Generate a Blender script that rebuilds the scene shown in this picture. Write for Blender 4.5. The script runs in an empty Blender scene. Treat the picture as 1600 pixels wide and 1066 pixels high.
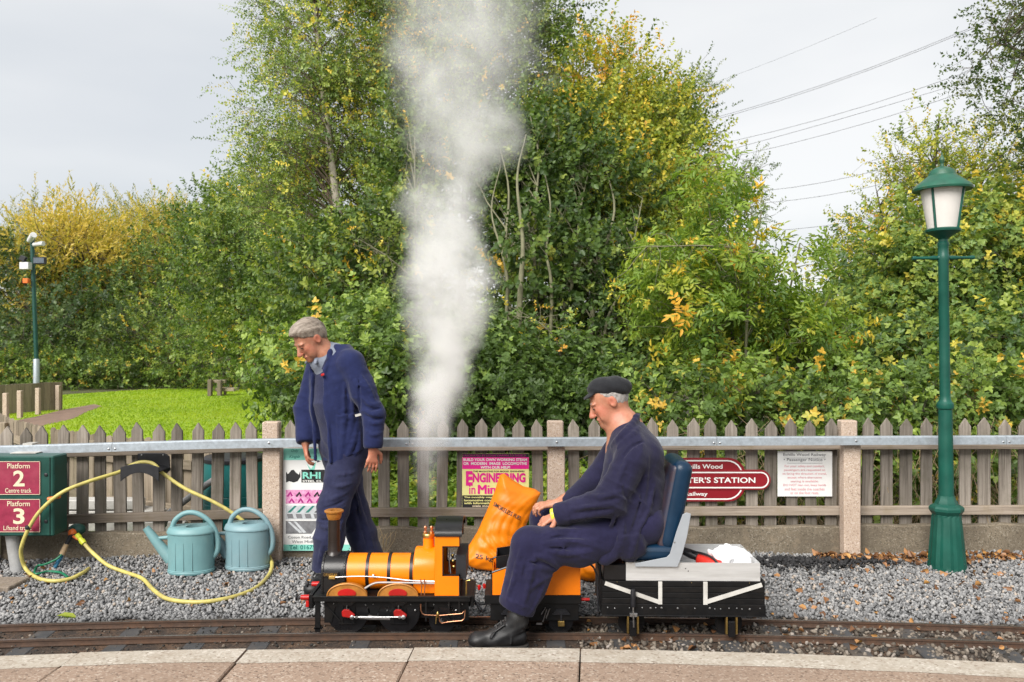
import bpy, bmesh, math, random
import numpy as np
from mathutils import Vector, Matrix

random.seed(11)
rng = np.random.default_rng(11)
S = bpy.context.scene
COL = S.collection
PI = math.pi
R = math.radians

# ------------------------------------------------------------------ camera
CAMZ = 1.54
FPX = 1300.0                      # focal length in pixels of the 1600 px wide photograph
cam_d = bpy.data.cameras.new('camera')
cam = bpy.data.objects.new('camera', cam_d)
COL.objects.link(cam)
cam.location = (0, 0, CAMZ)
cam.rotation_euler = (R(90), 0, 0)
cam_d.sensor_width = 36
cam_d.lens = 36 * FPX / 1600
cam_d.clip_start = 0.05
cam_d.clip_end = 2000
cam_d.dof.use_dof = True
cam_d.dof.focus_distance = 4.7
cam_d.dof.aperture_fstop = 5.0
S.camera = cam

# ------------------------------------------------------------------ sky and sun
SUN_EL, SUN_AZ = 40, -150          # azimuth from +Y towards +X: the bright part of the cloud is behind the camera, to the left
world = bpy.data.worlds.new('World')
S.world = world
world.use_nodes = True
wn = world.node_tree
wn.nodes.clear()
def wnode(t, **k):
    n = wn.nodes.new(t)
    for a, b in k.items():
        setattr(n, a, b)
    return n
wo = wnode('ShaderNodeOutputWorld')
bg = wnode('ShaderNodeBackground')
bg.inputs['Strength'].default_value = 0.1
sky = wnode('ShaderNodeTexSky', sky_type='NISHITA', sun_disc=False)
sky.sun_elevation = R(SUN_EL)
sky.sun_rotation = R(SUN_AZ)
tc = wnode('ShaderNodeTexCoord')
sep = wnode('ShaderNodeSeparateXYZ')
wn.links.new(tc.outputs['Generated'], sep.inputs[0])
zz = wnode('ShaderNodeMath', operation='MAXIMUM'); zz.inputs[1].default_value = 0.0
wn.links.new(sep.outputs['Z'], zz.inputs[0])
za = wnode('ShaderNodeMath', operation='ADD'); za.inputs[1].default_value = 0.22
wn.links.new(zz.outputs[0], za.inputs[0])
cmb = wnode('ShaderNodeCombineXYZ')
for i, a in enumerate('XY'):
    dv = wnode('ShaderNodeMath', operation='DIVIDE')
    wn.links.new(sep.outputs[a], dv.inputs[0]); wn.links.new(za.outputs[0], dv.inputs[1])
    wn.links.new(dv.outputs[0], cmb.inputs[i])
mp = wnode('ShaderNodeMapping')
mp.inputs['Location'].default_value = (3.41, 7.78, 0.0)
wn.links.new(cmb.outputs[0], mp.inputs[0])
nz = wnode('ShaderNodeTexNoise')
nz.inputs['Scale'].default_value = 0.62
nz.inputs['Detail'].default_value = 5
nz.inputs['Roughness'].default_value = 0.48
nz.inputs['Distortion'].default_value = 0.25
wn.links.new(mp.outputs[0], nz.inputs['Vector'])
cr = wnode('ShaderNodeValToRGB')
cr.color_ramp.elements[0].position = 0.36
cr.color_ramp.elements[0].color = (1.86, 1.93, 2.01, 1)
cr.color_ramp.elements[1].position = 0.60
cr.color_ramp.elements[1].color = (2.42, 2.42, 2.40, 1)
wn.links.new(nz.outputs['Fac'], cr.inputs['Fac'])
mx = wnode('ShaderNodeMix', data_type='RGBA')
mx.inputs['Factor'].default_value = 0.965
wn.links.new(sky.outputs[0], mx.inputs['A'])
wn.links.new(cr.outputs[0], mx.inputs['B'])
wn.links.new(mx.outputs['Result'], bg.inputs['Color'])
wn.links.new(bg.outputs[0], wo.inputs['Surface'])

sun_d = bpy.data.lights.new('sun', 'SUN')
sun_d.energy = 1.5
sun_d.angle = R(38)
sun_d.color = (1.0, 0.965, 0.91)
sun = bpy.data.objects.new('sun', sun_d)
COL.objects.link(sun)
sv = Vector((math.sin(R(SUN_AZ)) * math.cos(R(SUN_EL)), math.cos(R(SUN_AZ)) * math.cos(R(SUN_EL)), math.sin(R(SUN_EL))))
sun.rotation_euler = (-sv).to_track_quat('-Z', 'Y').to_euler()

vs = S.view_settings
vs.view_transform = 'Standard'
vs.look = 'None'
vs.exposure = 1.95
vs.gamma = 1.0
vs.use_curve_mapping = False
cy = S.cycles
cy.use_denoising = True
cy.max_bounces = 9
cy.diffuse_bounces = 5
cy.glossy_bounces = 3
cy.transmission_bounces = 5
cy.transparent_max_bounces = 6
cy.volume_bounces = 8
cy.volume_step_rate = 1.0
cy.volume_max_steps = 256
cy.sample_clamp_indirect = 6
cy.use_adaptive_sampling = True
cy.adaptive_threshold = 0.02

# ------------------------------------------------------------------ helpers
def P(px, py, Y):
    """point of the place that lies at depth Y (metres) on the ray of a photograph pixel"""
    return ((px - 800) * Y / FPX, Y, CAMZ - (py - 533) * Y / FPX)

def wloc(o):
    v = Vector((0, 0, 0))
    while o is not None:
        v += o.location
        o = o.parent
    return v

def tag(o, label=None, cat=None, group=None, kind=None):
    if label: o['label'] = label
    if cat: o['category'] = cat
    if group: o['group'] = group
    if kind: o['kind'] = kind
    return o

def thing(name, loc, label, cat, group=None):
    o = bpy.data.objects.new(name, None)
    o.empty_display_size = 0.05
    COL.objects.link(o)
    o.location = loc
    return tag(o, label, cat, group)

def link_mesh(name, me, mat=None, parent=None, loc=None):
    o = bpy.data.objects.new(name, me)
    COL.objects.link(o)
    if mat is not None and len(me.materials) == 0:
        me.materials.append(MAT[mat] if isinstance(mat, str) else mat)
    if parent is not None:
        o.parent = parent
    if loc is not None:
        o.location = loc
    return o

def np_mesh(name, V, Q=None, T=None, attrs=None, smooth=False):
    """mesh from numpy arrays: V (n,3), quads Q (m,4) and/or tris T (k,3); attrs {name: face array}"""
    me = bpy.data.meshes.new(name)
    V = np.asarray(V, np.float32)
    nq = 0 if Q is None else len(Q)
    nt = 0 if T is None else len(T)
    me.vertices.add(len(V))
    me.vertices.foreach_set('co', V.ravel())
    parts, starts, off = [], [], 0
    if nq:
        parts.append(np.asarray(Q, np.int32).ravel()); starts.append(np.arange(nq) * 4); off = nq * 4
    if nt:
        parts.append(np.asarray(T, np.int32).ravel()); starts.append(off + np.arange(nt) * 3)
    li = np.concatenate(parts).astype(np.int32)
    ls = np.concatenate(starts).astype(np.int32)
    me.loops.add(len(li))
    me.loops.foreach_set('vertex_index', li)
    me.polygons.add(nq + nt)
    me.polygons.foreach_set('loop_start', ls)
    if smooth:
        me.polygons.foreach_set('use_smooth', np.ones(nq + nt, bool))
    if attrs:
        for k, a in attrs.items():
            at = me.attributes.new(k, 'FLOAT', 'FACE')
            at.data.foreach_set('value', np.asarray(a, np.float32))
    me.update(calc_edges=True)
    return me

class MB:
    """collects simple solids and links them as ONE mesh"""
    def __init__(self):
        self.v, self.f = [], []
    def add(self, vs, fs):
        b = len(self.v)
        self.v += [tuple(p) for p in vs]
        self.f += [tuple(i + b for i in f) for f in fs]
        return self
    def box(self, c, s, rot=None):
        hx, hy, hz = s[0] / 2, s[1] / 2, s[2] / 2
        vs = [Vector((x, y, z)) for x in (-hx, hx) for y in (-hy, hy) for z in (-hz, hz)]
        if rot is not None:
            vs = [rot @ v for v in vs]
        c = Vector(c)
        return self.add([v + c for v in vs], [(0, 1, 3, 2), (4, 6, 7, 5), (0, 4, 5, 1), (2, 3, 7, 6), (0, 2, 6, 4), (1, 5, 7, 3)])
    def bounds(self, a, b):
        return self.box([(a[i] + b[i]) / 2 for i in range(3)], [abs(b[i] - a[i]) for i in range(3)])
    def prism(self, poly, y0, y1):
        """polygon of (x, z) extruded from y0 to y1"""
        n = len(poly)
        ar = sum(poly[i][0] * poly[(i + 1) % n][1] - poly[(i + 1) % n][0] * poly[i][1] for i in range(n))
        if ar < 0: poly = poly[::-1]
        vs = [(x, y0, z) for x, z in poly] + [(x, y1, z) for x, z in poly]
        fs = [tuple(range(n)), tuple(range(2 * n - 1, n - 1, -1))]
        fs += [(i + n, (i + 1) % n + n, (i + 1) % n, i) for i in range(n)]
        return self.add(vs, fs)
    def tube(self, pts, rad, n=8, caps=True):
        pts = [Vector(p) for p in pts]
        if not hasattr(rad, '__len__'): rad = [rad] * len(pts)
        t0 = (pts[1] - pts[0]).normalized()
        up = Vector((0, 0, 1)) if abs(t0.z) < 0.9 else Vector((1, 0, 0))
        u = t0.cross(up).normalized()
        b = len(self.v)
        for i, p in enumerate(pts):
            t = (pts[min(i + 1, len(pts) - 1)] - pts[max(i - 1, 0)])
            t = t.normalized() if t.length > 1e-9 else t0
            u = (u - t * u.dot(t))
            u = u.normalized() if u.length > 1e-6 else t.orthogonal().normalized()
            w = t.cross(u)
            for k in range(n):
                a = 2 * PI * k / n
                self.v.append(tuple(p + (u * math.cos(a) + w * math.sin(a)) * rad[i]))
        for i in range(len(pts) - 1):
            for k in range(n):
                self.f.append((b + i * n + k, b + i * n + (k + 1) % n, b + (i + 1) * n + (k + 1) % n, b + (i + 1) * n + k))
        if caps:
            self.f.append(tuple(b + k for k in range(n))[::-1])
            e = b + (len(pts) - 1) * n
            self.f.append(tuple(e + k for k in range(n)))
        return self
    def cyl(self, a, b, r, r2=None, n=16):
        return self.tube([a, b], [r, r if r2 is None else r2], n)
    def lathe(self, prof, c=(0, 0, 0), n=20, axis='z', a0=0.0):
        """profile of (radius, height) turned about an axis through c"""
        b = len(self.v)
        for r, h in prof:
            for k in range(n):
                a = a0 + 2 * PI * k / n
                x, y = r * math.cos(a), r * math.sin(a)
                q = {'z': (x, y, h), 'y': (x, h, -y), 'x': (h, x, y)}[axis]
                self.v.append((c[0] + q[0], c[1] + q[1], c[2] + q[2]))
        m = len(prof)
        for i in range(m - 1):
            for k in range(n):
                self.f.append((b + i * n + k, b + i * n + (k + 1) % n, b + (i + 1) * n + (k + 1) % n, b + (i + 1) * n + k))
        if prof[0][0] > 1e-6: self.f.append(tuple(b + k for k in range(n))[::-1])
        if prof[-1][0] > 1e-6: self.f.append(tuple(b + (m - 1) * n + k for k in range(n)))
        return self
    def build(self, name, mat, parent=None, smooth=None, bevel=0.0, seg=1, loc=None):
        """vertices are place coordinates; they become local to the parent (or to loc)"""
        off = Vector(loc) if loc is not None else (wloc(parent) if parent is not None else Vector((0, 0, 0)))
        bm = bmesh.new()
        for p in self.v:
            bm.verts.new((p[0] - off.x, p[1] - off.y, p[2] - off.z))
        bm.verts.ensure_lookup_table()
        for f in self.f:
            try: bm.faces.new([bm.verts[i] for i in f])
            except ValueError: pass
        bmesh.ops.remove_doubles(bm, verts=bm.verts, dist=1e-6)
        bmesh.ops.recalc_face_normals(bm, faces=bm.faces)
        if bevel > 0:
            es = [e for e in bm.edges if len(e.link_faces) == 2 and e.calc_face_angle(0) > 0.6]
            bmesh.ops.bevel(bm, geom=es, offset=bevel, segments=seg, affect='EDGES', profile=0.6, clamp_overlap=True)
        if smooth is not None:
            ca = math.radians(smooth)
            for f in bm.faces: f.smooth = True
            for e in bm.edges:
                if len(e.link_faces) == 2 and e.calc_face_angle(0) > ca: e.smooth = False
        me = bpy.data.meshes.new(name)
        bm.to_mesh(me); bm.free()
        o = link_mesh(name, me, mat, parent)
        if loc is not None and parent is None: o.location = loc
        elif loc is not None: o.location = Vector(loc) - wloc(parent)
        return o

def spline(pts, n=8):
    """Catmull-Rom through the points"""
    pts = [Vector(p) for p in pts]
    q = [pts[0] * 2 - pts[1]] + pts + [pts[-1] * 2 - pts[-2]]
    out = []
    for i in range(1, len(q) - 2):
        for k in range(n):
            t = k / n
            a, b, c, d = q[i - 1], q[i], q[i + 1], q[i + 2]
            out.append(0.5 * ((2 * b) + (c - a) * t + (2 * a - 5 * b + 4 * c - d) * t * t + (3 * b - a - 3 * c + d) * t ** 3))
    out.append(pts[-1])
    return out

# ------------------------------------------------------------------ materials
MAT = {}
def nodes_of(name):
    m = bpy.data.materials.new(name)
    m.use_nodes = True
    nt = m.node_tree
    b = nt.nodes['Principled BSDF']
    MAT[name] = m
    return m, nt, b, nt.nodes['Material Output']

def N(nt, t, ins=None, **k):
    n = nt.nodes.new(t)
    for a, v in k.items(): setattr(n, a, v)
    for a, v in (ins or {}).items():
        if isinstance(v, bpy.types.NodeSocket): nt.links.new(v, n.inputs[a])
        else: n.inputs[a].default_value = v
    return n

def ramp(nt, fac, stops, interp='LINEAR'):
    r = nt.nodes.new('ShaderNodeValToRGB')
    r.color_ramp.interpolation = interp
    el = r.color_ramp.elements
    while len(el) < len(stops): el.new(0.5)
    for e, (p, c) in zip(el, stops):
        e.position = p
        e.color = tuple(c) + (1,) if len(c) == 3 else c
    nt.links.new(fac, r.inputs['Fac'])
    return r.outputs['Color']

def c3(c, k=1.0): return tuple(min(1.0, x * k) for x in c)

def surf(name, col, rough=0.6, metal=0.0, var=0.18, scale=12.0, bump=0.15, bscale=120.0, col2=None, dirt=None, dirt_amt=0.5, spec=0.5, coat=0.0, stretch=(1, 1, 1), rvar=0.12, bdist=0.004):
    """a worn surface: two scales of colour mottling, patchy gloss, fine relief, optional dirt patches"""
    m, nt, b, out = nodes_of(name)
    tcn = N(nt, 'ShaderNodeTexCoord')
    mpn = N(nt, 'ShaderNodeMapping', {'Vector': tcn.outputs['Object'], 'Scale': stretch})
    oi = N(nt, 'ShaderNodeObjectInfo')
    ad = N(nt, 'ShaderNodeVectorMath', {0: mpn.outputs[0]}, operation='ADD')
    sc = N(nt, 'ShaderNodeMath', {0: oi.outputs['Random'], 1: 37.0}, operation='MULTIPLY')
    nt.links.new(sc.outputs[0], ad.inputs[1])
    n1 = N(nt, 'ShaderNodeTexNoise', {'Vector': ad.outputs[0], 'Scale': scale, 'Detail': 6.0, 'Roughness': 0.65})
    c2 = col2 if col2 is not None else c3(col, 1 + var)
    base = ramp(nt, n1.outputs['Fac'], [(0.3, c3(col, 1 - var)), (0.7, c2)])
    if dirt is not None:
        n2 = N(nt, 'ShaderNodeTexNoise', {'Vector': ad.outputs[0], 'Scale': scale * 0.35, 'Detail': 8.0, 'Roughness': 0.7})
        fac = ramp(nt, n2.outputs['Fac'], [(0.48, (0, 0, 0)), (0.66, (dirt_amt,) * 3)])
        mixn = N(nt, 'ShaderNodeMix', {'Factor': fac, 'A': base, 'B': tuple(dirt) + (1,)}, data_type='RGBA')
        base = mixn.outputs['Result']
    nt.links.new(base, b.inputs['Base Color'])
    rr = N(nt, 'ShaderNodeMapRange', {'Value': n1.outputs['Fac'], 'To Min': max(0.02, rough - rvar), 'To Max': min(1.0, rough + rvar)})
    nt.links.new(rr.outputs[0], b.inputs['Roughness'])
    b.inputs['Metallic'].default_value = metal
    b.inputs['Specular IOR Level'].default_value = spec
    b.inputs['Coat Weight'].default_value = coat
    b.inputs['Coat Roughness'].default_value = 0.15
    if bump > 0:
        n3 = N(nt, 'ShaderNodeTexNoise', {'Vector': ad.outputs[0], 'Scale': bscale, 'Detail': 4.0, 'Roughness': 0.6})
        bp = N(nt, 'ShaderNodeBump', {'Height': n3.outputs['Fac'], 'Strength': bump, 'Distance': bdist})
        nt.links.new(bp.outputs[0], b.inputs['Normal'])
    return m

def leaf_mat(name, stops, rough=0.45, trans=0.35, tcol=(1.25, 1.35, 0.6)):
    """leaf colours from the per-leaf 'tint' attribute; part of the light passes through the blade"""
    m, nt, b, out = nodes_of(name)
    at = N(nt, 'ShaderNodeAttribute', attribute_name='tint')
    col = ramp(nt, at.outputs['Fac'], stops)
    nt.links.new(col, b.inputs['Base Color'])
    b.inputs['Roughness'].default_value = rough
    b.inputs['Specular IOR Level'].default_value = 0.35
    tm = N(nt, 'ShaderNodeMix', {'Factor': 1.0, 'A': col, 'B': tuple(tcol) + (1,)}, data_type='RGBA', blend_type='MULTIPLY')
    tr = N(nt, 'ShaderNodeBsdfTranslucent', {'Color': tm.outputs['Result']})
    ms = N(nt, 'ShaderNodeMixShader', {0: trans})
    nt.links.new(b.outputs[0], ms.inputs[1]); nt.links.new(tr.outputs[0], ms.inputs[2])
    nt.links.new(ms.outputs[0], out.inputs['Surface'])
    return m

def text_mesh(body, width=None, height=None, bold=0.0, shear=0.0, space=1.0, depth=0.0):
    """flat lettering as a mesh in the XY plane, lower left corner at the origin, fitted to width and/or height"""
    cu = bpy.data.curves.new('lettering', 'FONT')
    cu.body = body
    cu.size = 1.0
    cu.offset = bold
    cu.shear = shear
    cu.space_character = space
    cu.resolution_u = 3
    cu.extrude = depth
    o = bpy.data.objects.new('lettering', cu)
    me = bpy.data.meshes.new_from_object(o)
    bpy.data.objects.remove(o); bpy.data.curves.remove(cu)
    n = len(me.vertices)
    co = np.zeros(n * 3, np.float32)
    me.vertices.foreach_get('co', co)
    co = co.reshape(-1, 3)
    lo, hi = co.min(0), co.max(0)
    co[:, :2] -= lo[:2]
    sx = width / (hi[0] - lo[0]) if width else None
    sy = height / (hi[1] - lo[1]) if height else None
    if sx is None: sx = sy
    if sy is None: sy = sx
    co[:, 0] *= sx; co[:, 1] *= sy; co[:, 2] *= sy
    me.vertices.foreach_set('co', co.ravel())
    me.update()
    return me, (hi[0] - lo[0]) * sx, (hi[1] - lo[1]) * sy

def put_text(parent, body, x, z, y, mat, width=None, height=None, bold=0.0, align='c', shear=0.0, space=1.0, name='lettering', depth=0.0):
    """lettering on an upright face that looks at -Y; (x, z) is the middle (or left end) of the line's base in place coordinates"""
    me, w, h = text_mesh(body, width, height, bold, shear, space, depth)
    o = link_mesh(name, me, mat, parent)
    x0 = x - w / 2 if align == 'c' else x
    o.location = Vector((x0, y, z)) - (wloc(parent) if parent else Vector((0, 0, 0)))
    o.rotation_euler = (R(90), 0, 0)
    return o

# ------------------------------------------------------------------ blended solids -> one continuous surface
class Field:
    def __init__(s, lo, hi, h):
        s.lo, s.h = np.array(lo, np.float32), h
        s.n = np.ceil((np.array(hi) - np.array(lo)) / h).astype(int) + 1
        s.F = np.full(s.n, 10.0, np.float32)
    def axes(s, sl=None):
        sl = sl or (slice(0, s.n[0]), slice(0, s.n[1]), slice(0, s.n[2]))
        g = [(np.arange(q.start, q.stop, dtype=np.float32) * s.h + s.lo[i]) for i, q in enumerate(sl)]
        return g[0][:, None, None], g[1][None, :, None], g[2][None, None, :]
    def box(s, lo, hi):
        a = np.clip(np.floor((np.array(lo) - s.lo) / s.h).astype(int), 0, s.n - 1)
        b = np.clip(np.ceil((np.array(hi) - s.lo) / s.h).astype(int) + 1, 1, s.n)
        return tuple(slice(int(x), int(max(x + 1, y))) for x, y in zip(a, b))
    def blend(s, fn, lo, hi, k, op='add'):
        m = k + 0.02
        sl = s.box(np.array(lo) - m, np.array(hi) + m)
        d = fn(*s.axes(sl)).astype(np.float32)
        F = s.F[sl]
        if op == 'add':
            if k <= 1e-6: s.F[sl] = np.minimum(F, d); return s
            w = np.clip(0.5 + 0.5 * (F - d) / k, 0, 1)
            s.F[sl] = F * (1 - w) + d * w - k * w * (1 - w)
        else:                                   # cut away
            d = -d
            if k <= 1e-6: s.F[sl] = np.maximum(F, d); return s
            w = np.clip(0.5 - 0.5 * (F - d) / k, 0, 1)
            s.F[sl] = F * (1 - w) + d * w + k * w * (1 - w)
        return s
    def cone(s, a, b, ra, rb, k=0.02, sq=None, op='add'):
        """rounded limb from a (radius ra) to b (radius rb); sq = (direction, factor) makes the section oval"""
        a, b = np.array(a, float), np.array(b, float)
        ba = b - a; L2 = float(ba @ ba) + 1e-12
        def fn(X, Y, Z):
            x, y, z = X - a[0], Y - a[1], Z - a[2]
            t = np.clip((x * ba[0] + y * ba[1] + z * ba[2]) / L2, 0, 1)
            x, y, z = x - t * ba[0], y - t * ba[1], z - t * ba[2]
            if sq is not None:
                n = np.array(sq[0], float); n /= np.linalg.norm(n)
                e = (x * n[0] + y * n[1] + z * n[2]) * (1 / sq[1] - 1)
                x, y, z = x + e * n[0], y + e * n[1], z + e * n[2]
            return np.sqrt(x * x + y * y + z * z) - (ra + (rb - ra) * t)
        r = max(ra, rb) * (max(1, sq[1]) if sq else 1)
        return s.blend(fn, np.minimum(a, b) - r, np.maximum(a, b) + r, k, op)
    def chain(s, pts, rad, k=0.02, sq=None):
        for i in range(len(pts) - 1): s.cone(pts[i], pts[i + 1], rad[i], rad[i + 1], k, sq)
        return s
    def ell(s, c, r, k=0.02, rot=None, op='add'):
        c = np.array(c, float); r = np.array(r, float)
        M = np.array(rot.to_3x3()).T if rot is not None else np.eye(3)
        rm = r.min()
        def fn(X, Y, Z):
            x, y, z = X - c[0], Y - c[1], Z - c[2]
            u = [(M[i, 0] * x + M[i, 1] * y + M[i, 2] * z) / r[i] for i in range(3)]
            q = np.sqrt(u[0] ** 2 + u[1] ** 2 + u[2] ** 2)
            w = np.sqrt((u[0] / r[0]) ** 2 + (u[1] / r[1]) ** 2 + (u[2] / r[2]) ** 2) + 1e-9
            return q * (q - 1) / w
        return s.blend(fn, c - r.max(), c + r.max(), k, op)
    def slab(s, c, half, rnd, k=0.01, rot=None, op='add'):
        c = np.array(c, float)
        M = np.array(rot.to_3x3()).T if rot is not None else np.eye(3)
        def fn(X, Y, Z):
            x, y, z = X - c[0], Y - c[1], Z - c[2]
            q = [np.abs(M[i, 0] * x + M[i, 1] * y + M[i, 2] * z) - half[i] + rnd for i in range(3)]
            return np.sqrt(sum(np.maximum(t, 0) ** 2 for t in q)) + np.minimum(np.maximum(np.maximum(q[0], q[1]), q[2]), 0) - rnd
        r = np.linalg.norm(half)
        return s.blend(fn, c - r, c + r, k, op)
    def warp(s, fn):
        X, Y, Z = s.axes()
        s.F += fn(X, Y, Z)
        return s
    def mesh(s):
        F = s.F
        ins = F < 0
        cnt = np.zeros(np.array(F.shape) - 1, np.uint8)
        co = [(i, j, k) for i in (0, 1) for j in (0, 1) for k in (0, 1)]
        sh = cnt.shape
        for i, j, k in co: cnt += ins[i:i + sh[0], j:j + sh[1], k:k + sh[2]]
        act = (cnt > 0) & (cnt < 8)
        ijk = np.argwhere(act)
        idx = np.full(sh, -1, np.int32); idx[act] = np.arange(len(ijk))
        val = np.stack([F[ijk[:, 0] + i, ijk[:, 1] + j, ijk[:, 2] + k] for i, j, k in co], 1)
        C = np.array(co, np.float32)
        acc = np.zeros((len(ijk), 3), np.float32); num = np.zeros(len(ijk), np.float32)
        for p in range(8):
            for q in range(p + 1, 8):
                if np.abs(C[p] - C[q]).sum() != 1: continue
                m = (val[:, p] < 0) != (val[:, q] < 0)
                t = val[m, p] / (val[m, p] - val[m, q])
                acc[m] += C[p] + t[:, None] * (C[q] - C[p]); num[m] += 1
        V = (ijk + acc / num[:, None]) * s.h + s.lo
        Q = []
        for ax in range(3):
            o1, o2 = (ax + 1) % 3, (ax + 2) % 3
            sa = [slice(None)] * 3; sb = [slice(None)] * 3
            sa[ax] = slice(0, -1); sb[ax] = slice(1, None)
            A, B = ins[tuple(sa)], ins[tuple(sb)]
            e = np.argwhere(A != B)
            e = e[(e[:, o1] > 0) & (e[:, o2] > 0) & (e[:, o1] < sh[o1]) & (e[:, o2] < sh[o2])]
            fl = A[tuple(e.T)]
            def cell(d1, d2):
                c = e.copy(); c[:, o1] -= d1; c[:, o2] -= d2
                return idx[tuple(c.T)]
            q = np.stack([cell(1, 1), cell(0, 1), cell(0, 0), cell(1, 0)], 1)
            q[~fl] = q[~fl][:, ::-1]
            Q.append(q)
        Q = np.concatenate(Q)
        return V, Q[(Q >= 0).all(1)]

def field_obj(name, field, mat, parent=None, off=None, smooth_it=1):
    """links the field's surface; vertices are place coordinates, made local to the parent"""
    V, Q = field.mesh()
    for _ in range(smooth_it):                  # one light relaxing pass
        acc = np.zeros_like(V); num = np.zeros(len(V), np.float32)
        for a in range(4):
            np.add.at(acc, Q[:, a], V[Q[:, (a + 1) % 4]] + V[Q[:, (a + 3) % 4]]); np.add.at(num, Q[:, a], 2)
        V = V * 0.5 + 0.5 * acc / np.maximum(num, 1)[:, None]
    o_ = np.array(off if off is not None else (wloc(parent) if parent is not None else (0, 0, 0)), np.float32)
    return link_mesh(name, np_mesh(name, V - o_, Q=Q, smooth=True), mat, parent)

def poly_dist(poly, X, Z):
    """signed distance to a polygon in (x, z), negative inside"""
    d = np.full(np.broadcast(X, Z).shape, 1e9)
    sgn = np.ones(d.shape)
    n = len(poly)
    for i in range(n):
        (ax, az), (bx, bz) = poly[i], poly[i - 1]
        ex, ez = bx - ax, bz - az
        wx, wz = X - ax, Z - az
        t = np.clip((wx * ex + wz * ez) / (ex * ex + ez * ez + 1e-12), 0, 1)
        d = np.minimum(d, (wx - ex * t) ** 2 + (wz - ez * t) ** 2)
        c1 = Z >= az; c2 = Z < bz; c3_ = ex * wz > ez * wx
        flip = (c1 & c2 & c3_) | (~c1 & ~c2 & ~c3_)
        sgn = np.where(flip, -sgn, sgn)
    return sgn * np.sqrt(d)
# ------------------------------------------------------------------ common materials
surf('earth', (0.075, 0.058, 0.035), 0.95, var=0.4, scale=1.2, bump=0.5, bscale=30, col2=(0.10, 0.11, 0.035), bdist=0.02)
surf('lawn_soil', (0.207, 0.3404, 0.00736), 0.9, var=0.2, scale=0.9, bump=0.6, bscale=60, col2=(0.276, 0.3864, 0.0092), dirt=(0.3036, 0.3312, 0.046), dirt_amt=0.4, bdist=0.02)
surf('path_dirt', (0.20, 0.13, 0.095), 0.95, var=0.25, scale=5, bump=0.5, bscale=60, bdist=0.01)
surf('gravel_bed', (0.10, 0.10, 0.098), 0.95, var=0.4, scale=30, bump=0.8, bscale=70, bdist=0.01)
surf('black_paint', (0.0045, 0.0045, 0.005), 0.42, var=0.3, scale=18, bump=0.06, dirt=(0.022, 0.018, 0.015), dirt_amt=0.35, spec=0.25)
surf('satin_black', (0.006, 0.006, 0.007), 0.30, var=0.25, scale=10, bump=0.04, dirt=(0.025, 0.022, 0.02), dirt_amt=0.3, spec=0.4)
surf('steel', (0.52, 0.52, 0.53), 0.34, metal=1.0, var=0.2, scale=30, bump=0.05)
surf('copper', (0.62, 0.30, 0.17), 0.35, metal=1.0, var=0.25, scale=30, bump=0.05)
surf('brass', (0.62, 0.42, 0.14), 0.36, metal=1.0, var=0.25, scale=30, bump=0.05, dirt=(0.16, 0.09, 0.03), dirt_amt=0.5)
surf('red_paint', (0.40, 0.008, 0.007), 0.35, var=0.2, scale=14, bump=0.04, dirt=(0.10, 0.012, 0.01), dirt_amt=0.5, spec=0.35)
surf('white_paint', (0.50, 0.485, 0.455), 0.6, var=0.12, scale=14, bump=0.08, dirt=(0.27, 0.25, 0.22), dirt_amt=0.6)
surf('rust_rail', (0.060, 0.034, 0.022), 0.75, var=0.35, scale=25, bump=0.25, bscale=90, dirt=(0.10, 0.045, 0.02), dirt_amt=0.6)
surf('rail_head', (0.20, 0.175, 0.155), 0.38, metal=0.8, var=0.3, scale=25, bump=0.08)
surf('sleeper', (0.045, 0.045, 0.047), 0.8, var=0.3, scale=15, bump=0.2, dirt=(0.11, 0.08, 0.055), dirt_amt=0.5)
surf('galvanised', (0.36, 0.40, 0.44), 0.48, metal=0.35, var=0.16, scale=45, bump=0.05, bscale=200, dirt=(0.23, 0.24, 0.25), dirt_amt=0.5)
surf('ink_black', (0.012, 0.012, 0.014), 0.5, bump=0)
surf('ink_white', (0.78, 0.77, 0.74), 0.5, bump=0, var=0.03)

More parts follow.
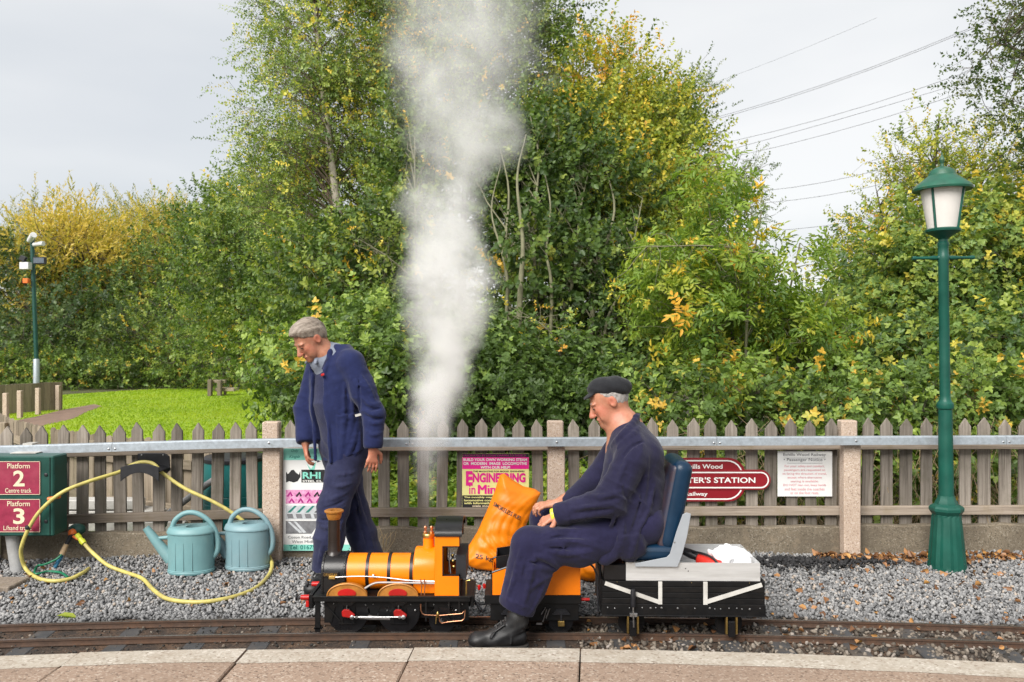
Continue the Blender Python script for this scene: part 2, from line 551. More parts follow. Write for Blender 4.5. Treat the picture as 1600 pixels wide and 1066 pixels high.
def aggregate(name, base, light, dark, stain, stain_amt=0.6, sc=160.0, stscale=2.2, stain2=None):
    """exposed stone concrete: speckles of light and dark grains, weather stains of their own shape"""
    m, nt, b, out = nodes_of(name)
    tcn = N(nt, 'ShaderNodeTexCoord')
    oi = N(nt, 'ShaderNodeObjectInfo')
    sh = N(nt, 'ShaderNodeMath', {0: oi.outputs['Random'], 1: 23.0}, operation='MULTIPLY')
    ad = N(nt, 'ShaderNodeVectorMath', {0: tcn.outputs['Object'], 1: sh.outputs[0]}, operation='ADD')
    vo = N(nt, 'ShaderNodeTexVoronoi', {'Vector': ad.outputs[0], 'Scale': sc})
    sp = N(nt, 'ShaderNodeSeparateColor', {0: vo.outputs['Color']})
    grain = ramp(nt, sp.outputs[0], [(0.0, dark), (0.18, base), (0.75, base), (1.0, light)])
    n1 = N(nt, 'ShaderNodeTexNoise', {'Vector': ad.outputs[0], 'Scale': stscale, 'Detail': 9.0, 'Roughness': 0.72})
    f1 = ramp(nt, n1.outputs['Fac'], [(0.42, (0, 0, 0)), (0.62, (stain_amt,) * 3)])
    m1 = N(nt, 'ShaderNodeMix', {'Factor': f1, 'A': grain, 'B': tuple(stain) + (1,)}, data_type='RGBA')
    last = m1.outputs['Result']
    if stain2:
        n2 = N(nt, 'ShaderNodeTexNoise', {'Vector': ad.outputs[0], 'Scale': stscale * 4, 'Detail': 9.0, 'Roughness': 0.75})
        f2 = ramp(nt, n2.outputs['Fac'], [(0.55, (0, 0, 0)), (0.7, (0.6,) * 3)])
        m2 = N(nt, 'ShaderNodeMix', {'Factor': f2, 'A': last, 'B': tuple(stain2) + (1,)}, data_type='RGBA')
        last = m2.outputs['Result']
    nt.links.new(last, b.inputs['Base Color'])
    b.inputs['Roughness'].default_value = 0.9
    b.inputs['Specular IOR Level'].default_value = 0.25
    n3 = N(nt, 'ShaderNodeTexNoise', {'Vector': ad.outputs[0], 'Scale': sc * 0.6, 'Detail': 5.0})
    bp = N(nt, 'ShaderNodeBump', {'Height': n3.outputs['Fac'], 'Strength': 0.5, 'Distance': 0.004})
    nt.links.new(bp.outputs[0], b.inputs['Normal'])
aggregate('post_concrete', (0.46, 0.36, 0.285), (0.60, 0.52, 0.45), (0.20, 0.14, 0.11), (0.33, 0.24, 0.18), 0.45, 170, 3.0)
aggregate('wall_concrete', (0.18, 0.1485, 0.108), (0.288, 0.252, 0.198), (0.081, 0.0675, 0.0495), (0.09, 0.0738, 0.054), 0.85, 140, 2.0, (0.306, 0.243, 0.171))
aggregate('slab_concrete', (0.2945, 0.2137, 0.1615), (0.437, 0.361, 0.2945), (0.114, 0.08075, 0.06175), (0.209, 0.1472, 0.1092), 0.55, 110, 1.4)
aggregate('painted_edge', (0.3956, 0.3542, 0.299), (0.5152, 0.4692, 0.414), (0.23, 0.184, 0.1472), (0.3036, 0.253, 0.1978), 0.6, 90, 6.0, (0.2484, 0.184, 0.1426))

def wood(name, c1, c2, c3_, algae=None):
    """weathered timber: grain along the local Z axis, knots, each board its own tone"""
    m, nt, b, out = nodes_of(name)
    tcn = N(nt, 'ShaderNodeTexCoord')
    oi = N(nt, 'ShaderNodeObjectInfo')
    sh = N(nt, 'ShaderNodeMath', {0: oi.outputs['Random'], 1: 57.0}, operation='MULTIPLY')
    ad = N(nt, 'ShaderNodeVectorMath', {0: tcn.outputs['Object'], 1: sh.outputs[0]}, operation='ADD')
    mpn = N(nt, 'ShaderNodeMapping', {'Vector': ad.outputs[0], 'Scale': (60, 60, 2.2)})
    g = N(nt, 'ShaderNodeTexNoise', {'Vector': mpn.outputs[0], 'Scale': 1.0, 'Detail': 6.0, 'Roughness': 0.7, 'Distortion': 0.6})
    col = ramp(nt, g.outputs['Fac'], [(0.25, c1), (0.5, c2), (0.78, c3_)])
    bl = N(nt, 'ShaderNodeTexNoise', {'Vector': ad.outputs[0], 'Scale': 7.0, 'Detail': 6.0, 'Roughness': 0.7})
    f = ramp(nt, bl.outputs['Fac'], [(0.5, (0, 0, 0)), (0.75, (0.55,) * 3)])
    m1 = N(nt, 'ShaderNodeMix', {'Factor': f, 'A': col, 'B': tuple(algae or c1) + (1,)}, data_type='RGBA')
    tone = N(nt, 'ShaderNodeMapRange', {'Value': oi.outputs['Random'], 'To Min': 0.62, 'To Max': 1.28})
    hv = N(nt, 'ShaderNodeHueSaturation', {'Color': m1.outputs['Result'], 'Value': tone.outputs[0]})
    nt.links.new(hv.outputs[0], b.inputs['Base Color'])
    b.inputs['Roughness'].default_value = 0.88
    b.inputs['Specular IOR Level'].default_value = 0.2
    bp = N(nt, 'ShaderNodeBump', {'Height': g.outputs['Fac'], 'Strength': 0.5, 'Distance': 0.004})
    nt.links.new(bp.outputs[0], b.inputs['Normal'])
wood('picket_wood', (0.080, 0.067, 0.055), (0.215, 0.186, 0.156), (0.35, 0.31, 0.27), (0.105, 0.098, 0.062))
wood('rail_wood', (0.115, 0.09, 0.068), (0.25, 0.205, 0.165), (0.36, 0.305, 0.25), (0.17, 0.13, 0.06))
wood('far_wood', (0.13, 0.105, 0.075), (0.24, 0.195, 0.145), (0.33, 0.275, 0.21), (0.13, 0.125, 0.065))

# ------------------------------------------------------------------ ground
def sheet(name, quads, z, mat, kind='structure'):
    m = MB()
    for q in quads:
        m.add([(x, y, z) for x, y in q], [tuple(range(len(q)))])
    o = m.build(name, mat)
    o['kind'] = kind
    return o
sheet('ground', [[(-300, -20), (300, -20), (300, 500), (-300, 500)]], -0.03, 'earth')
lawn_poly = [(-11.5, 16.2), (-7.5, 10.8), (-4.9, 7.6), (-4.0, 6.6), (-2.2, 6.25), (1.2, 6.3), (1.2, 8.2), (-1.5, 9.6), (-2.4, 12.5), (-4.2, 19.0), (-6.2, 27.0), (-11.5, 27.0), (-14.0, 22.0)]
sheet('lawn', [lawn_poly], -0.012, 'lawn_soil')
PATH = [(-9.5, 14.6), (-8.5, 14.4), (-8.75, 16.6), (-9.3, 18.2), (-9.75, 19.8), (-10.25, 20.4), (-10.1, 18.6), (-9.75, 17.0)]
sheet('path', [PATH], -0.008, 'path_dirt')
sheet('gravel_bed', [[(-5, 3.9), (5, 3.9), (5.6, 6.1), (-5.6, 6.0)]], -0.008, 'gravel_bed')

def ytrack(x): return 4.42 - 0.019 * (x + 0.15) ** 2
def yplat(x): return 3.96 - 0.0257 * (x + 0.4) ** 2
def yfence(x): return 5.80 + 0.02 * x
def fz(x): return 0.026 * min(x + 1.65, 0.0)

# dirt of the track bed: dark and rusty on the left, stony on the right
m, nt, b, out = nodes_of('track_dirt')
tcn = N(nt, 'ShaderNodeTexCoord')
n1 = N(nt, 'ShaderNodeTexNoise', {'Vector': tcn.outputs['Object'], 'Scale': 5.0, 'Detail': 9.0, 'Roughness': 0.75})
n2 = N(nt, 'ShaderNodeTexNoise', {'Vector': tcn.outputs['Object'], 'Scale': 90.0, 'Detail': 4.0, 'Roughness': 0.7})
ca = ramp(nt, n1.outputs['Fac'], [(0.34, (0.016, 0.014, 0.013)), (0.5, (0.06, 0.038, 0.025)), (0.66, (0.125, 0.07, 0.038))])
cb = ramp(nt, n2.outputs['Fac'], [(0.35, (0.35,) * 3), (0.65, (1.5,) * 3)])
mm = N(nt, 'ShaderNodeMix', {'Factor': 1.0, 'A': ca, 'B': cb}, data_type='RGBA', blend_type='MULTIPLY')
nt.links.new(mm.outputs['Result'], b.inputs['Base Color'])
b.inputs['Roughness'].default_value = 0.95
bp = N(nt, 'ShaderNodeBump', {'Height': n2.outputs['Fac'], 'Strength': 0.9, 'Distance': 0.012})
nt.links.new(bp.outputs[0], b.inputs['Normal'])
xs = np.linspace(-4.6, 4.6, 47)
bed_q, bed_v = [], []
for i, x in enumerate(xs):
    w = 0.03 * math.sin(x * 5.1) + 0.025 * math.sin(x * 11.7 + 1)
    bed_v += [(x, yplat(x) - 0.05, -0.004), (x, ytrack(x) + 0.235 + w, -0.004)]
    if i: bed_q.append((2 * i - 2, 2 * i, 2 * i + 1, 2 * i - 1))
MB().add(bed_v, bed_q).build('track_bed', 'track_dirt')['kind'] = 'structure'

# loose stones ------------------------------------------------------
def icosa():
    g = (1 + 5 ** 0.5) / 2
    v = np.array([(-1, g, 0), (1, g, 0), (-1, -g, 0), (1, -g, 0), (0, -1, g), (0, 1, g), (0, -1, -g), (0, 1, -g), (g, 0, -1), (g, 0, 1), (-g, 0, -1), (-g, 0, 1)], float)
    v /= np.linalg.norm(v[0])
    f = np.array([(0, 11, 5), (0, 5, 1), (0, 1, 7), (0, 7, 10), (0, 10, 11), (1, 5, 9), (5, 11, 4), (11, 10, 2), (10, 7, 6), (7, 1, 8), (3, 9, 4), (3, 4, 2), (3, 2, 6), (3, 6, 8), (3, 8, 9), (4, 9, 5), (2, 4, 11), (6, 2, 10), (8, 6, 7), (9, 8, 1)])
    return v, f
def rand_rot(n):
    q = rng.normal(size=(n, 4)); q /= np.linalg.norm(q, axis=1)[:, None]
    w, x, y, z = q.T
    return np.stack([np.stack([1 - 2 * (y * y + z * z), 2 * (x * y - z * w), 2 * (x * z + y * w)], 1),
                     np.stack([2 * (x * y + z * w), 1 - 2 * (x * x + z * z), 2 * (y * z - x * w)], 1),
                     np.stack([2 * (x * z - y * w), 2 * (y * z + x * w), 1 - 2 * (x * x + y * y)], 1)], 1)
def stones(name, pos, size, mat, tint=None, flat=0.6):
    n = len(pos)
    v, f = icosa()
    V = v[None] * (1 + rng.uniform(-0.28, 0.28, (n, 12, 1)))
    V = V * (size[:, None, None] * np.stack([rng.uniform(0.8, 1.35, n), rng.uniform(0.7, 1.1, n), rng.uniform(flat * 0.7, flat * 1.3, n)], 1)[:, None, :])
    # random turn, then tipped only a little
    Rm = rand_rot(n)
    V = np.einsum('nij,nkj->nki', Rm, V) + pos[:, None, :]
    T = (f[None] + (np.arange(n) * 12)[:, None, None]).reshape(-1, 3)
    t = rng.random(n) if tint is None else tint
    me = np_mesh(name, V.reshape(-1, 3), T=T, attrs={'tint': np.repeat(t, 20)})
    o = link_mesh(name, me, mat)
    o['kind'] = 'stuff'
    return o
def stone_mat(name, stops):
    m, nt, b, out = nodes_of(name)
    at = N(nt, 'ShaderNodeAttribute', attribute_name='tint')
    col = ramp(nt, at.outputs['Fac'], stops)
    tcn = N(nt, 'ShaderNodeTexCoord')
    nn = N(nt, 'ShaderNodeTexNoise', {'Vector': tcn.outputs['Object'], 'Scale': 160.0, 'Detail': 3.0})
    k = ramp(nt, nn.outputs['Fac'], [(0.3, (0.7,) * 3), (0.7, (1.15,) * 3)])
    mm = N(nt, 'ShaderNodeMix', {'Factor': 1.0, 'A': col, 'B': k}, data_type='RGBA', blend_type='MULTIPLY')
    nt.links.new(mm.outputs['Result'], b.inputs['Base Color'])
    b.inputs['Roughness'].default_value = 0.85
stone_mat('gravel', [(0.0, (0.1032, 0.1032, 0.1066)), (0.25, (0.1806, 0.1806, 0.1823)), (0.6, (0.258, 0.2554, 0.2554)), (0.9, (0.3354, 0.3311, 0.3268)), (1.0, (0.3956, 0.3182, 0.2494))])
stone_mat('ballast', [(0.0, (0.018, 0.0162, 0.0144)), (0.35, (0.0675, 0.0558, 0.045)), (0.65, (0.144, 0.117, 0.09)), (0.9, (0.234, 0.198, 0.162)), (1.0, (0.306, 0.27, 0.243))])
stone_mat('coal', [(0.0, (0.010, 0.010, 0.011)), (1.0, (0.035, 0.034, 0.036))])
def scatter(x0, x1, ylo, yhi, dens):
    n = int((x1 - x0) * 1.3 * dens)
    x = rng.uniform(x0, x1, n); y = rng.uniform(4.3, 6.0, n)
    lo = np.array([ylo(a) for a in x]); hi = np.array([yhi(a) for a in x])
    k = (y > lo) & (y < hi)
    return x[k], y[k]
def gedge(x): return ytrack(x) + 0.19 + 0.035 * math.sin(x * 5.1) + 0.03 * math.sin(x * 11.7 + 1)
x, y = scatter(-4.3, 4.3, gedge, lambda a: yfence(a) + 0.05, 5600)
z = 0.004 + 0.012 * np.sin(x * 3.3) * np.sin(y * 4.1) + rng.uniform(-0.008, 0.012, len(x)) + 0.03 * np.clip((y - 5.55) / 0.25, 0, 1)
edge = np.array([gedge(a) for a in x])
tt = rng.random(len(x)) * (0.35 + 0.65 * np.clip((y - edge) / 0.22, 0, 1))
stones('gravel', np.stack([x, y, z], 1), rng.uniform(0.006, 0.0145, len(x)), 'gravel', tt)
# ballast round the sleepers, thick on the right, thin cinders on the left
n = 9000
x = rng.uniform(-4.0, 4.0, n); k = rng.random(n) < np.where(x > 0.35, 1.0, 0.26)
x = x[k]; n = len(x)
y0 = np.array([yplat(a) + 0.01 for a in x]); y1 = np.array([ytrack(a) + 0.25 for a in x])
y = y0 + (y1 - y0) * rng.random(n)
sz = np.where(x > 0.35, rng.uniform(0.007, 0.017, n), rng.uniform(0.004, 0.010, n))
stones('ballast', np.stack([x, y, rng.uniform(-0.006, 0.008, n)], 1), sz, 'ballast', np.where(x > 0.35, rng.random(n) ** 0.8, rng.random(n) ** 2.2 * 0.9))
n = 620
x = rng.normal(2.0, 0.26, n); y = 5.74 - np.abs(rng.normal(0, 0.10, n))
stones('spilt_coal', np.stack([x, y, 0.035 + rng.uniform(0, 0.02, n)], 1), rng.uniform(0.007, 0.018, n), 'coal')
tag(bpy.data.objects['spilt_coal'], 'thin heap of black coal bits spilt along the foot of the wall', 'coal')

# ------------------------------------------------------------------ track
trk = thing('railway_track', (0, 4.42, 0), 'miniature railway track with two rusty rails on dark sleepers', 'track')
XS = np.linspace(-4.2, 4.2, 43)
def rail(off):
    prof = [(-0.017, 0.0), (0.017, 0.0), (0.017, 0.004), (0.004, 0.008), (0.004, 0.021), (0.0085, 0.024), (0.0085, 0.0335), (-0.0085, 0.0335), (-0.0085, 0.024), (-0.004, 0.021), (-0.004, 0.008), (-0.017, 0.004)]
    m = MB(); k = len(prof)
    for x in XS:
        for a, h in prof: m.v.append((x, ytrack(x) + off + a, 0.001 + h))
    for i in range(len(XS) - 1):
        for j in range(k):
            m.f.append((i * k + j, i * k + (j + 1) % k, (i + 1) * k + (j + 1) % k, (i + 1) * k + j))
    o = m.build('rail', 'rust_rail', trk)
    h = MB()
    for x in XS: h.v += [(x, ytrack(x) + off - 0.0075, 0.0352), (x, ytrack(x) + off + 0.0075, 0.0352)]
    for i in range(len(XS) - 1): h.f.append((2 * i, 2 * i + 1, 2 * i + 3, 2 * i + 2))
    h.build('running_surface', 'rail_head', o)
rail(-0.12); rail(0.12)
sl = None
for i, px in enumerate([40, 180, 300, 402, 560, 700] + [870, 972, 1075, 1145, 1222, 1335, 1440, 1560, 1650]):
    x = (px - 800) * 4.05 / FPX * 1.04
    th = math.atan(-0.038 * (x + 0.15))
    if sl is None:
        mb = MB().box((0, 0, 0), (0.098, 0.62, 0.03))
        sl = mb.build('sleeper', 'sleeper', None, bevel=0.004)
        sl_me = sl.data
        o = sl
    else:
        o = link_mesh('sleeper', sl_me)
    o.parent = trk
    o.location = (x, ytrack(x) - 4.42 - 0.02, -0.0105 + (0.002 if x > 0.3 else -0.005))
    o.rotation_euler = (0, 0, th)

# ------------------------------------------------------------------ platform
plat = tag(bpy.data.objects.new('platform', None), kind='structure')
COL.objects.link(plat); plat.location = (0, 3.9, 0)
def fx(px, y): return (px - 800) * y / FPX
joints = [(-3.2, -2.9), (fx(133, 3.94) , fx(60, 3.56)), (fx(388, 3.95), fx(340, 3.56)), (fx(647, 3.96), fx(621, 3.56)), (fx(907, 3.95), fx(905, 3.56)), (3.4, 3.3)]
for i in range(5):
    (a1, a0), (b1, b0) = joints[i], joints[i + 1]
    g = 0.0035
    n = 10 if i == 4 else 5
    top, low = [], []
    for k in range(n + 1):
        t = k / n
        x = a1 + g + (b1 - a1 - 2 * g) * t
        top.append((x, yplat(x)))
    # near edge lies well below the frame, along the joint's line
    def ext(p1, p0, far):
        d = (p0[0] - p1[0], p0[1] - p1[1]); s = (far - p1[1]) / d[1]
        return (p1[0] + d[0] * s, far)
    e0 = ext((a1 + g, yplat(a1)), (a0 + g, 3.56), 2.4); e1 = ext((b1 - g, yplat(b1)), (b0 - g, 3.56), 2.4) if i < 4 else (2.3, 2.4)
    poly = [e0, e1] + top[::-1]
    m = MB(); nn = len(poly)
    dz = [0.0, 0.004, -0.002, 0.002, 0.0][i]
    m.v = [(x, y, -0.02) for x, y in poly] + [(x, y, 0.08 + dz) for x, y in poly]
    m.f = [tuple(range(nn))[::-1], tuple(range(nn, 2 * nn))] + [(j, (j + 1) % nn, (j + 1) % nn + nn, j + nn) for j in range(nn)]
    s = m.build('paving_slab', 'slab_concrete', plat, bevel=0.006)
    st = MB()
    def side(p, w):   # strip point w metres in from the edge
        f = w / (p[1] - 2.4)
        k = (p[0] - top[0][0]) / (top[-1][0] - top[0][0])
        ex = e0[0] + (e1[0] - e0[0]) * k
        return (p[0] + (ex - p[0]) * f, p[1] - w)
    for k, p in enumerate(top):
        q0, q1 = side(p, 0.006), side(p, 0.168 + 0.004 * math.sin(p[0] * 9))
        st.v += [(q0[0], q0[1], 0.0815 + dz), (q1[0], q1[1], 0.0815 + dz)]
        if k: st.f.append((2 * k - 2, 2 * k - 1, 2 * k + 1, 2 * k))
    st.build('painted_edge', 'painted_edge', s)

# ------------------------------------------------------------------ low wall, posts, steel rail
POSTX = [fx(-20, 5.72), fx(427, 5.77), fx(869, 5.80), fx(1329, 5.84), fx(1775, 5.88)]
wall = thing('low_wall', (0, yfence(0) + 0.06, 0), 'stained low concrete wall of long boards along the foot of the fence', 'wall')
for i in range(4):
    x0, x1 = POSTX[i] + 0.062, POSTX[i + 1] - 0.062
    zt = 0.232 + fz((x0 + x1) / 2) + (0.0, 0.0, -0.004, 0.004)[i]
    n = 24
    m = MB(); vb = []
    for k in range(n + 1):
        x = x0 + (x1 - x0) * k / n
        y = yfence(x) + 0.035
        w = 0.004 * math.sin(x * 13.0) + 0.003 * math.sin(x * 31)
        vb += [(x, y, -0.05), (x, y + 0.003 * math.sin(x * 17), zt + w - 0.008), (x, y + 0.008, zt + w), (x, y + 0.06, zt + w), (x, y + 0.065, -0.05)]
    fs = [(0, 1, 2, 3, 4), tuple(n * 5 + q for q in (4, 3, 2, 1, 0))]
    for k in range(n):
        for j in range(5):
            fs.append((k * 5 + j, k * 5 + 5 + j, k * 5 + 5 + (j + 1) % 5, k * 5 + (j + 1) % 5))
    m.add(vb, fs)
    m.build('wall_board', 'wall_concrete', wall, smooth=30)

hand = thing('steel_handrail', (0, yfence(0), 0), 'galvanised steel rail bolted along short speckled concrete posts', 'railing')
for i, x in enumerate(POSTX[:4]):
    m = MB()
    y = yfence(x)
    m.box((x, y, 0.38 + fz(x) / 2), (0.118, 0.085, 0.875 + fz(x)))
    m.build('post', 'post_concrete', hand, bevel=0.006)
def zbeam(x): return 0.846 + fz(x) + 0.0018 * max(x, 0)
cuts = [-4.3, fx(181, 5.7), fx(640, 5.7), fx(1119, 5.75), fx(1568, 5.8), 4.6]
for i in range(5):
    x0, x1 = cuts[i] + 0.0015, cuts[i + 1] - 0.0015
    m = MB()
    prof = [(0.0, -0.029), (0.0, 0.022), (0.007, 0.029), (0.055, 0.029), (0.055, 0.024), (0.009, 0.024), (0.005, 0.02), (0.005, -0.024), (0.055, -0.024), (0.055, -0.029)]
    xa = [x0, (x0 * 2 + x1) / 3, (x0 + 2 * x1) / 3, x1]; k = len(prof)
    for x in xa:
        for a, h in prof: m.v.append((x, yfence(x) - 0.047 - 0.055 + a, zbeam(x) + h))
    for q in range(3):
        for j in range(k): m.f.append((q * k + j, (q + 1) * k + j, (q + 1) * k + (j + 1) % k, q * k + (j + 1) % k))
    m.f += [tuple(range(k)), tuple(3 * k + j for j in range(k))[::-1]]
    bo = m.build('beam', 'galvanised', hand)
    for x in (x0 + 0.02, x1 - 0.02):
        MB().lathe([(0.007, 0), (0.0065, -0.004), (0.003, -0.006), (0.0, -0.006)], (x, yfence(x) - 0.102, zbeam(x) - 0.01), 10, 'y').build('bolt', 'steel', bo, smooth=50)
for x in POSTX[1:4]:
    MB().lathe([(0.008, 0), (0.0075, -0.004), (0.003, -0.006), (0.0, -0.006)], (x, yfence(x) - 0.102, zbeam(x)), 10, 'y').build('bolt', 'steel', hand, smooth=50)

# ------------------------------------------------------------------ picket fence behind the steel rail
fence = thing('picket_fence', (0, 5.93, 0), 'weathered grey picket fence with pointed tops behind the steel rail', 'fence')
def yp(x): return yfence(x) + 0.135
BPOST = [fx(-14, 5.9), fx(427, 5.95), fx(867, 5.99), fx(1321, 6.03), fx(1770, 6.1)]
for x in BPOST[1:4]:
    MB().box((x, yp(x) + 0.015, 0.47 + fz(x) / 2), (0.115, 0.09, 1.0 + fz(x))).build('post', 'post_concrete', fence, bevel=0.008)
pk_me = []
for v in range(4):
    w = 0.077 + 0.003 * v
    hgt = 0.79
    m = MB().prism([(-w / 2, 0), (w / 2, 0), (w / 2 + 0.001, hgt - 0.06), (0.003 * (v - 1.5), hgt), (-w / 2 - 0.001, hgt - 0.062)], -0.009, 0.009)
    o = m.build('picket', 'picket_wood', None, bevel=0.002)
    pk_me.append(o.data); bpy.data.objects.remove(o)
for i in range(4):
    x0, x1 = BPOST[i] + 0.058, BPOST[i + 1] - 0.058
    cnt = 14
    nail = None
    for k in range(cnt):
        x = x0 + (x1 - x0) * (k + 0.5) / cnt + random.uniform(-0.008, 0.008)
        if x < -4.3 or x > 4.45: continue
        o = link_mesh('picket', random.choice(pk_me))
        o.parent = fence
        o.location = (x, yp(x) - 5.93 + random.uniform(-0.002, 0.002), 0.192 + fz(x) + random.uniform(-0.012, 0.012))
        o.rotation_euler = (random.uniform(-0.008, 0.008), random.uniform(-0.018, 0.018), random.uniform(-0.05, 0.05))
    for zr, hh in ((0.789, 0.050), (0.328, 0.064)):
        xm = (x0 + x1) / 2
        m = MB()
        a, c = x0 - 0.045, x1 + 0.045
        L = c - a
        # grain runs along local Z: build the rail upright, then lay it down
        m.box((0, 0, 0), (hh, 0.04, L))
        o = m.build('rail', 'rail_wood', None, bevel=0.004)
        o.parent = fence
        o.location = (xm, yp(xm) - 5.93 - 0.0325, zr + fz(xm))
        o.rotation_euler = Matrix.Rotation(math.atan(0.02), 3, 'Z').to_4x4().to_3x3().__matmul__(Matrix.Rotation(R(90) - (0.026 if xm < -1.7 else 0), 3, 'Y')).to_euler()
# ------------------------------------------------------------------ vegetation toolkit
surf('bark', (0.085, 0.070, 0.050), 0.9, var=0.35, scale=14, bump=0.5, bscale=50, stretch=(1, 1, 0.3), dirt=(0.06, 0.075, 0.03), dirt_amt=0.5)
surf('twig_bark', (0.12, 0.09, 0.062), 0.9, var=0.3, scale=9, bump=0.2)
surf('green_bark', (0.15, 0.145, 0.085), 0.85, var=0.3, scale=9, bump=0.2)
surf('birch_bark', (0.36, 0.32, 0.26), 0.75, var=0.25, scale=8, bump=0.3, bscale=40, dirt=(0.07, 0.055, 0.04), dirt_amt=0.8)

def leaf_shape(L, w, simple):
    """blade along +x, face up +z; returns verts and quads"""
    if simple:
        v = np.array([(0, 0, 0), (0.45 * L, -w / 2, 0.12 * w), (L, 0, -0.08 * L), (0.45 * L, w / 2, 0.12 * w)])
        return v, np.array([(0, 1, 2, 3)])
    v = np.array([(0, 0, 0), (0.28 * L, -w * 0.46, 0.16 * w), (0.66 * L, -w * 0.40, 0.10 * w), (L, 0, -0.12 * L), (0.66 * L, w * 0.40, 0.10 * w), (0.28 * L, w * 0.46, 0.16 * w)])
    return v, np.array([(0, 1, 2, 3), (0, 3, 4, 5)])

def frame(d, n):
    d = d / np.linalg.norm(d)
    n = n - d * np.dot(n, d)
    if np.linalg.norm(n) < 1e-4: n = np.cross(d, (0.3, 0.9, 0.1))
    n = n / np.linalg.norm(n)
    return np.stack([d, np.cross(n, d), n], 1)

def shoot(nl, length, L, w, simple=False, spread=0.9, jit=0.35, kind='simple', r=None):
    """a leafy shoot growing along +z"""
    r = r or np.random.default_rng(rng.integers(1 << 30))
    V, Q, T, base = [], [], [], 0
    def put(p, d, n, l, ww, tint):
        nonlocal base
        lv, lq = leaf_shape(l, ww, simple)
        M3 = frame(d, n)
        V.append(lv @ M3.T + p); Q.append(lq + base); T.extend([tint] * len(lq)); base += len(lv)
    for i in range(nl):
        t = (i + 0.7) / nl
        a = i * 2.4 + r.uniform(-0.4, 0.4)
        p = np.array([0.06 * math.sin(3 * t) * length, 0.05 * math.cos(4 * t) * length, t * length])
        o = np.array([math.cos(a), math.sin(a), 0])
        d = o * math.sin(spread) + np.array([0, 0, math.cos(spread)]) + r.normal(0, jit, 3) * 0.6
        n = np.array([0, 0, 1.0]) - o * 0.2 + r.normal(0, jit, 3)
        tint = r.uniform(-1, 1)
        if kind == 'simple':
            put(p, d, n, L * r.uniform(0.7, 1.15), w * r.uniform(0.75, 1.1), tint)
        elif kind == 'tri':                       # three leaflets
            M3 = frame(d, n)
            for ang, s in ((0, 1), (1.25, 0.8), (-1.25, 0.8)):
                dd = M3[:, 0] * math.cos(ang) + M3[:, 1] * math.sin(ang)
                put(p + M3[:, 0] * L * 0.45, dd, M3[:, 2] + r.normal(0, 0.15, 3), L * s, w * s, tint + r.uniform(-0.2, 0.2))
        elif kind == 'pinnate':                   # leaflets in pairs along a drooping midrib
            M3 = frame(d, n)
            k = r.integers(2, 4)
            rl = L * 1.9
            for q in range(k + 1):
                s = (q + 0.9) / (k + 1)
                pp = p + M3[:, 0] * rl * s - np.array([0, 0, 1]) * 0.18 * rl * s * s
                if q == k:
                    put(pp, M3[:, 0] - np.array([0, 0, 0.4]), M3[:, 2], L, w, tint)
                else:
                    for sg in (-1, 1):
                        put(pp, M3[:, 0] * 0.75 + M3[:, 1] * sg * 0.8 - np.array([0, 0, 0.30]) + r.normal(0, 0.18, 3), M3[:, 2] + r.normal(0, 0.3, 3), L * r.uniform(0.8, 1.05), w, tint + r.uniform(-0.25, 0.25))
    return np.concatenate(V), np.concatenate(Q), np.array(T)

def shoots(k, *a, **kw): return [shoot(*a, **kw) for _ in range(k)]

def place(templates, pos, dirs, scale, tint, jitter=0.12):
    """copies of the shoots at pos, growing along dirs"""
    n = len(pos)
    d = dirs / np.linalg.norm(dirs, axis=1)[:, None]
    rnd = rng.normal(size=(n, 3))
    x = rnd - d * np.sum(rnd * d, 1)[:, None]
    x /= np.linalg.norm(x, axis=1)[:, None]
    Rm = np.stack([x, np.cross(d, x), d], 2) * scale[:, None, None]
    which = rng.integers(0, len(templates), n)
    Vs, Qs, Ts, base = [], [], [], 0
    for k, (v, q, t) in enumerate(templates):
        idx = np.where(which == k)[0]
        if len(idx) == 0: continue
        V = np.einsum('nij,kj->nki', Rm[idx], v) + pos[idx][:, None, :]
        Q = q[None] + (np.arange(len(idx)) * len(v))[:, None, None] + base
        base += len(idx) * len(v)
        Vs.append(V.reshape(-1, 3)); Qs.append(Q.reshape(-1, 4))
        Ts.append((tint[idx][:, None] + t[None] * jitter).ravel())
    return np.concatenate(Vs), np.concatenate(Qs), np.clip(np.concatenate(Ts), 0, 1)

def tubes(paths, r0, r1, ns=5, power=1.0):
    """many tapering tubes at once: paths (N,K,3)"""
    N_, K, _ = paths.shape
    t = np.gradient(paths, axis=1)
    t /= np.linalg.norm(t, axis=2)[:, :, None] + 1e-9
    ref = np.where(np.abs(t[:, :, 2:3]) < 0.85, np.array([0, 0, 1.0]), np.array([1.0, 0, 0]))
    u = np.cross(t, ref); u /= np.linalg.norm(u, axis=2)[:, :, None] + 1e-9
    w = np.cross(t, u)
    s = np.linspace(0, 1, K)[None] ** power
    rad = np.asarray(r0)[:, None] * (1 - s) + np.asarray(r1)[:, None] * s
    a = np.arange(ns) * 2 * PI / ns
    V = paths[:, :, None, :] + rad[:, :, None, None] * (u[:, :, None, :] * np.cos(a)[None, None, :, None] + w[:, :, None, :] * np.sin(a)[None, None, :, None])
    i = np.arange(K - 1)[:, None]; k = np.arange(ns)[None]
    q = np.stack([i * ns + k, i * ns + (k + 1) % ns, (i + 1) * ns + (k + 1) % ns, (i + 1) * ns + k], -1).reshape(-1, 4)
    Q = (q[None] + (np.arange(N_) * K * ns)[:, None, None]).reshape(-1, 4)
    return V.reshape(-1, 3), Q

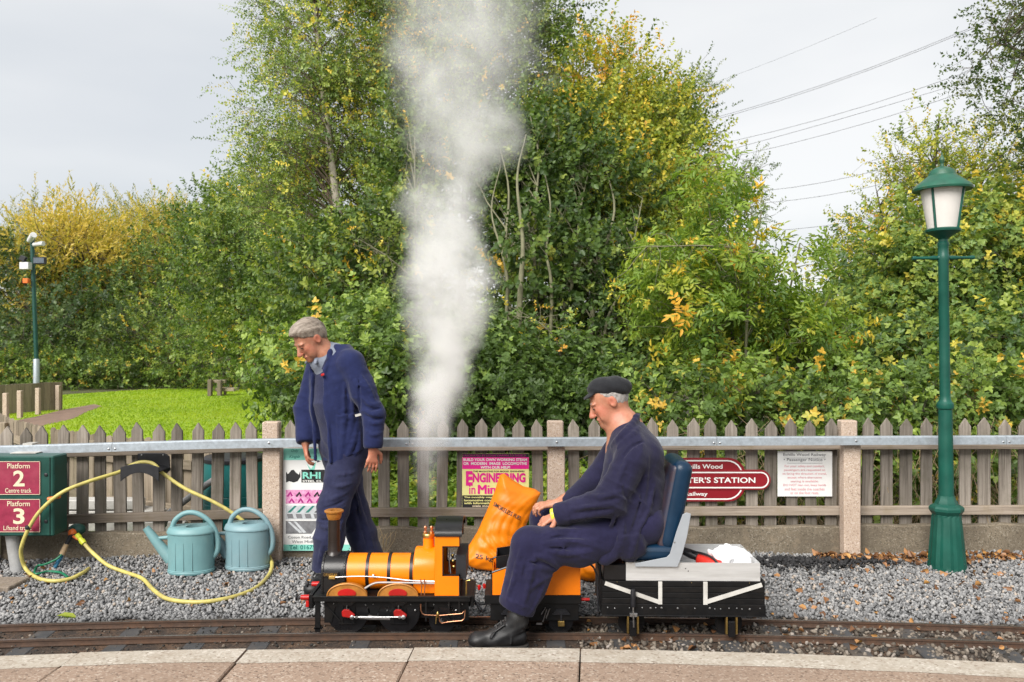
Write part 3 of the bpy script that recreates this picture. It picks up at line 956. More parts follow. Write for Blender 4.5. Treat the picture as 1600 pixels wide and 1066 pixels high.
def arcs(a, b, K=6, sag=0.0, wig=0.05):
    """bowed paths from a to b"""
    s = np.linspace(0, 1, K)[None, :, None]
    p = a[:, None] * (1 - s) + b[:, None] * s
    L = np.linalg.norm(b - a, axis=1)[:, None, None]
    bow = np.sin(s * PI)
    p = p + bow * L * (rng.normal(0, wig, (len(a), 1, 3)) + np.array([0, 0, sag])) + rng.normal(0, wig * 0.25, p.shape) * L * bow
    return p

def Bl(px, py, Y, rx, ry, rd, w=1.0):
    """crown lobe: centre at a photograph pixel and depth, half sizes in pixels and depth in metres"""
    return (np.array(P(px, py, Y)), np.array([rx * Y / FPX, rd, ry * Y / FPX]), w)

def clumps(blobs, n, shell=0.72, gap=0.0, gs=1.6):
    vol = np.array([np.prod(b[1]) ** 0.8 * b[2] for b in blobs]); vol /= vol.sum()
    out, od = [], []
    while sum(len(o) for o in out) < n:
        w = rng.choice(len(blobs), n, p=vol)
        d = rng.normal(size=(n, 3)); d /= np.linalg.norm(d, axis=1)[:, None]
        r = np.where(rng.random(n) < shell, rng.uniform(0.72, 1.03, n), rng.random(n) ** (1 / 3) * 0.8)
        c = np.array([b[0] for b in blobs])[w]; ra = np.array([b[1] for b in blobs])[w]
        p = c + d * ra * r[:, None]
        g = (np.sin(p[:, 0] * 2.1 * gs + 1.3 * p[:, 2] * gs) + np.sin(p[:, 2] * 2.7 * gs - 0.8 * p[:, 1]) + np.sin(p[:, 1] * 2.3 * gs + p[:, 0] * 1.1)) / 3
        ok = (g + rng.normal(0, 0.15, n) > gap - 1) & (p[:, 2] > 0.03)
        dd = d / ra; dd /= np.linalg.norm(dd, axis=1)[:, None]
        out.append(p[ok]); od.append(dd[ok])
    return np.concatenate(out)[:n], np.concatenate(od)[:n]

def tree(name, label, cat, stems, blobs, nclump, per, cr, temps, scale, mat, bark='bark', tint=(0.35, 0.2), ctint=0.15, up=0.5, out=0.7, rnd=0.6,
         limbs=40, lr=0.02, twigs=0.25, twr=0.004, gap=0.0, gs=1.6, shell=0.72, group=None, tfun=None, sag=0.1, crown='crown', flat=1.0):
    """stems: list of (points, r0, r1). blobs: crown lobes. per shoots in each of nclump clumps of radius cr."""
    base = Vector(stems[0][0][0]) if stems else Vector((blobs[0][0][0], blobs[0][0][1], 0.0))
    root = thing(name, base, label, cat, group)
    C, D = clumps(blobs, nclump, shell, gap, gs)
    b0 = np.array(base)
    allst = []
    for pts, r0, r1 in stems:
        sp = spline(pts, 5)
        k = len(sp)
        MB().tube(sp, [r0 + (r1 - r0) * (i / (k - 1)) ** 0.8 for i in range(k)], 9).build('trunk', bark, root, smooth=60)
        allst += [(np.array(p), r0 + (r1 - r0) * i / (k - 1)) for i, p in enumerate(sp)]
    Vb, Qb, nb = [], [], 0
    if stems and limbs:
        sel = rng.choice(len(C), min(limbs, len(C)), replace=False)
        SP = np.array([a for a, _ in allst]); SR = np.array([r for _, r in allst])
        E = C[sel]
        dz = E[:, None, 2] - SP[None, :, 2]
        hd = np.linalg.norm(E[:, None, :2] - SP[None, :, :2], axis=2)
        cost = np.abs(dz - 0.7 * hd) + 0.6 * hd + rng.uniform(0, 0.5, dz.shape)
        j = cost.argmin(1)
        A = SP[j]
        pa = arcs(A, E, 7, sag, 0.06)
        v, q = tubes(pa, np.minimum(lr, SR[j] * 0.6), np.full(len(E), max(0.003, lr * 0.18)), 5)
        Vb.append(v); Qb.append(q); nb += len(v)
    # shoots of each clump
    nn = len(C) * per
    ci = np.repeat(np.arange(len(C)), per)
    off = rng.normal(0, cr, (nn, 3)) * np.array([1, 1, 0.8 * flat])
    pos = C[ci] + off
    pos[:, 2] = np.maximum(pos[:, 2], 0.02)
    dirs = D[ci] * out + off / cr * 0.35 + np.array([0, 0, up]) + rng.normal(0, rnd, (nn, 3))
    ct = rng.normal(tint[0], ctint, len(C))
    tt = ct[ci] + rng.normal(0, tint[1] * 0.5, nn)
    if tfun is not None: tt = tt + tfun(pos)
    sc_ = rng.uniform(scale[0], scale[1], nn)
    if twigs > 0:
        k = rng.random(nn) < twigs
        pa = arcs(C[ci][k], pos[k] + dirs[k] / np.linalg.norm(dirs[k], axis=1)[:, None] * sc_[k][:, None] * 0.15, 4, 0.03, 0.08)
        v, q = tubes(pa, np.full(k.sum(), twr), np.full(k.sum(), twr * 0.4), 3)
        Vb.append(v); Qb.append(q + nb); nb += len(v)
    if Vb:
        link_mesh('limbs', np_mesh('limbs', np.concatenate(Vb) - b0, Q=np.concatenate(Qb), smooth=True), bark if bark != 'birch_bark' else 'twig_bark', root)['kind'] = 'stuff'
    V, Q, T = place(temps, pos, dirs, sc_, tt)
    V[:, 2] = np.maximum(V[:, 2], -0.01)
    link_mesh(crown, np_mesh(crown, V - b0, Q=Q, attrs={'tint': T}), mat, root)['kind'] = 'stuff'
    return root

# leaf colours
leaf_mat('birch_leaf', [(0.0, (0.1029, 0.1645, 0.05203)), (0.35, (0.2444, 0.3314, 0.09753)), (0.65, (0.4376, 0.5037, 0.1464)), (0.85, (0.75, 0.6628, 0.1138)), (1.0, (0.75, 0.5832, 0.09753))])
leaf_mat('dark_leaf', [(0.0, (0.05007, 0.08919, 0.02833)), (0.4, (0.1252, 0.1973, 0.04452)), (0.7, (0.2732, 0.3345, 0.07082)), (0.9, (0.3729, 0.4, 0.075)), (1.0, (0.75, 0.475, 0.07005))])
leaf_mat('gold_green_leaf', [(0.0, (0.08799, 0.1423, 0.03347)), (0.35, (0.2249, 0.293, 0.04781)), (0.65, (0.4495, 0.4435, 0.05978)), (0.88, (0.75, 0.569, 0.07172)), (1.0, (0.75, 0.4017, 0.07172))])
leaf_mat('lime_leaf', [(0.0, (0.09808, 0.1776, 0.03436)), (0.4, (0.2312, 0.338, 0.05156)), (0.7, (0.4064, 0.4353, 0.06015)), (0.9, (0.7286, 0.4925, 0.05156)), (1.0, (0.75, 0.4124, 0.05156))], trans=0.42)
leaf_mat('bramble_leaf', [(0.0, (0.06393, 0.1078, 0.02972)), (0.4, (0.1544, 0.2427, 0.05614)), (0.75, (0.333, 0.4315, 0.08256)), (0.93, (0.6927, 0.4675, 0.08256)), (1.0, (0.75, 0.4854, 0.08256))])
leaf_mat('bank_leaf', [(0.0, (0.07014, 0.1275, 0.04371)), (0.35, (0.1703, 0.264, 0.06801)), (0.65, (0.3606, 0.4095, 0.07773)), (0.88, (0.6813, 0.5642, 0.08501)), (1.0, (0.75, 0.546, 0.07288))])
leaf_mat('willow_leaf', [(0.0, (0.13, 0.176, 0.044)), (0.4, (0.29, 0.297, 0.0605)), (0.75, (0.5, 0.407, 0.066)), (1.0, (0.64, 0.473, 0.0935))])
leaf_mat('hedge_leaf', [(0.0, (0.03465, 0.06468, 0.02228)), (0.5, (0.07673, 0.1263, 0.0396)), (1.0, (0.1609, 0.2156, 0.06188))])
leaf_mat('grey_leaf', [(0.0, (0.0828, 0.1242, 0.0552)), (0.5, (0.1725, 0.2277, 0.0966)), (1.0, (0.3312, 0.345, 0.1242))])
leaf_mat('oak_leaf', [(0.0, (0.032, 0.0616, 0.0198)), (0.5, (0.09, 0.1364, 0.036)), (1.0, (0.22, 0.22, 0.054))])
leaf_mat('grass_blade', [(0.0, (0.138, 0.2392, 0.00736)), (0.5, (0.2668, 0.3864, 0.0092)), (1.0, (0.322, 0.3864, 0.0184))])
leaf_mat('litter_leaf', [(0.0, (0.1, 0.045, 0.022)), (0.4, (0.22, 0.105, 0.045)), (0.75, (0.34, 0.17, 0.075)), (1.0, (0.46, 0.24, 0.07))], trans=0.1)

small = shoots(6, 13, 0.30, 0.050, 0.036, simple=True)
tiny = shoots(6, 15, 0.34, 0.040, 0.030, simple=True, spread=1.1)
mid = shoots(6, 11, 0.30, 0.072, 0.050)
midq = shoots(6, 11, 0.30, 0.072, 0.052, simple=True)
roundl = shoots(6, 9, 0.30, 0.075, 0.066)
tri = shoots(6, 6, 0.26, 0.066, 0.044, kind='tri', simple=False)
pinn = shoots(6, 5, 0.24, 0.100, 0.036, kind='pinnate', spread=1.0, jit=0.5)
pinnf = shoots(5, 4, 0.20, 0.080, 0.026, kind='pinnate', simple=True, spread=1.1)
far = shoots(6, 12, 0.7, 0.17, 0.12, simple=True)
farn = shoots(6, 14, 0.9, 0.19, 0.055, simple=True, spread=0.6)

def gy(px, Y): return (fx(px, Y), Y, 0.0)

# --- far left: golden willows, dark hedge, bramble mound
for i, (px, py, Y, rx, ry, lab, tn) in enumerate([
        (50, 415, 50, 120, 98, 'tall olive gold willow behind the camera pole, leftmost of the far trees', 0.5),
        (215, 412, 52, 95, 96, 'olive willow with an airy top right of the camera pole', 0.30),
        (122, 425, 33, 55, 85, 'bright golden willow leaning to the right behind the camera pole', 0.95),
        (268, 385, 46, 62, 60, 'small golden crown between the olive willow and the green trees', 0.72)]):
    g = gy(px, Y)
    tree('willow_tree', lab, 'tree', [([g, (g[0] + .3, Y, 3), P(px, py - ry * .4, Y)], 0.22, 0.05)],
         [Bl(px, py, Y, rx, ry, 3.0), Bl(px - rx * .5, py - ry * .15, Y, rx * .5, ry * .75, 2.4), Bl(px + rx * .45, py + ry * .1, Y + 1, rx * .5, ry * .8, 2.4)],
         360, 5, 0.5, farn, (0.6, 1.3), 'willow_leaf', tint=(tn, 0.3), up=0.6, gap=0.62, gs=0.5, limbs=60, lr=0.05, twigs=0.3, twr=0.016, group='willows at the far end of the meadow')
tree('hedge_bush', 'big grey green bush of fine leaves behind the camera pole', 'bush', [([gy(40, 31), P(45, 500, 31), P(50, 430, 31)], 0.12, 0.04)],
     [Bl(20, 490, 31, 120, 110, 2.6), Bl(120, 520, 29, 85, 75, 2.2), Bl(-20, 440, 32, 70, 70, 2.0), Bl(60, 570, 29, 160, 60, 2.0), Bl(-150, 500, 30, 110, 95, 2.4), Bl(-300, 510, 29, 120, 95, 2.4), Bl(-420, 520, 26, 120, 90, 2.4)],
     640, 7, 0.42, far, (0.55, 0.95), 'hedge_leaf', tint=(0.45, 0.4), gap=0.55, gs=0.7, limbs=60, lr=0.03, twigs=0.3, twr=0.012)
tree('bramble_mound', 'low dark mound of brambles along the far edge of the lawn', 'bush', [],
     [Bl(120, 592, 27.5, 110, 32, 1.2), Bl(230, 590, 28, 90, 34, 1.3), Bl(20, 590, 27, 90, 40, 1.5), Bl(310, 600, 28.5, 60, 24, 1.0)],
     330, 6, 0.25, far, (0.4, 0.65), 'bramble_leaf', tint=(0.36, 0.4), gap=0.3, limbs=0, twigs=0.2, twr=0.01)
# --- green trees between the meadow and the birch
tree('round_tree', 'dark green tree with a dense round crown beside the golden willows', 'tree', [([gy(330, 34), P(330, 480, 34), P(320, 370, 34)], 0.2, 0.05)],
     [Bl(318, 410, 34, 52, 78, 2.4), Bl(345, 365, 34, 42, 52, 2.2), Bl(270, 470, 33, 75, 60, 2.4), Bl(205, 485, 34, 62, 62, 2.4), Bl(220, 425, 36, 55, 55, 2.4)],
     330, 7, 0.45, far, (0.6, 1.0), 'dark_leaf', tint=(0.34, 0.35), gap=0.5, gs=0.6, limbs=60, lr=0.05, twigs=0.2, twr=0.012)
tree('meadow_bush', 'olive brown bush at the far edge of the lawn behind the old bench frame', 'bush', [([gy(260, 29), P(262, 560, 29), P(255, 500, 29)], 0.06, 0.02)],
     [Bl(245, 540, 29, 62, 58, 1.7), Bl(320, 545, 28, 50, 62, 1.6), Bl(190, 545, 30, 50, 50, 1.6), Bl(370, 570, 27, 60, 46, 1.4)],
     300, 6, 0.36, far, (0.45, 0.75), 'dark_leaf', tint=(0.42, 0.4), gap=0.45, gs=0.8, limbs=60, lr=0.03, twigs=0.4, twr=0.01)
tree('maple_tree', 'bright green leafy tree over the right end of the lawn', 'tree', [([gy(430, 20), P(425, 520, 20), P(415, 400, 20)], 0.12, 0.04)],
     [Bl(395, 420, 20, 95, 95, 2.0), Bl(440, 350, 20, 70, 70, 1.8), Bl(380, 495, 21.5, 80, 68, 1.7), Bl(450, 495, 19.5, 75, 80, 1.8), Bl(380, 340, 21, 50, 45, 1.4)],
     520, 9, 0.30, midq, (0.8, 1.6), 'dark_leaf', tint=(0.40, 0.35), gap=0.45, gs=0.9, limbs=90, lr=0.035, twigs=0.2, twr=0.006,
     tfun=lambda p: np.where(rng.random(len(p)) < 0.03, 0.25, 0.0))
# --- birch, left of the steam
tree('birch_tree', 'tall airy birch with pale trunk and drooping twigs left of the steam', 'tree',
     [([gy(560, 14), P(548, 480, 13.6), P(528, 330, 13.2), P(508, 170, 13.4), P(494, 30, 13.8), P(488, -70, 14)], 0.11, 0.025),
      ([gy(575, 14.2), P(585, 480, 14.2), P(572, 330, 14.2), P(585, 150, 14.2), P(590, -40, 14.2)], 0.07, 0.015)],
     [Bl(500, 60, 14, 105, 90, 1.3), Bl(470, 180, 13.6, 85, 85, 1.2), Bl(440, 250, 13.8, 62, 60, 1.0), Bl(545, 200, 14.2, 85, 110, 1.2), Bl(590, 70, 14.4, 70, 110, 1.2), Bl(480, 330, 13.6, 95, 70, 1.1), Bl(590, 330, 14.2, 75, 110, 1.2),
      Bl(420, 40, 14, 35, 45, 0.7), Bl(410, 140, 14, 28, 40, 0.6), Bl(540, -60, 14, 110, 60, 1.3)],
     1150, 6, 0.19, tiny, (0.85, 1.35), 'birch_leaf', bark='birch_bark', tint=(0.36, 0.35), ctint=0.16, up=-0.45, out=0.5, rnd=0.5, limbs=260, lr=0.018, twigs=0.55, twr=0.0035, gap=0.62, gs=1.5, sag=0.12,
     tfun=lambda p: np.where((np.sin(p[:, 0] * 7) + np.sin(p[:, 2] * 6 + 1) > 1.25), 0.28, 0.0))
# --- green mass between birch and steam, lower half
tree('hazel_thicket', 'green thicket of hazel stems below the birch, behind the standing man', 'bush',
     [([gy(500, 11.5), P(505, 520, 11.5), P(520, 420, 11.5)], 0.04, 0.012), ([gy(600, 11), P(598, 500, 11), P(610, 360, 11)], 0.04, 0.012), ([gy(640, 11), P(650, 470, 11), P(648, 250, 11)], 0.045, 0.012)],
     [Bl(560, 470, 11.5, 95, 110, 1.2), Bl(500, 450, 12.2, 70, 90, 1.1), Bl(625, 420, 11.4, 60, 110, 1.0), Bl(482, 520, 13, 40, 80, 1.0), Bl(600, 560, 10.6, 90, 90, 1.1), Bl(650, 250, 12.5, 45, 130, 0.9)],
     620, 7, 0.2, mid, (0.6, 1.2), 'dark_leaf', bark='green_bark', tint=(0.36, 0.38), gap=0.5, gs=1.5, limbs=160, lr=0.014, twigs=0.3, twr=0.0035,
     tfun=lambda p: np.where(rng.random(len(p)) < 0.02, 0.3, 0.0))
# --- tall alder behind the steam
tree('alder_tree', 'tall alder behind the top of the steam', 'tree',
     [([gy(720, 13), P(722, 420, 13), P(730, 200, 13), P(740, -60, 13)], 0.09, 0.02), ([gy(690, 13.4), P(685, 400, 13.4), P(670, 150, 13.4), P(660, -60, 13.4)], 0.06, 0.02)],
     [Bl(740, 40, 13.2, 115, 110, 1.4), Bl(680, 130, 13.4, 75, 120, 1.2), Bl(800, 120, 13, 90, 110, 1.3), Bl(860, 20, 13, 45, 42, 0.8), Bl(720, 280, 13, 100, 110, 1.3), Bl(740, -70, 13, 130, 60, 1.4), Bl(640, 20, 13.6, 60, 110, 1.2)],
     900, 6, 0.2, small, (0.95, 1.35), 'dark_leaf', tint=(0.46, 0.35), gap=0.55, gs=1.5, limbs=220, lr=0.02, twigs=0.3, twr=0.004, up=0.2,
     tfun=lambda p: np.where((p[:, 0] < -0.95) & (rng.random(len(p)) < 0.35), 0.38, 0.0))
# --- dark multi-stemmed alder behind the seated man
st = []
for q, (b0_, m_, t_) in enumerate([((772, 10.6), (792, 480), (768, 330)), ((790, 10.8), (797, 500), (795, 300)), ((806, 10.4), (812, 480), (808, 280)), ((850, 10.6), (862, 470), (860, 320)), ((880, 10.9), (876, 520), (905, 340)), ((905, 11), (925, 500), (960, 330)), ((935, 10.8), (945, 520), (990, 380)), ((835, 11.2), (838, 470), (842, 250))]):
    st.append(([gy(b0_[0], b0_[1] - 0.9), P(m_[0], m_[1], b0_[1] - 1.0), P((m_[0] + t_[0]) / 2 + 7 * (-1) ** q, (m_[1] + t_[1]) / 2, b0_[1] - 0.9), P(t_[0], t_[1], b0_[1] - 0.6), P(t_[0] + 14 * (-1) ** q, t_[1] - 70, b0_[1] - 0.1)], 0.028 + 0.010 * (q % 3), 0.006))
tree('coppiced_alder', 'dark alder with many upright stems behind the seated man', 'tree', st,
     [Bl(850, 430, 10.4, 95, 85, 0.9), Bl(790, 330, 11.2, 80, 90, 1.0), Bl(930, 470, 10.6, 95, 90, 1.0), Bl(900, 330, 11.4, 110, 90, 1.1), Bl(960, 570, 10.4, 70, 70, 0.9), Bl(830, 580, 11.4, 110, 70, 0.9), Bl(850, 250, 11.6, 90, 70, 1.0)],
     620, 7, 0.20, roundl, (0.6, 1.15), 'dark_leaf', bark='green_bark', tint=(0.22, 0.34), gap=0.66, gs=1.5, limbs=200, lr=0.014, twigs=0.35, twr=0.0035, up=0.55,
     tfun=lambda p: np.where(rng.random(len(p)) < 0.02, 0.5, 0.0))
# --- yellowing round crown right of the steam
tree('yellowing_tree', 'broad tree with a rounded yellow green crown right of the steam', 'tree',
     [([gy(960, 13), P(955, 480, 13), P(945, 300, 13), P(950, 150, 13)], 0.08, 0.02), ([gy(1000, 13.3), P(1015, 470, 13.3), P(1030, 300, 13.3)], 0.06, 0.02), ([gy(930, 13.4), P(905, 450, 13.4), P(890, 260, 13.4)], 0.06, 0.02)],
     [Bl(945, 170, 13, 105, 90, 1.2), Bl(1020, 240, 13, 68, 105, 1.1), Bl(900, 250, 12.8, 80, 90, 1.1), Bl(1010, 360, 12.8, 78, 90, 1.1), Bl(960, 300, 12.4, 90, 100, 1.1), Bl(1045, 190, 13.4, 38, 55, 0.8), Bl(1040, 460, 12.6, 80, 80, 1.0)],
     1000, 7, 0.2, small, (1.0, 1.45), 'gold_green_leaf', tint=(0.50, 0.35), ctint=0.15, gap=0.42, gs=1.4, limbs=220, lr=0.016, twigs=0.3, twr=0.0035, up=0.3,
     tfun=lambda p: 0.10 * np.sin(p[:, 0] * 2.2 - p[:, 2] * 1.5))
tree('ash_tree', 'grey green ash showing beyond the yellowing crown against the sky', 'tree',
     [([gy(1090, 24), P(1085, 400, 24), P(1070, 220, 24)], 0.14, 0.03)],
     [Bl(1050, 180, 24, 42, 55, 1.2), Bl(1080, 260, 24, 50, 80, 1.4), Bl(1120, 330, 24.5, 55, 65, 1.4), Bl(1160, 290, 25, 28, 50, 0.9), Bl(1135, 420, 25, 40, 60, 1.2), Bl(1085, 150, 24, 22, 30, 0.6)],
     170, 5, 0.34, far, (0.3, 0.55), 'grey_leaf', tint=(0.45, 0.4), gap=0.75, gs=0.9, limbs=110, lr=0.03, twigs=0.5, twr=0.009)
# --- lime elder with long leaflets, right of the seated man
st = []
for q, (bx, by, pts) in enumerate([(1130, 8.2, [(1128, 560), (1120, 430), (1105, 300)]), (1160, 8.0, [(1165, 560), (1172, 440), (1190, 330)]), (1190, 8.2, [(1215, 560), (1235, 450), (1250, 380)]), (1100, 8.4, [(1075, 560), (1050, 470), (1010, 400)]), (1210, 8.5, [(1240, 590), (1280, 500), (1300, 450)]), (1145, 8.6, [(1145, 500), (1150, 380), (1160, 300)])]):
    st.append(([gy(bx, by)] + [P(a, c, by) for a, c in pts], 0.020, 0.007))
tree('elder_shrub', 'lime green elder shrub with long hanging leaflets right of the seated man', 'shrub', st,
     [Bl(1105, 425, 8.1, 62, 70, 0.5), Bl(1122, 320, 8.2, 30, 62, 0.35, 0.8), Bl(1180, 495, 8.1, 55, 50, 0.5), Bl(1245, 405, 8.2, 30, 24, 0.25, 0.4), Bl(1050, 455, 8.3, 50, 62, 0.5), Bl(1140, 530, 8.0, 120, 55, 0.5), Bl(1250, 520, 8.2, 60, 40, 0.4), Bl(1128, 262, 8.3, 14, 26, 0.2, 0.6)],
     125, 4, 0.12, pinn, (0.5, 0.9), 'lime_leaf', bark='green_bark', tint=(0.38, 0.3), ctint=0.13, gap=0.62, gs=2.6, limbs=110, lr=0.009, twigs=0.5, twr=0.003, up=0.5,
     tfun=lambda p: np.where(rng.random(len(p)) < 0.04, 0.42, 0.0))
tree('dogwood_bush', 'mid green bush filling the space behind the elder', 'bush', [([gy(1090, 9.6), P(1090, 520, 9.6), P(1085, 440, 9.6)], 0.03, 0.01)],
     [Bl(1080, 500, 9.6, 75, 70, 0.7), Bl(1170, 540, 9.4, 80, 60, 0.7), Bl(1250, 560, 9.2, 70, 60, 0.7), Bl(1060, 420, 10, 50, 60, 0.6), Bl(1325, 545, 9.6, 50, 50, 0.6)],
     330, 6, 0.15, mid, (0.6, 0.9), 'gold_green_leaf', tint=(0.24, 0.3), ctint=0.12, gap=0.5, gs=2.0, limbs=80, lr=0.01, twigs=0.4, twr=0.003)
# --- thin branch with yellow leaves reaching left from the elder
tree('sapling', 'thin ash sapling with drooping leaves on the far side of the elder', 'tree',
     [([gy(1180, 10.5), P(1178, 520, 10.5), P(1160, 380, 10.5), P(1145, 260, 10.5)], 0.03, 0.008)],
     [Bl(1140, 320, 10.5, 32, 45, 0.5), Bl(1150, 400, 10.5, 45, 55, 0.6), Bl(1150, 480, 10.6, 60, 50, 0.7), Bl(1090, 390, 11, 40, 60, 0.6)],
     38, 4, 0.15, pinnf, (0.9, 1.25), 'gold_green_leaf', tint=(0.4, 0.4), gap=0.5, gs=1.5, limbs=80, lr=0.01, twigs=0.4, twr=0.0035)
# --- right bank, swallowed by climbing plants
tree('overgrown_bank', 'tall bank of bramble and hop leaves behind the lamp post', 'bush',
     [([gy(1420, 10.8), P(1430, 500, 10.8), P(1440, 330, 10.8)], 0.05, 0.02), ([gy(1540, 10.8), P(1545, 480, 10.8), P(1540, 300, 10.8)], 0.05, 0.02)],
     [Bl(1390, 480, 10.2, 90, 110, 0.9), Bl(1480, 440, 10.0, 110, 120, 0.9), Bl(1580, 430, 9.8, 100, 140, 0.9), Bl(1420, 590, 9.0, 130, 70, 0.8), Bl(1560, 580, 8.8, 130, 90, 0.8), Bl(1330, 580, 9.4, 70, 60, 0.7), Bl(1660, 500, 9.6, 100, 160, 0.9)],
     900, 6, 0.17, tri, (0.72, 1.05), 'bank_leaf', tint=(0.34, 0.32), ctint=0.14, gap=0.40, gs=1.8, limbs=120, lr=0.012, twigs=0.25, twr=0.0035, up=0.5,
     tfun=lambda p: np.clip((p[:, 2] - 1.9) * 0.14, -0.05, 0.3))
tree('field_maple', 'yellow green field maple spreading above the bank behind the lantern', 'tree',
     [([gy(1450, 12), P(1455, 420, 12), P(1460, 260, 12), P(1468, 180, 12)], 0.06, 0.012), ([gy(1540, 12), P(1538, 400, 12), P(1520, 260, 12)], 0.06, 0.012), ([gy(1400, 12.2), P(1390, 420, 12.2), P(1370, 300, 12.2)], 0.05, 0.01)],
     [Bl(1440, 340, 12, 95, 65, 1.0), Bl(1370, 400, 12, 70, 60, 0.9), Bl(1540, 330, 11.8, 90, 75, 1.0), Bl(1470, 255, 12, 75, 60, 0.8, 0.5), Bl(1390, 270, 12.2, 60, 28, 0.6, 0.35), Bl(1455, 190, 12, 40, 38, 0.5, 0.35), Bl(1560, 235, 12, 60, 45, 0.7, 0.5), Bl(1330, 268, 12.2, 32, 14, 0.3, 0.3), Bl(1620, 320, 11.6, 70, 90, 1.0)],
     460, 5, 0.17, small, (0.7, 1.2), 'gold_green_leaf', tint=(0.5, 0.35), gap=0.7, gs=1.5, limbs=260, lr=0.012, twigs=0.6, twr=0.0035)
# --- dark bough reaching in at the top right
kb = [P(1760, 560, 9.2), P(1740, 250, 9.2), P(1720, -60, 9.2)]
kb[0] = (kb[0][0], kb[0][1], 0.0)
tree('oak_tree', 'dark oak bough hanging in at the top corner above the lamp', 'tree', [(kb, 0.16, 0.06), ([P(1735, 120, 9.2), P(1650, 110, 9.1), P(1570, 70, 9.1), P(1535, 90, 9.1)], 0.03, 0.006)],
     [Bl(1560, 90, 9.1, 50, 48, 0.5), Bl(1620, 40, 9.1, 70, 60, 0.7), Bl(1590, 160, 9.1, 42, 45, 0.5), Bl(1650, 200, 9.2, 70, 70, 0.7), Bl(1575, 20, 9.1, 35, 22, 0.35), Bl(1535, 105, 9.0, 26, 14, 0.25, 1.4), Bl(1720, 60, 9.3, 120, 130, 1.0)],
     210, 5, 0.12, small, (0.6, 1.05), 'oak_leaf', tint=(0.5, 0.4), gap=0.7, gs=2.0, limbs=140, lr=0.012, twigs=0.5, twr=0.003, up=0.1)
# --- brambles directly behind the fence
tree('bramble_bush', 'leafy bramble bush behind the steel rail next to the standing man', 'bush', [],
     [Bl(520, 610, 8.2, 90, 90, 0.7), Bl(462, 650, 8.6, 34, 42, 0.4), Bl(600, 620, 8.0, 70, 80, 0.7), Bl(570, 540, 8.8, 60, 60, 0.6), Bl(480, 580, 9.0, 45, 55, 0.5)],
     330, 6, 0.13, tri, (0.65, 1.05), 'bramble_leaf', tint=(0.36, 0.35), gap=0.35, gs=2.0, limbs=0, twigs=0.35, twr=0.003, up=0.5)
tree('ivy_bank', 'dark ivy and bramble bank behind the fuel sack and the seated man', 'bush', [],
     [Bl(700, 640, 8.4, 80, 75, 0.7), Bl(790, 630, 8.6, 90, 70, 0.7), Bl(900, 640, 8.5, 80, 60, 0.7), Bl(980, 640, 8.3, 60, 65, 0.6), Bl(740, 570, 9.2, 80, 60, 0.7), Bl(860, 585, 9.4, 90, 50, 0.7)],
     460, 6, 0.14, tri, (0.7, 1.0), 'bramble_leaf', tint=(0.14, 0.3), gap=0.4, gs=2.0, limbs=0, twigs=0.25, twr=0.003, up=0.5)
tree('bramble_hedge', 'bramble hedge pressed against the fence behind the white notice', 'bush', [],
     [Bl(1080, 660, 7.3, 75, 70, 0.45), Bl(1180, 670, 7.2, 80, 75, 0.45), Bl(1290, 680, 7.2, 80, 80, 0.45), Bl(1400, 670, 7.2, 90, 75, 0.45), Bl(1500, 665, 7.2, 90, 80, 0.45), Bl(1610, 660, 7.2, 80, 85, 0.45), Bl(1150, 760, 7.0, 120, 60, 0.35), Bl(1350, 760, 7.0, 120, 60, 0.35), Bl(1530, 760, 7.0, 120, 60, 0.35)],
     520, 5, 0.12, tri, (0.6, 0.95), 'bramble_leaf', tint=(0.42, 0.35), ctint=0.16, gap=0.55, gs=2.2, limbs=0, twigs=0.8, twr=0.003, up=0.45,
     tfun=lambda p: np.where(rng.random(len(p)) < 0.035, 0.45, 0.0))
for q, (lab, pts) in enumerate((('pale bare branch arching down in front of the dark alder stems', [(880, 575), (868, 530), (835, 500), (800, 494)]), ('thin bare branch slanting up from the thicket left of the steam', [(500, 420), (480, 380), (464, 348)]), ('long pale branch slanting through the leaves between birch and steam', [(640, 430), (610, 405), (580, 385), (556, 372)]), ('bare forked branch with a few yellow leaves above the elder', [(1200, 400), (1150, 388), (1090, 384), (1010, 386)]))):
    Yb = (9.0, 11.6, 10.4, 7.6)[q]
    cs = [np.array(P(a_, b_, Yb)) for a_, b_ in pts]
    rt = thing('bare_branch', tuple(cs[0]), lab, 'branch', 'bare branches')
    sp_b = spline(cs, 5)
    MB().tube(sp_b, [0.014 * (1 - 0.7 * i / (len(sp_b) - 1)) for i in range(len(sp_b))], 6).build('stem', 'green_bark', rt, smooth=60)
    n = 26
    ix = rng.integers(2, len(sp_b), n); A_ = np.array([sp_b[i] for i in ix])
    E_ = A_ + rng.normal(0, 0.16, (n, 3)) + np.array([0, 0, -0.10])
    v, qd = tubes(arcs(A_, E_, 5, 0.05, 0.1), np.full(n, 0.004), np.full(n, 0.0015), 4)
    link_mesh('twigs', np_mesh('twigs', v - np.array(rt.location), Q=qd), 'green_bark', rt)['kind'] = 'stuff'
    k = rng.random(n) < 0.6
    V, Q, T = place(midq, E_[k], rng.normal(0, 1, (k.sum(), 3)) + np.array([0, 0, -0.4]), rng.uniform(0.35, 0.6, k.sum()), rng.normal(0.8, 0.12, k.sum()))
    link_mesh('leaves', np_mesh('leaves', V - np.array(rt.location), Q=Q, attrs={'tint': T}), 'gold_green_leaf', rt)['kind'] = 'stuff'
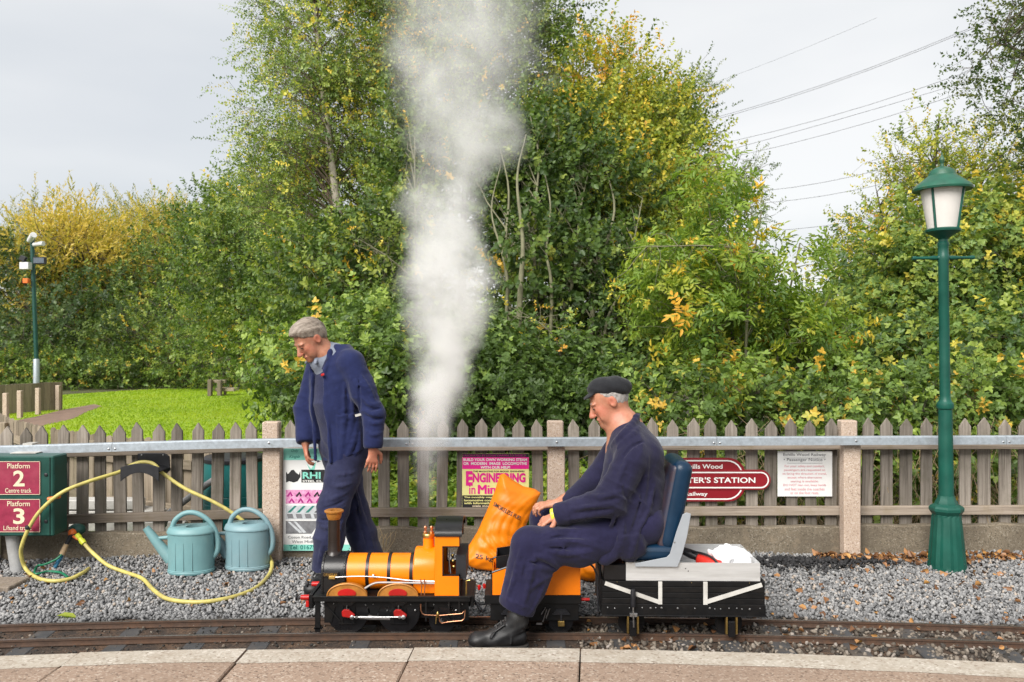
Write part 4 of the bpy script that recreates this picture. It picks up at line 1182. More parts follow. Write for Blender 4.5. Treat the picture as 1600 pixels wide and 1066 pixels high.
# --- distance: a wooded skyline that reads as one mass
C, D = clumps([Bl(x_, 522 + 10 * math.sin(x_ * 0.013), 75, 110, 40 + 10 * math.sin(x_ * 0.021), 3.0) for x_ in range(-150, 1800, 120)], 900, 0.6)
pos = np.repeat(C, 4, 0) + rng.normal(0, 0.9, (3600, 3))
pos[:, 2] = np.maximum(pos[:, 2], 0.1)
V, Q, T = place(far, pos, rng.normal(0, 1, (3600, 3)) + np.array([0, 0, 0.8]), rng.uniform(2.0, 3.2, 3600), rng.normal(0.45, 0.2, 3600))
tag(link_mesh('distant_wood', np_mesh('distant_wood', V, Q=Q, attrs={'tint': T}), 'grey_leaf'), 'distant wood closing the view behind the trees', 'wood', kind='stuff')

# --- ground cover
def blades(name, polytest, n, box, h, w, mat, label, lean=0.35):
    x = rng.uniform(box[0], box[1], n); y = rng.uniform(box[2], box[3], n)
    k = polytest(x, y); x, y = x[k], y[k]; n = len(x)
    a = rng.uniform(0, 2 * PI, n); hh = rng.uniform(h * 0.5, h * 1.2, n)
    side = np.stack([np.cos(a), np.sin(a), np.zeros(n)], 1) * (w / 2) * (1 + 0.4 * rng.random(n))[:, None]
    tip = np.stack([rng.normal(0, lean, n) * hh, rng.normal(0, lean, n) * hh, hh], 1)
    p = np.stack([x, y, np.full(n, -0.012)], 1)
    V = np.stack([p - side, p + side, p + tip], 1).reshape(-1, 3)
    T = np.arange(n * 3).reshape(-1, 3)
    t = np.clip(0.5 + 0.25 * np.sin(x * 1.7) * np.sin(y * 1.1 + 1) + rng.normal(0, 0.2, n), 0, 1)
    o = link_mesh(name, np_mesh(name, V, T=T, attrs={'tint': t}), mat)
    tag(o, label, 'grass', kind='stuff')
    return o
def in_poly(poly):
    def f(x, y):
        r = np.zeros(len(x), bool)
        for i in range(len(poly)):
            (x1, y1), (x2, y2) = poly[i], poly[i - 1]
            c = ((y1 > y) != (y2 > y)) & (x < (x2 - x1) * (y - y1) / (y2 - y1 + 1e-12) + x1)
            r ^= c
        return r
    return f
lp = in_poly(lawn_poly)
pp = in_poly(PATH)
blades('grass', lambda x, y: lp(x, y) & ~pp(x, y), 110000, (-14, 1.2, 6.2, 27), 0.030, 0.022, 'grass_blade', 'short bright green grass of the lawn behind the fence')
# leafy weeds seen between the pickets
n = 1500
x = rng.uniform(-1.7, 1.3, n); y = rng.uniform(6.25, 8.2, n)
V, Q, T = place(tri, np.stack([x, y, rng.uniform(0.0, 0.10, n) + 0.09 * np.clip(y - 6.6, 0, 1.6)], 1), rng.normal(0, 0.5, (n, 3)) + np.array([0, -0.3, 1]), rng.uniform(0.5, 0.85, n), rng.normal(0.35, 0.2, n))
tag(link_mesh('weeds', np_mesh('weeds', V, Q=Q, attrs={'tint': T}), 'lime_leaf'), 'fresh green weeds growing behind the middle of the fence', 'weeds', kind='stuff')
# dead stems behind the right half of the fence
n = 420
a = np.stack([rng.uniform(0.9, 4.4, n), rng.uniform(6.15, 6.9, n), np.zeros(n)], 1)
bb = a + np.stack([rng.normal(0, 0.25, n), rng.normal(0, 0.12, n), rng.uniform(0.25, 0.95, n)], 1)
v, q = tubes(arcs(a, bb, 5, 0, 0.14), np.full(n, 0.0035), np.full(n, 0.0015), 4)
surf('straw', (0.34, 0.25, 0.14), 0.85, var=0.3, scale=6, bump=0.1)
tag(link_mesh('dead_stems', np_mesh('dead_stems', v, Q=q), 'straw'), 'straw coloured dead stems tangled behind the fence', 'stems', kind='stuff')
# fallen leaves: a drift along the wall, a few on the gravel and between the rails
def litter(n, xf, yf, zf, s):
    x, y = xf, yf
    lv, lq = leaf_shape(1.0, 0.75, False)
    lv[:, 2] *= 2.2
    d = rng.normal(0, 0.45, (n, 3)) + np.array([0, -0.1, 1.0])
    return place([(lv @ np.array([[0, 0, 1], [0, 1, 0], [1, 0, 0]]).T * 1.0, lq, np.array([-1.0, 1.0]))], np.stack([x, y, zf], 1), rng.normal(0, 1, (n, 3)) * np.array([1, 1, 0.3]), s, rng.random(n))
n1_, n2_, n3_ = 620, 260, 70
x = np.concatenate([rng.uniform(2.1, 4.2, n1_), rng.uniform(-4.0, 4.2, n2_), rng.uniform(0.4, 3.0, n3_)])
y = np.concatenate([5.80 - np.abs(rng.normal(0, 0.075, n1_)), rng.uniform(4.75, 5.75, n2_), rng.uniform(4.1, 4.7, n3_)])
z = np.concatenate([0.035 + rng.uniform(0.0, 0.035, n1_), np.full(n2_, 0.022), np.full(n3_, 0.02)])
V, Q, T = litter(len(x), x, y, z, rng.uniform(0.022, 0.055, len(x)))
tag(link_mesh('fallen_leaves', np_mesh('fallen_leaves', V, Q=Q, attrs={'tint': T}), 'litter_leaf'), 'brown fallen leaves drifted along the wall and over the gravel', 'leaves', kind='stuff')
# ================================================================== objects
def zy(py, Y): return CAMZ - (py - 533) * Y / FPX
def prismx(mb, poly, x0, x1):
    """polygon of (y, z) extruded from x0 to x1"""
    n = len(poly)
    vs_ = [(x0, y, z) for y, z in poly] + [(x1, y, z) for y, z in poly]
    fs = [tuple(range(n)), tuple(range(2 * n - 1, n - 1, -1))] + [(i, i + n, (i + 1) % n + n, (i + 1) % n) for i in range(n)]
    return mb.add(vs_, fs)

surf('loco_orange', (0.80, 0.20, 0.0015), 0.32, var=0.06, scale=7, bump=0.02, dirt=(0.55, 0.135, 0.002), dirt_amt=0.5, spec=0.4)
surf('cab_orange', (0.80, 0.19, 0.0015), 0.45, var=0.06, scale=8, bump=0.03, dirt=(0.62, 0.13, 0.002), dirt_amt=0.35, spec=0.25)
surf('band_brown', (0.014, 0.008, 0.006), 0.35, bump=0.03)
surf('ochre', (0.36, 0.145, 0.022), 0.45, metal=0.2, var=0.25, scale=20, bump=0.04)
surf('grey_rod', (0.30, 0.28, 0.27), 0.5, metal=0.5, var=0.2, scale=20)
surf('green_enamel', (0.005, 0.055, 0.042), 0.42, var=0.25, scale=9, bump=0.05, dirt=(0.014, 0.06, 0.04), dirt_amt=0.5)
surf('lamp_green', (0.005, 0.068, 0.048), 0.42, var=0.22, scale=6, bump=0.06, dirt=(0.024, 0.095, 0.072), dirt_amt=0.5, spec=0.35)
surf('lamp_hat', (0.010, 0.085, 0.052), 0.5, var=0.25, scale=9, bump=0.06, dirt=(0.10, 0.12, 0.045), dirt_amt=0.8)
surf('can_teal', (0.145, 0.285, 0.30), 0.48, var=0.08, scale=8, bump=0.04, dirt=(0.20, 0.30, 0.30), dirt_amt=0.4)
surf('can_blue', (0.165, 0.275, 0.305), 0.48, var=0.08, scale=8, bump=0.04, dirt=(0.23, 0.30, 0.32), dirt_amt=0.4)
surf('hose_yellow', (0.50, 0.43, 0.12), 0.5, var=0.15, scale=20, bump=0.08, dirt=(0.30, 0.24, 0.09), dirt_amt=0.6)
surf('hose_green', (0.012, 0.15, 0.075), 0.4, bump=0.03)
surf('pipe_blue', (0.03, 0.17, 0.30), 0.5, bump=0.03)
surf('fitting_orange', (0.72, 0.15, 0.02), 0.45, bump=0.03)
surf('fitting_yellow', (0.62, 0.66, 0.04), 0.45, bump=0.03)
surf('grey_plastic', (0.33, 0.33, 0.33), 0.55, bump=0.03, dirt=(0.2, 0.18, 0.15), dirt_amt=0.4)
surf('black_plastic', (0.010, 0.010, 0.013), 0.5, var=0.3, scale=30, bump=0.06)
surf('plaque_red', (0.25, 0.016, 0.05), 0.45, var=0.2, scale=25, bump=0.04, dirt=(0.30, 0.05, 0.08), dirt_amt=0.5)
surf('cream_ink', (0.66, 0.56, 0.40), 0.5, bump=0, var=0.05)
surf('sign_white', (0.70, 0.70, 0.69), 0.45, var=0.04, scale=5, bump=0.02, dirt=(0.55, 0.54, 0.50), dirt_amt=0.3)
surf('sign_mint', (0.20, 0.56, 0.46), 0.45, var=0.05, scale=8, bump=0)
surf('sign_pink', (0.66, 0.16, 0.42), 0.45, var=0.35, scale=40, bump=0, col2=(0.80, 0.42, 0.62))
surf('sign_magenta', (0.74, 0.012, 0.26), 0.42, var=0.06, scale=9, bump=0)
surf('sign_yellow', (0.80, 0.76, 0.30), 0.42, var=0.04, scale=9, bump=0)
surf('sign_grey', (0.16, 0.16, 0.17), 0.42, var=0.4, scale=16, bump=0)
surf('sign_silver', (0.46, 0.48, 0.50), 0.42, var=0.15, scale=30, bump=0)
surf('ink_purple', (0.33, 0.008, 0.17), 0.5, bump=0)
surf('ink_grey', (0.16, 0.16, 0.17), 0.5, bump=0)
surf('ink_pink', (0.62, 0.25, 0.28), 0.5, bump=0)
surf('ink_teal', (0.015, 0.17, 0.14), 0.5, bump=0)
surf('sign_maroon', (0.235, 0.006, 0.014), 0.36, var=0.12, scale=7, bump=0.03)
surf('aluminium', (0.60, 0.60, 0.60), 0.46, metal=0.55, var=0.1, scale=9, bump=0.04, stretch=(0.4, 1, 4), dirt=(0.40, 0.39, 0.37), dirt_amt=0.5)
surf('grey_enamel', (0.29, 0.31, 0.335), 0.42, var=0.06, scale=8, bump=0.03)
surf('seat_vinyl', (0.003, 0.020, 0.048), 0.36, var=0.2, scale=6, bump=0.12, bscale=260, dirt=(0.006, 0.032, 0.070), dirt_amt=0.5, spec=0.35)
surf('seat_worn', (0.10, 0.045, 0.030), 0.45, var=0.4, scale=6, bump=0.1, bscale=200, col2=(0.020, 0.03, 0.06))
surf('sack_orange', (0.80, 0.205, 0.002), 0.42, var=0.10, scale=9, bump=0.2, bscale=45, dirt=(0.68, 0.17, 0.002), dirt_amt=0.4, spec=0.35)
surf('sack_print', (0.46, 0.072, 0.006), 0.5, bump=0, var=0.1)
surf('frosted', (0.62, 0.59, 0.56), 0.55, var=0.05, scale=5, bump=0.02, dirt=(0.50, 0.46, 0.42), dirt_amt=0.4)
surf('butt_teal', (0.010, 0.15, 0.145), 0.4, var=0.15, scale=6, bump=0.04)
surf('white_cloth', (0.78, 0.78, 0.79), 0.9, var=0.06, scale=10, bump=0.25, bscale=200)
surf('extinguisher_red', (0.60, 0.030, 0.020), 0.3, var=0.1, bump=0.02)
surf('tan_leather', (0.38, 0.27, 0.16), 0.8, var=0.3, scale=20, bump=0.2)
surf('camera_white', (0.62, 0.62, 0.62), 0.5, bump=0)
surf('lamp_glass_dark', (0.10, 0.12, 0.15), 0.15, bump=0)

# ------------------------------------------------------------------ locomotive
LY = 4.415                                    # centre line of the train
def lx(px, Y=4.27): return (px - 800) * Y / FPX
loco = thing('steam_locomotive', (lx(610), LY, 0.035), 'orange and black miniature steam locomotive with tall ochre topped chimney', 'locomotive')
ZB = 0.232                                    # running board
m = MB()
m.bounds((lx(488, 4.26), 4.26, ZB - 0.010), (lx(736, 4.26), 4.57, ZB))
m.bounds((lx(490, 4.26), 4.262, ZB - 0.028), (lx(735, 4.26), 4.270, ZB - 0.010))
m.bounds((lx(490, 4.26), 4.560, ZB - 0.028), (lx(735, 4.26), 4.568, ZB - 0.010))
m.build('running_board', 'black_paint', loco, bevel=0.0015)
# frames
m = MB()
for y in (4.300, 4.522):
    m.prism([(lx(505), 0.205), (lx(732), 0.205), (lx(732), 0.168), (lx(505), 0.168)], y - 0.004, y + 0.004)
    for px in (541, 622, 690):                 # horn guides either side of each axle
        for s in (-1, 1):
            a_ = lx(px) + s * 0.030
            m.prism([(a_ - 0.010, 0.1679), (a_ + 0.010, 0.1679), (a_ + 0.007, 0.078), (a_ - 0.007, 0.078)], y - 0.004, y + 0.004)
        m.prism([(lx(px) - 0.045, 0.086), (lx(px) + 0.045, 0.086), (lx(px) + 0.045, 0.0785), (lx(px) - 0.045, 0.0785)], y - 0.0065, y - 0.0042)
    m.prism([(lx(505), 0.1679), (lx(522), 0.1679), (lx(516), 0.085), (lx(505), 0.085)], y - 0.004, y + 0.004)
    m.prism([(lx(575), 0.1679), (lx(592), 0.1679), (lx(588), 0.125), (lx(578), 0.125)], y - 0.004, y + 0.004)
    m.prism([(lx(706), 0.1679), (lx(732), 0.1679), (lx(732), 0.10), (lx(712), 0.085)], y - 0.004, y + 0.004)
m.bounds((lx(505), 4.304, 0.12), (lx(512), 4.518, 0.20))
m.bounds((lx(680), 4.304, 0.11), (lx(690), 4.518, 0.2025))
m.bounds((lx(640), 4.33, 0.10), (lx(700), 4.50, 0.2015))          # ashpan
m.build('frame', 'black_paint', loco)
# guard iron, diagonal stay and step at the front
m = MB()
for y in (4.272, 4.55):
    m.bounds((lx(492), y, 0.045), (lx(500), y + 0.012, 0.205))
m.bounds((lx(490), 4.272, 0.060), (lx(503), 4.30, 0.066))
m.cyl((lx(506), 4.29, 0.185), (lx(530), 4.29, 0.095), 0.003, n=6)
m.build('guard_iron', 'black_paint', loco)
MB().bounds((lx(664), 4.272, 0.10), (lx(664) + 0.008, 4.276, 0.205)).build('bracket', 'satin_black', loco)
m = MB()
for px in (700, 716):
    m.bounds((lx(px), 4.272, 0.1098), (lx(px) + 0.008, 4.276, 0.205))
m.bounds((lx(690), 4.268, 0.105), (lx(722), 4.30, 0.110))
m.build('cab_step', 'satin_black', loco)
# buffer beam
m = MB().bounds((lx(483, 4.28), 4.275, 0.165), (lx(489, 4.28), 4.555, ZB + 0.006))
m.build('buffer_beam', 'black_paint', loco, bevel=0.002)
MB().bounds((lx(478, 4.28), 4.274, 0.172), (lx(483, 4.28), 4.296, 0.205)).build('buffer_bracket', 'red_paint', loco, bevel=0.002)
for y in (4.285, 4.52):
    o = MB().cyl((lx(483, 4.28), y, 0.232 - 0.012), (lx(470, 4.28), y, 0.220), 0.014, 0.013, 14).build('buffer', 'red_paint', loco, smooth=40)
    MB().lathe([(0.006, 0.0), (0.006, -0.018), (0.017, -0.020), (0.018, -0.026), (0.0, -0.029)], (lx(470, 4.28), y, 0.220), 14, 'x').build('buffer_head', 'black_plastic', o, smooth=40)
# rear buffer beam and coupling with brake hoses
MB().bounds((lx(735), 4.275, 0.17), (lx(740), 4.555, ZB - 0.002)).build('rear_beam', 'black_paint', loco, bevel=0.002)
m = MB().cyl((lx(739), 4.42, 0.145), (lx(762), 4.42, 0.145), 0.006, n=8)
m.build('coupling', 'black_plastic', loco); m = MB()
m.tube(spline([(lx(739), 4.33, 0.20), (lx(748), 4.32, 0.165), (lx(754), 4.325, 0.14), (lx(760), 4.33, 0.17), (lx(763), 4.33, 0.20)], 5), 0.004, 6)
m.build('brake_hose', 'black_plastic', loco); m = MB()
m.tube(spline([(lx(739), 4.36, 0.19), (lx(746), 4.34, 0.15), (lx(752), 4.345, 0.125), (lx(758), 4.35, 0.15), (lx(764), 4.35, 0.19)], 5), 0.004, 6)
m.build('brake_hose', 'black_plastic', loco)
for px, py in ((748, 917), (756, 915), (737, 941)):
    MB().lathe([(0.005, -0.016), (0.0085, -0.008), (0.0085, 0.006), (0.004, 0.010), (0.0, 0.010)], (lx(px), 4.335, zy(py, 4.335)), 8).build('hose_cap', 'red_paint', loco, smooth=40)
MB().tube([(lx(728), 4.30, 0.23), (lx(728), 4.30, 0.30), (lx(734), 4.30, 0.305)], 0.0045, 8).build('rear_valve', 'brass', loco)
# wheels
for px in (541, 622, 690):
    for y, s in ((4.318, -1), (4.505, 1)):
        rr = 0.100 if px < 650 else 0.062
        z0 = 0.036 + rr
        w = MB().lathe([(0.012, s * -0.010), (rr * 0.82, s * -0.006), (rr * 0.88, s * -0.014), (rr, s * -0.014), (rr, s * 0.008), (rr + 0.007, s * 0.010), (rr + 0.007, s * 0.016), (0.012, s * 0.016)], (lx(px), y, z0), 28, 'y').build('wheel', 'satin_black', loco, smooth=35)
        MB().lathe([(rr + 0.0006, -0.012), (rr + 0.0006, 0.007)], (lx(px), y, z0), 28, 'y').build('tyre', 'steel', w)
    MB().cyl((lx(px), 4.29, 0.036 + rr), (lx(px), 4.54, 0.036 + rr), 0.010, n=10).build('axle', 'steel', loco, smooth=40)
# cranks and coupling rod
zc = zy(959, 4.27)
for px in (541, 622):
    m = MB().prism([(lx(px - 7), zc + 0.012), (lx(px - 3), zc + 0.023), (lx(px + 4), zc + 0.021), (lx(px + 14), zc - 0.005), (lx(px + 13), zc - 0.018), (lx(px + 7), zc - 0.022), (lx(px - 6), zc - 0.014)], 4.262, 4.276)
    m.build('crank', 'red_paint', loco, bevel=0.003)
m = MB().cyl((lx(552), 4.258, zc - 0.014), (lx(631), 4.258, zc - 0.014), 0.0045, n=10)
for px in (551, 631):
    m.lathe([(0.011, 0.006), (0.011, -0.006), (0.006, -0.008), (0.0, -0.008)], (lx(px), 4.258, zc - 0.014), 14, 'y')
for px in (558, 625): m.lathe([(0.0075, 0.005), (0.0075, -0.006), (0.0, -0.007)], (lx(px), 4.258, zc - 0.014), 12, 'y')
m.build('coupling_rod', 'steel', loco, smooth=40)
for px in (541, 622):
    MB().cyl((lx(px), 4.285, 0.150), (lx(px), 4.285, 0.195), 0.0028, n=6).build('spring_hanger', 'steel', loco)
for k, (px, zz_, r) in enumerate(((570, 0.178, 0.004), (582, 0.182, 0.003), (604, 0.150, 0.004), (641, 0.180, 0.0035), (648, 0.150, 0.005), (677, 0.180, 0.004), (700, 0.180, 0.0035), (712, 0.150, 0.005), (722, 0.182, 0.004), (520, 0.185, 0.0035))):
    MB().lathe([(r, 0.004), (r, -0.003), (r * 0.5, -0.005), (0, -0.005)], (lx(px), 4.295, zz_), 8, 'y').build('bolt', 'steel', loco)
for px in (541, 622):
    m = MB()
    for k in range(4): m.bounds((lx(px) - 0.050 + k * 0.008, 4.280, 0.196 - k * 0.0055), (lx(px) + 0.050 - k * 0.008, 4.294, 0.2005 - k * 0.0055))
    m.build('leaf_spring', 'satin_black', loco)
    MB().bounds((lx(px) - 0.019, 4.281, 0.112), (lx(px) + 0.019, 4.293, 0.160)).build('axle_box', 'satin_black', loco, bevel=0.003)
MB().cyl((lx(560), 4.31, 0.110), (lx(608), 4.31, 0.105), 0.012, n=12).build('cylinder_drain', 'grey_rod', loco, smooth=40)
# smokebox with saddle
AX, RB = 0.322, 0.092
def arch(r, zb, hw=None, n=14, c=AX):
    hw = hw or r
    pts = [(LY - hw, zb)]
    for i in range(n + 1):
        a = PI - PI * i / n
        pts.append((LY + hw * math.cos(a), c + r * math.sin(a)))
    return pts + [(LY + hw, zb)]
x0, x1 = lx(503, 4.32), lx(538, 4.32)
sb = MB(); prismx(sb, arch(0.098, ZB), x0, x1); prismx(sb, arch(0.103, ZB), x0 - 0.004, x0 + 0.008); prismx(sb, arch(0.103, ZB), x1 - 0.008, x1 + 0.004)
sbo = sb.build('smokebox', 'satin_black', loco, smooth=30, bevel=0.0015)
m = MB()
for x in (x0 + 0.002, x1 - 0.002):
    for i in range(21):
        a = PI - PI * i / 20
        m.lathe([(0.0035, -0.001), (0.0025, 0.0015), (0, 0.002)], (x, LY + 0.103 * math.cos(a), AX + 0.103 * math.sin(a)), 6)
    for i in range(6):
        m.lathe([(0.0035, 0.001), (0.0025, -0.0025), (0, -0.003)], (x, LY - 0.103, ZB + 0.012 + i * 0.013), 6, 'y')
m.build('rivets', 'satin_black', sbo)['kind'] = 'stuff'
MB().lathe([(0.0, -0.012), (0.03, -0.010), (0.07, -0.004), (0.075, 0.0)], (x0 - 0.004, LY, AX), 24, 'x').build('smokebox_door', 'satin_black', loco, smooth=40)
pl = MB().bounds((lx(503.8, 4.30), 4.306, zy(901.5, 4.306)), (lx(528.5, 4.30), 4.315, zy(894.5, 4.306))).build('nameplate', 'band_brown', loco, bevel=0.001)
put_text(pl, 'ORWSTAR', lx(516, 4.30), zy(900.3, 4.306), 4.3045, 'brass', width=0.070, height=0.014, bold=0.012)
# chimney
cx = lx(522, LY)
ch = MB().lathe([(0.050, 0.400), (0.043, 0.412), (0.036, 0.420), (0.033, 0.432), (0.031, 0.50), (0.031, 0.602), (0.031, 0.606)], (cx, LY, 0), 24).build('chimney', 'band_brown', loco, smooth=40)
MB().lathe([(0.0318, 0.595), (0.036, 0.604), (0.039, 0.612), (0.041, 0.628), (0.050, 0.634), (0.051, 0.641), (0.044, 0.645), (0.020, 0.643), (0.019, 0.60), (0, 0.60)], (cx, LY, 0), 28).build('chimney_cap', 'ochre', ch, smooth=35)
MB().lathe([(0.0325, 0.478), (0.0325, 0.484)], (cx, LY, 0), 24).build('chimney_band', 'band_brown', ch)
# boiler with bands
bx0, bx1 = lx(540, 4.32), lx(646, 4.33)
MB().cyl((bx0 - 0.006, LY, AX), (bx1 + 0.02, LY, AX), RB, n=40).build('boiler', 'loco_orange', loco, smooth=35)
for px in (538.6, 573, 607, 642):
    x = lx(px, 4.325)
    MB().lathe([(RB, -0.009), (RB + 0.0025, -0.0085), (RB + 0.0025, 0.0085), (RB, 0.009)], (x, LY, AX), 40, 'x').build('boiler_band', 'band_brown', loco, smooth=35)
# firebox and dome
fx0, fx1 = lx(646, 4.315), lx(680, 4.30)
m = MB(); prismx(m, arch(0.104, ZB, 0.112, 18, 0.346), fx0, fx1)
fb = m.build('firebox', 'loco_orange', loco, smooth=30, bevel=0.010, seg=3)
dx = lx(669.5, LY)
MB().lathe([(0.034, 0.435), (0.029, 0.452), (0.028, 0.498)], (dx, LY, 0), 22).build('dome', 'loco_orange', loco, smooth=40)
o = MB().lathe([(0.029, 0.497), (0.033, 0.503), (0.033, 0.516), (0.030, 0.521), (0.0, 0.523)], (dx, LY, 0), 22).build('dome_top', 'brass', loco, smooth=40)
for d in (-0.017, 0.016):
    MB().lathe([(0.010, 0.520), (0.011, 0.528), (0.006, 0.533), (0.006, 0.544), (0.009, 0.549), (0.009, 0.554), (0.004, 0.560), (0, 0.562)], (dx + d, LY, 0), 12).build('safety_valve', 'copper', o, smooth=40)
# cab
def cabx(px): return lx(px, 4.268)
side = [(cabx(679), zy(837, 4.268)), (cabx(718.5), zy(837, 4.268)), (cabx(718.5), zy(854.5, 4.268)), (cabx(692), zy(854.5, 4.268)), (cabx(692), zy(899, 4.268)), (cabx(718), zy(899, 4.268)), (cabx(718), ZB + 0.0005), (cabx(679), ZB + 0.0005)]
for y in (4.268, 4.558):
    s_ = MB().prism(side, y, y + 0.004).build('cab_side', 'cab_orange', loco, bevel=0.001)
    t = MB()
    for a, b in ((2, 3), (3, 4), (4, 5), (5, 6), (1, 2)):
        p, q = side[a], side[b]
        t.bounds((min(p[0], q[0]) - 0.003, y - 0.002, min(p[1], q[1]) - 0.003), (max(p[0], q[0]) + 0.003, y + 0.0065, max(p[1], q[1]) + 0.003))
    t.build('cab_edging', 'satin_black', s_)
    rv = MB()
    for i in range(26):
        rv.lathe([(0.0022, 0.001), (0.0016, -0.0014), (0, -0.0018)], (cabx(681), y, ZB + 0.008 + i * 0.0118), 6, 'y')
        if i < 11: rv.lathe([(0.0022, 0.001), (0.0016, -0.0014), (0, -0.0018)], (cabx(682 + i * 3.4), y, ZB + 0.006), 6, 'y')
    if y < 4.4: rv.build('rivets', 'cab_orange', s_)['kind'] = 'stuff'
zt = zy(837, 4.268)
m = MB(); prismx(m, [(4.272, ZB + 0.001)] + [(LY - 0.143 * math.cos(PI * i / 12), zt - 0.002 + 0.030 * math.sin(PI * i / 12)) for i in range(13)] + [(4.558, ZB + 0.001)], cabx(679.5), cabx(681))
m.build('cab_front', 'cab_orange', loco)
rt = []
for i in range(15):
    a = PI * i / 14
    rt.append((LY - 0.156 * math.cos(a), zt + 0.0015 + 0.062 * math.sin(a)))
m = MB(); prismx(m, rt + [(y, z - 0.005) for y, z in rt[::-1]], cabx(679), cabx(722))
m.build('cab_roof', 'satin_black', loco, smooth=30)
m = MB()
for i in range(18): m.lathe([(0.002, -0.001), (0, 0.0025)], (cabx(681) + i * 0.0076, 4.2595, zt + 0.011), 6, 'y')
m.bounds((cabx(712), 4.285, zy(905, 4.285)), (cabx(728), 4.545, zy(868, 4.285)))
m.build('coal_bunker', 'black_plastic', loco)
MB().bounds((cabx(682), 4.30, ZB + 0.02), (cabx(686), 4.53, 0.50)).build('backhead', 'satin_black', loco)
m = MB().cyl((cabx(700), 4.33, zy(894, 4.33)), (cabx(701), 4.34, zy(858, 4.34)), 0.003, n=8)
m.cyl((cabx(703), 4.32, zy(896, 4.32)), (cabx(700), 4.33, zy(874, 4.33)), 0.0045, 0.002, n=8)
m.build('regulator_lever', 'steel', loco)
m = MB()
for px, py in ((706, 877), (705, 868), (707, 886)):
    m.lathe([(0.004, 0.008), (0.009, 0.002), (0.009, -0.004), (0.003, -0.008), (0, -0.008)], (cabx(px), 4.36, zy(py, 4.36)), 10, 'y')
m.build('cab_fittings', 'brass', loco, smooth=40)
# splashers
for px in (542, 621.5):
    xc, r = lx(px, 4.266), 0.101
    arc = [(xc + r * math.cos(PI * i / 20), ZB + 0.062 * math.sin(PI * i / 20)) for i in range(21)]
    s_ = MB().prism(arc, 4.268, 4.300).build('splasher', 'ochre', loco, smooth=30)
    rim = MB()
    rim.tube([(x, 4.267, z) for x, z in arc], 0.0045, 6)
    rim.build('beading', 'ochre', s_, smooth=40)
    ins = [(xc + 0.048 * math.cos(PI * i / 12), ZB + 0.012 + 0.026 * math.sin(PI * i / 12)) for i in range(13)] + [(xc - 0.044, ZB + 0.003), (xc + 0.044, ZB + 0.003)]
    MB().prism(ins, 4.2625, 4.268).build('splasher_panel', 'red_paint', s_, bevel=0.0012)
    arc2 = [(xc + r * math.cos(PI * i / 20), ZB + 0.062 * math.sin(PI * i / 20)) for i in range(21)]
    MB().prism(arc2, 4.530, 4.560).build('splasher', 'ochre', loco, smooth=30)
# pipes along the boiler
MB().tube(spline([(lx(516, 4.30), 4.300, zy(902.5, 4.3)), (lx(560, 4.30), 4.305, zy(901, 4.3)), (lx(600, 4.30), 4.306, zy(903, 4.3)), (lx(640, 4.29), 4.298, zy(907, 4.3)), (lx(679, 4.28), 4.287, zy(908, 4.29))], 4), 0.0032, 8).build('handrail', 'steel', loco, smooth=40)
MB().lathe([(0.004, 0.004), (0.008, 0.0), (0.008, -0.01), (0.003, -0.014), (0, -0.014)], (lx(583, 4.3), 4.318, zy(901, 4.3)), 10, 'y').build('handrail_knob', 'steel', loco, smooth=40)
MB().bounds((lx(513, 4.29), 4.292, zy(905, 4.3)), (lx(523, 4.29), 4.312, zy(900.5, 4.3))).build('union', 'brass', loco, bevel=0.002)
MB().tube(spline([(lx(570, 4.28), 4.285, zy(920, 4.28)), (lx(582, 4.28), 4.283, zy(913, 4.28)), (lx(596, 4.28), 4.282, zy(910.5, 4.28)), (lx(640, 4.28), 4.280, zy(911, 4.28)), (lx(679, 4.27), 4.276, zy(912, 4.27))], 4), 0.0058, 8).build('reversing_rod', 'grey_rod', loco, smooth=40)
def cpipe(pts, r=0.0035): MB().tube([(lx(a, 4.264), 4.264, zy(b_, 4.264)) for a, b_ in pts], r, 8).build('feed_pipe', 'copper', loco, smooth=50)
cpipe([(657.5, 944), (657.5, 954), (660, 959), (664, 961), (686, 962), (722, 959), (725, 955)])
cpipe([(727, 953), (726, 966), (722, 970), (700, 972), (690, 974), (687, 971), (686, 963)])
cpipe([(657, 905), (659, 915), (658, 930)], 0.003)
cpipe([(663, 905), (664, 915), (663, 930)], 0.003)
MB().lathe([(0.004, -0.016), (0.008, -0.008), (0.008, 0.006), (0.004, 0.013), (0, 0.013)], (lx(684, 4.262), 4.262, zy(960, 4.262)), 10).build('clack_valve', 'brass', loco, smooth=40)
MB().tube([(lx(682, 4.262), 4.262, zy(963, 4.262)), (lx(681, 4.262), 4.262, zy(975, 4.262))], 0.003, 6).build('drain_pipe', 'brass', loco)

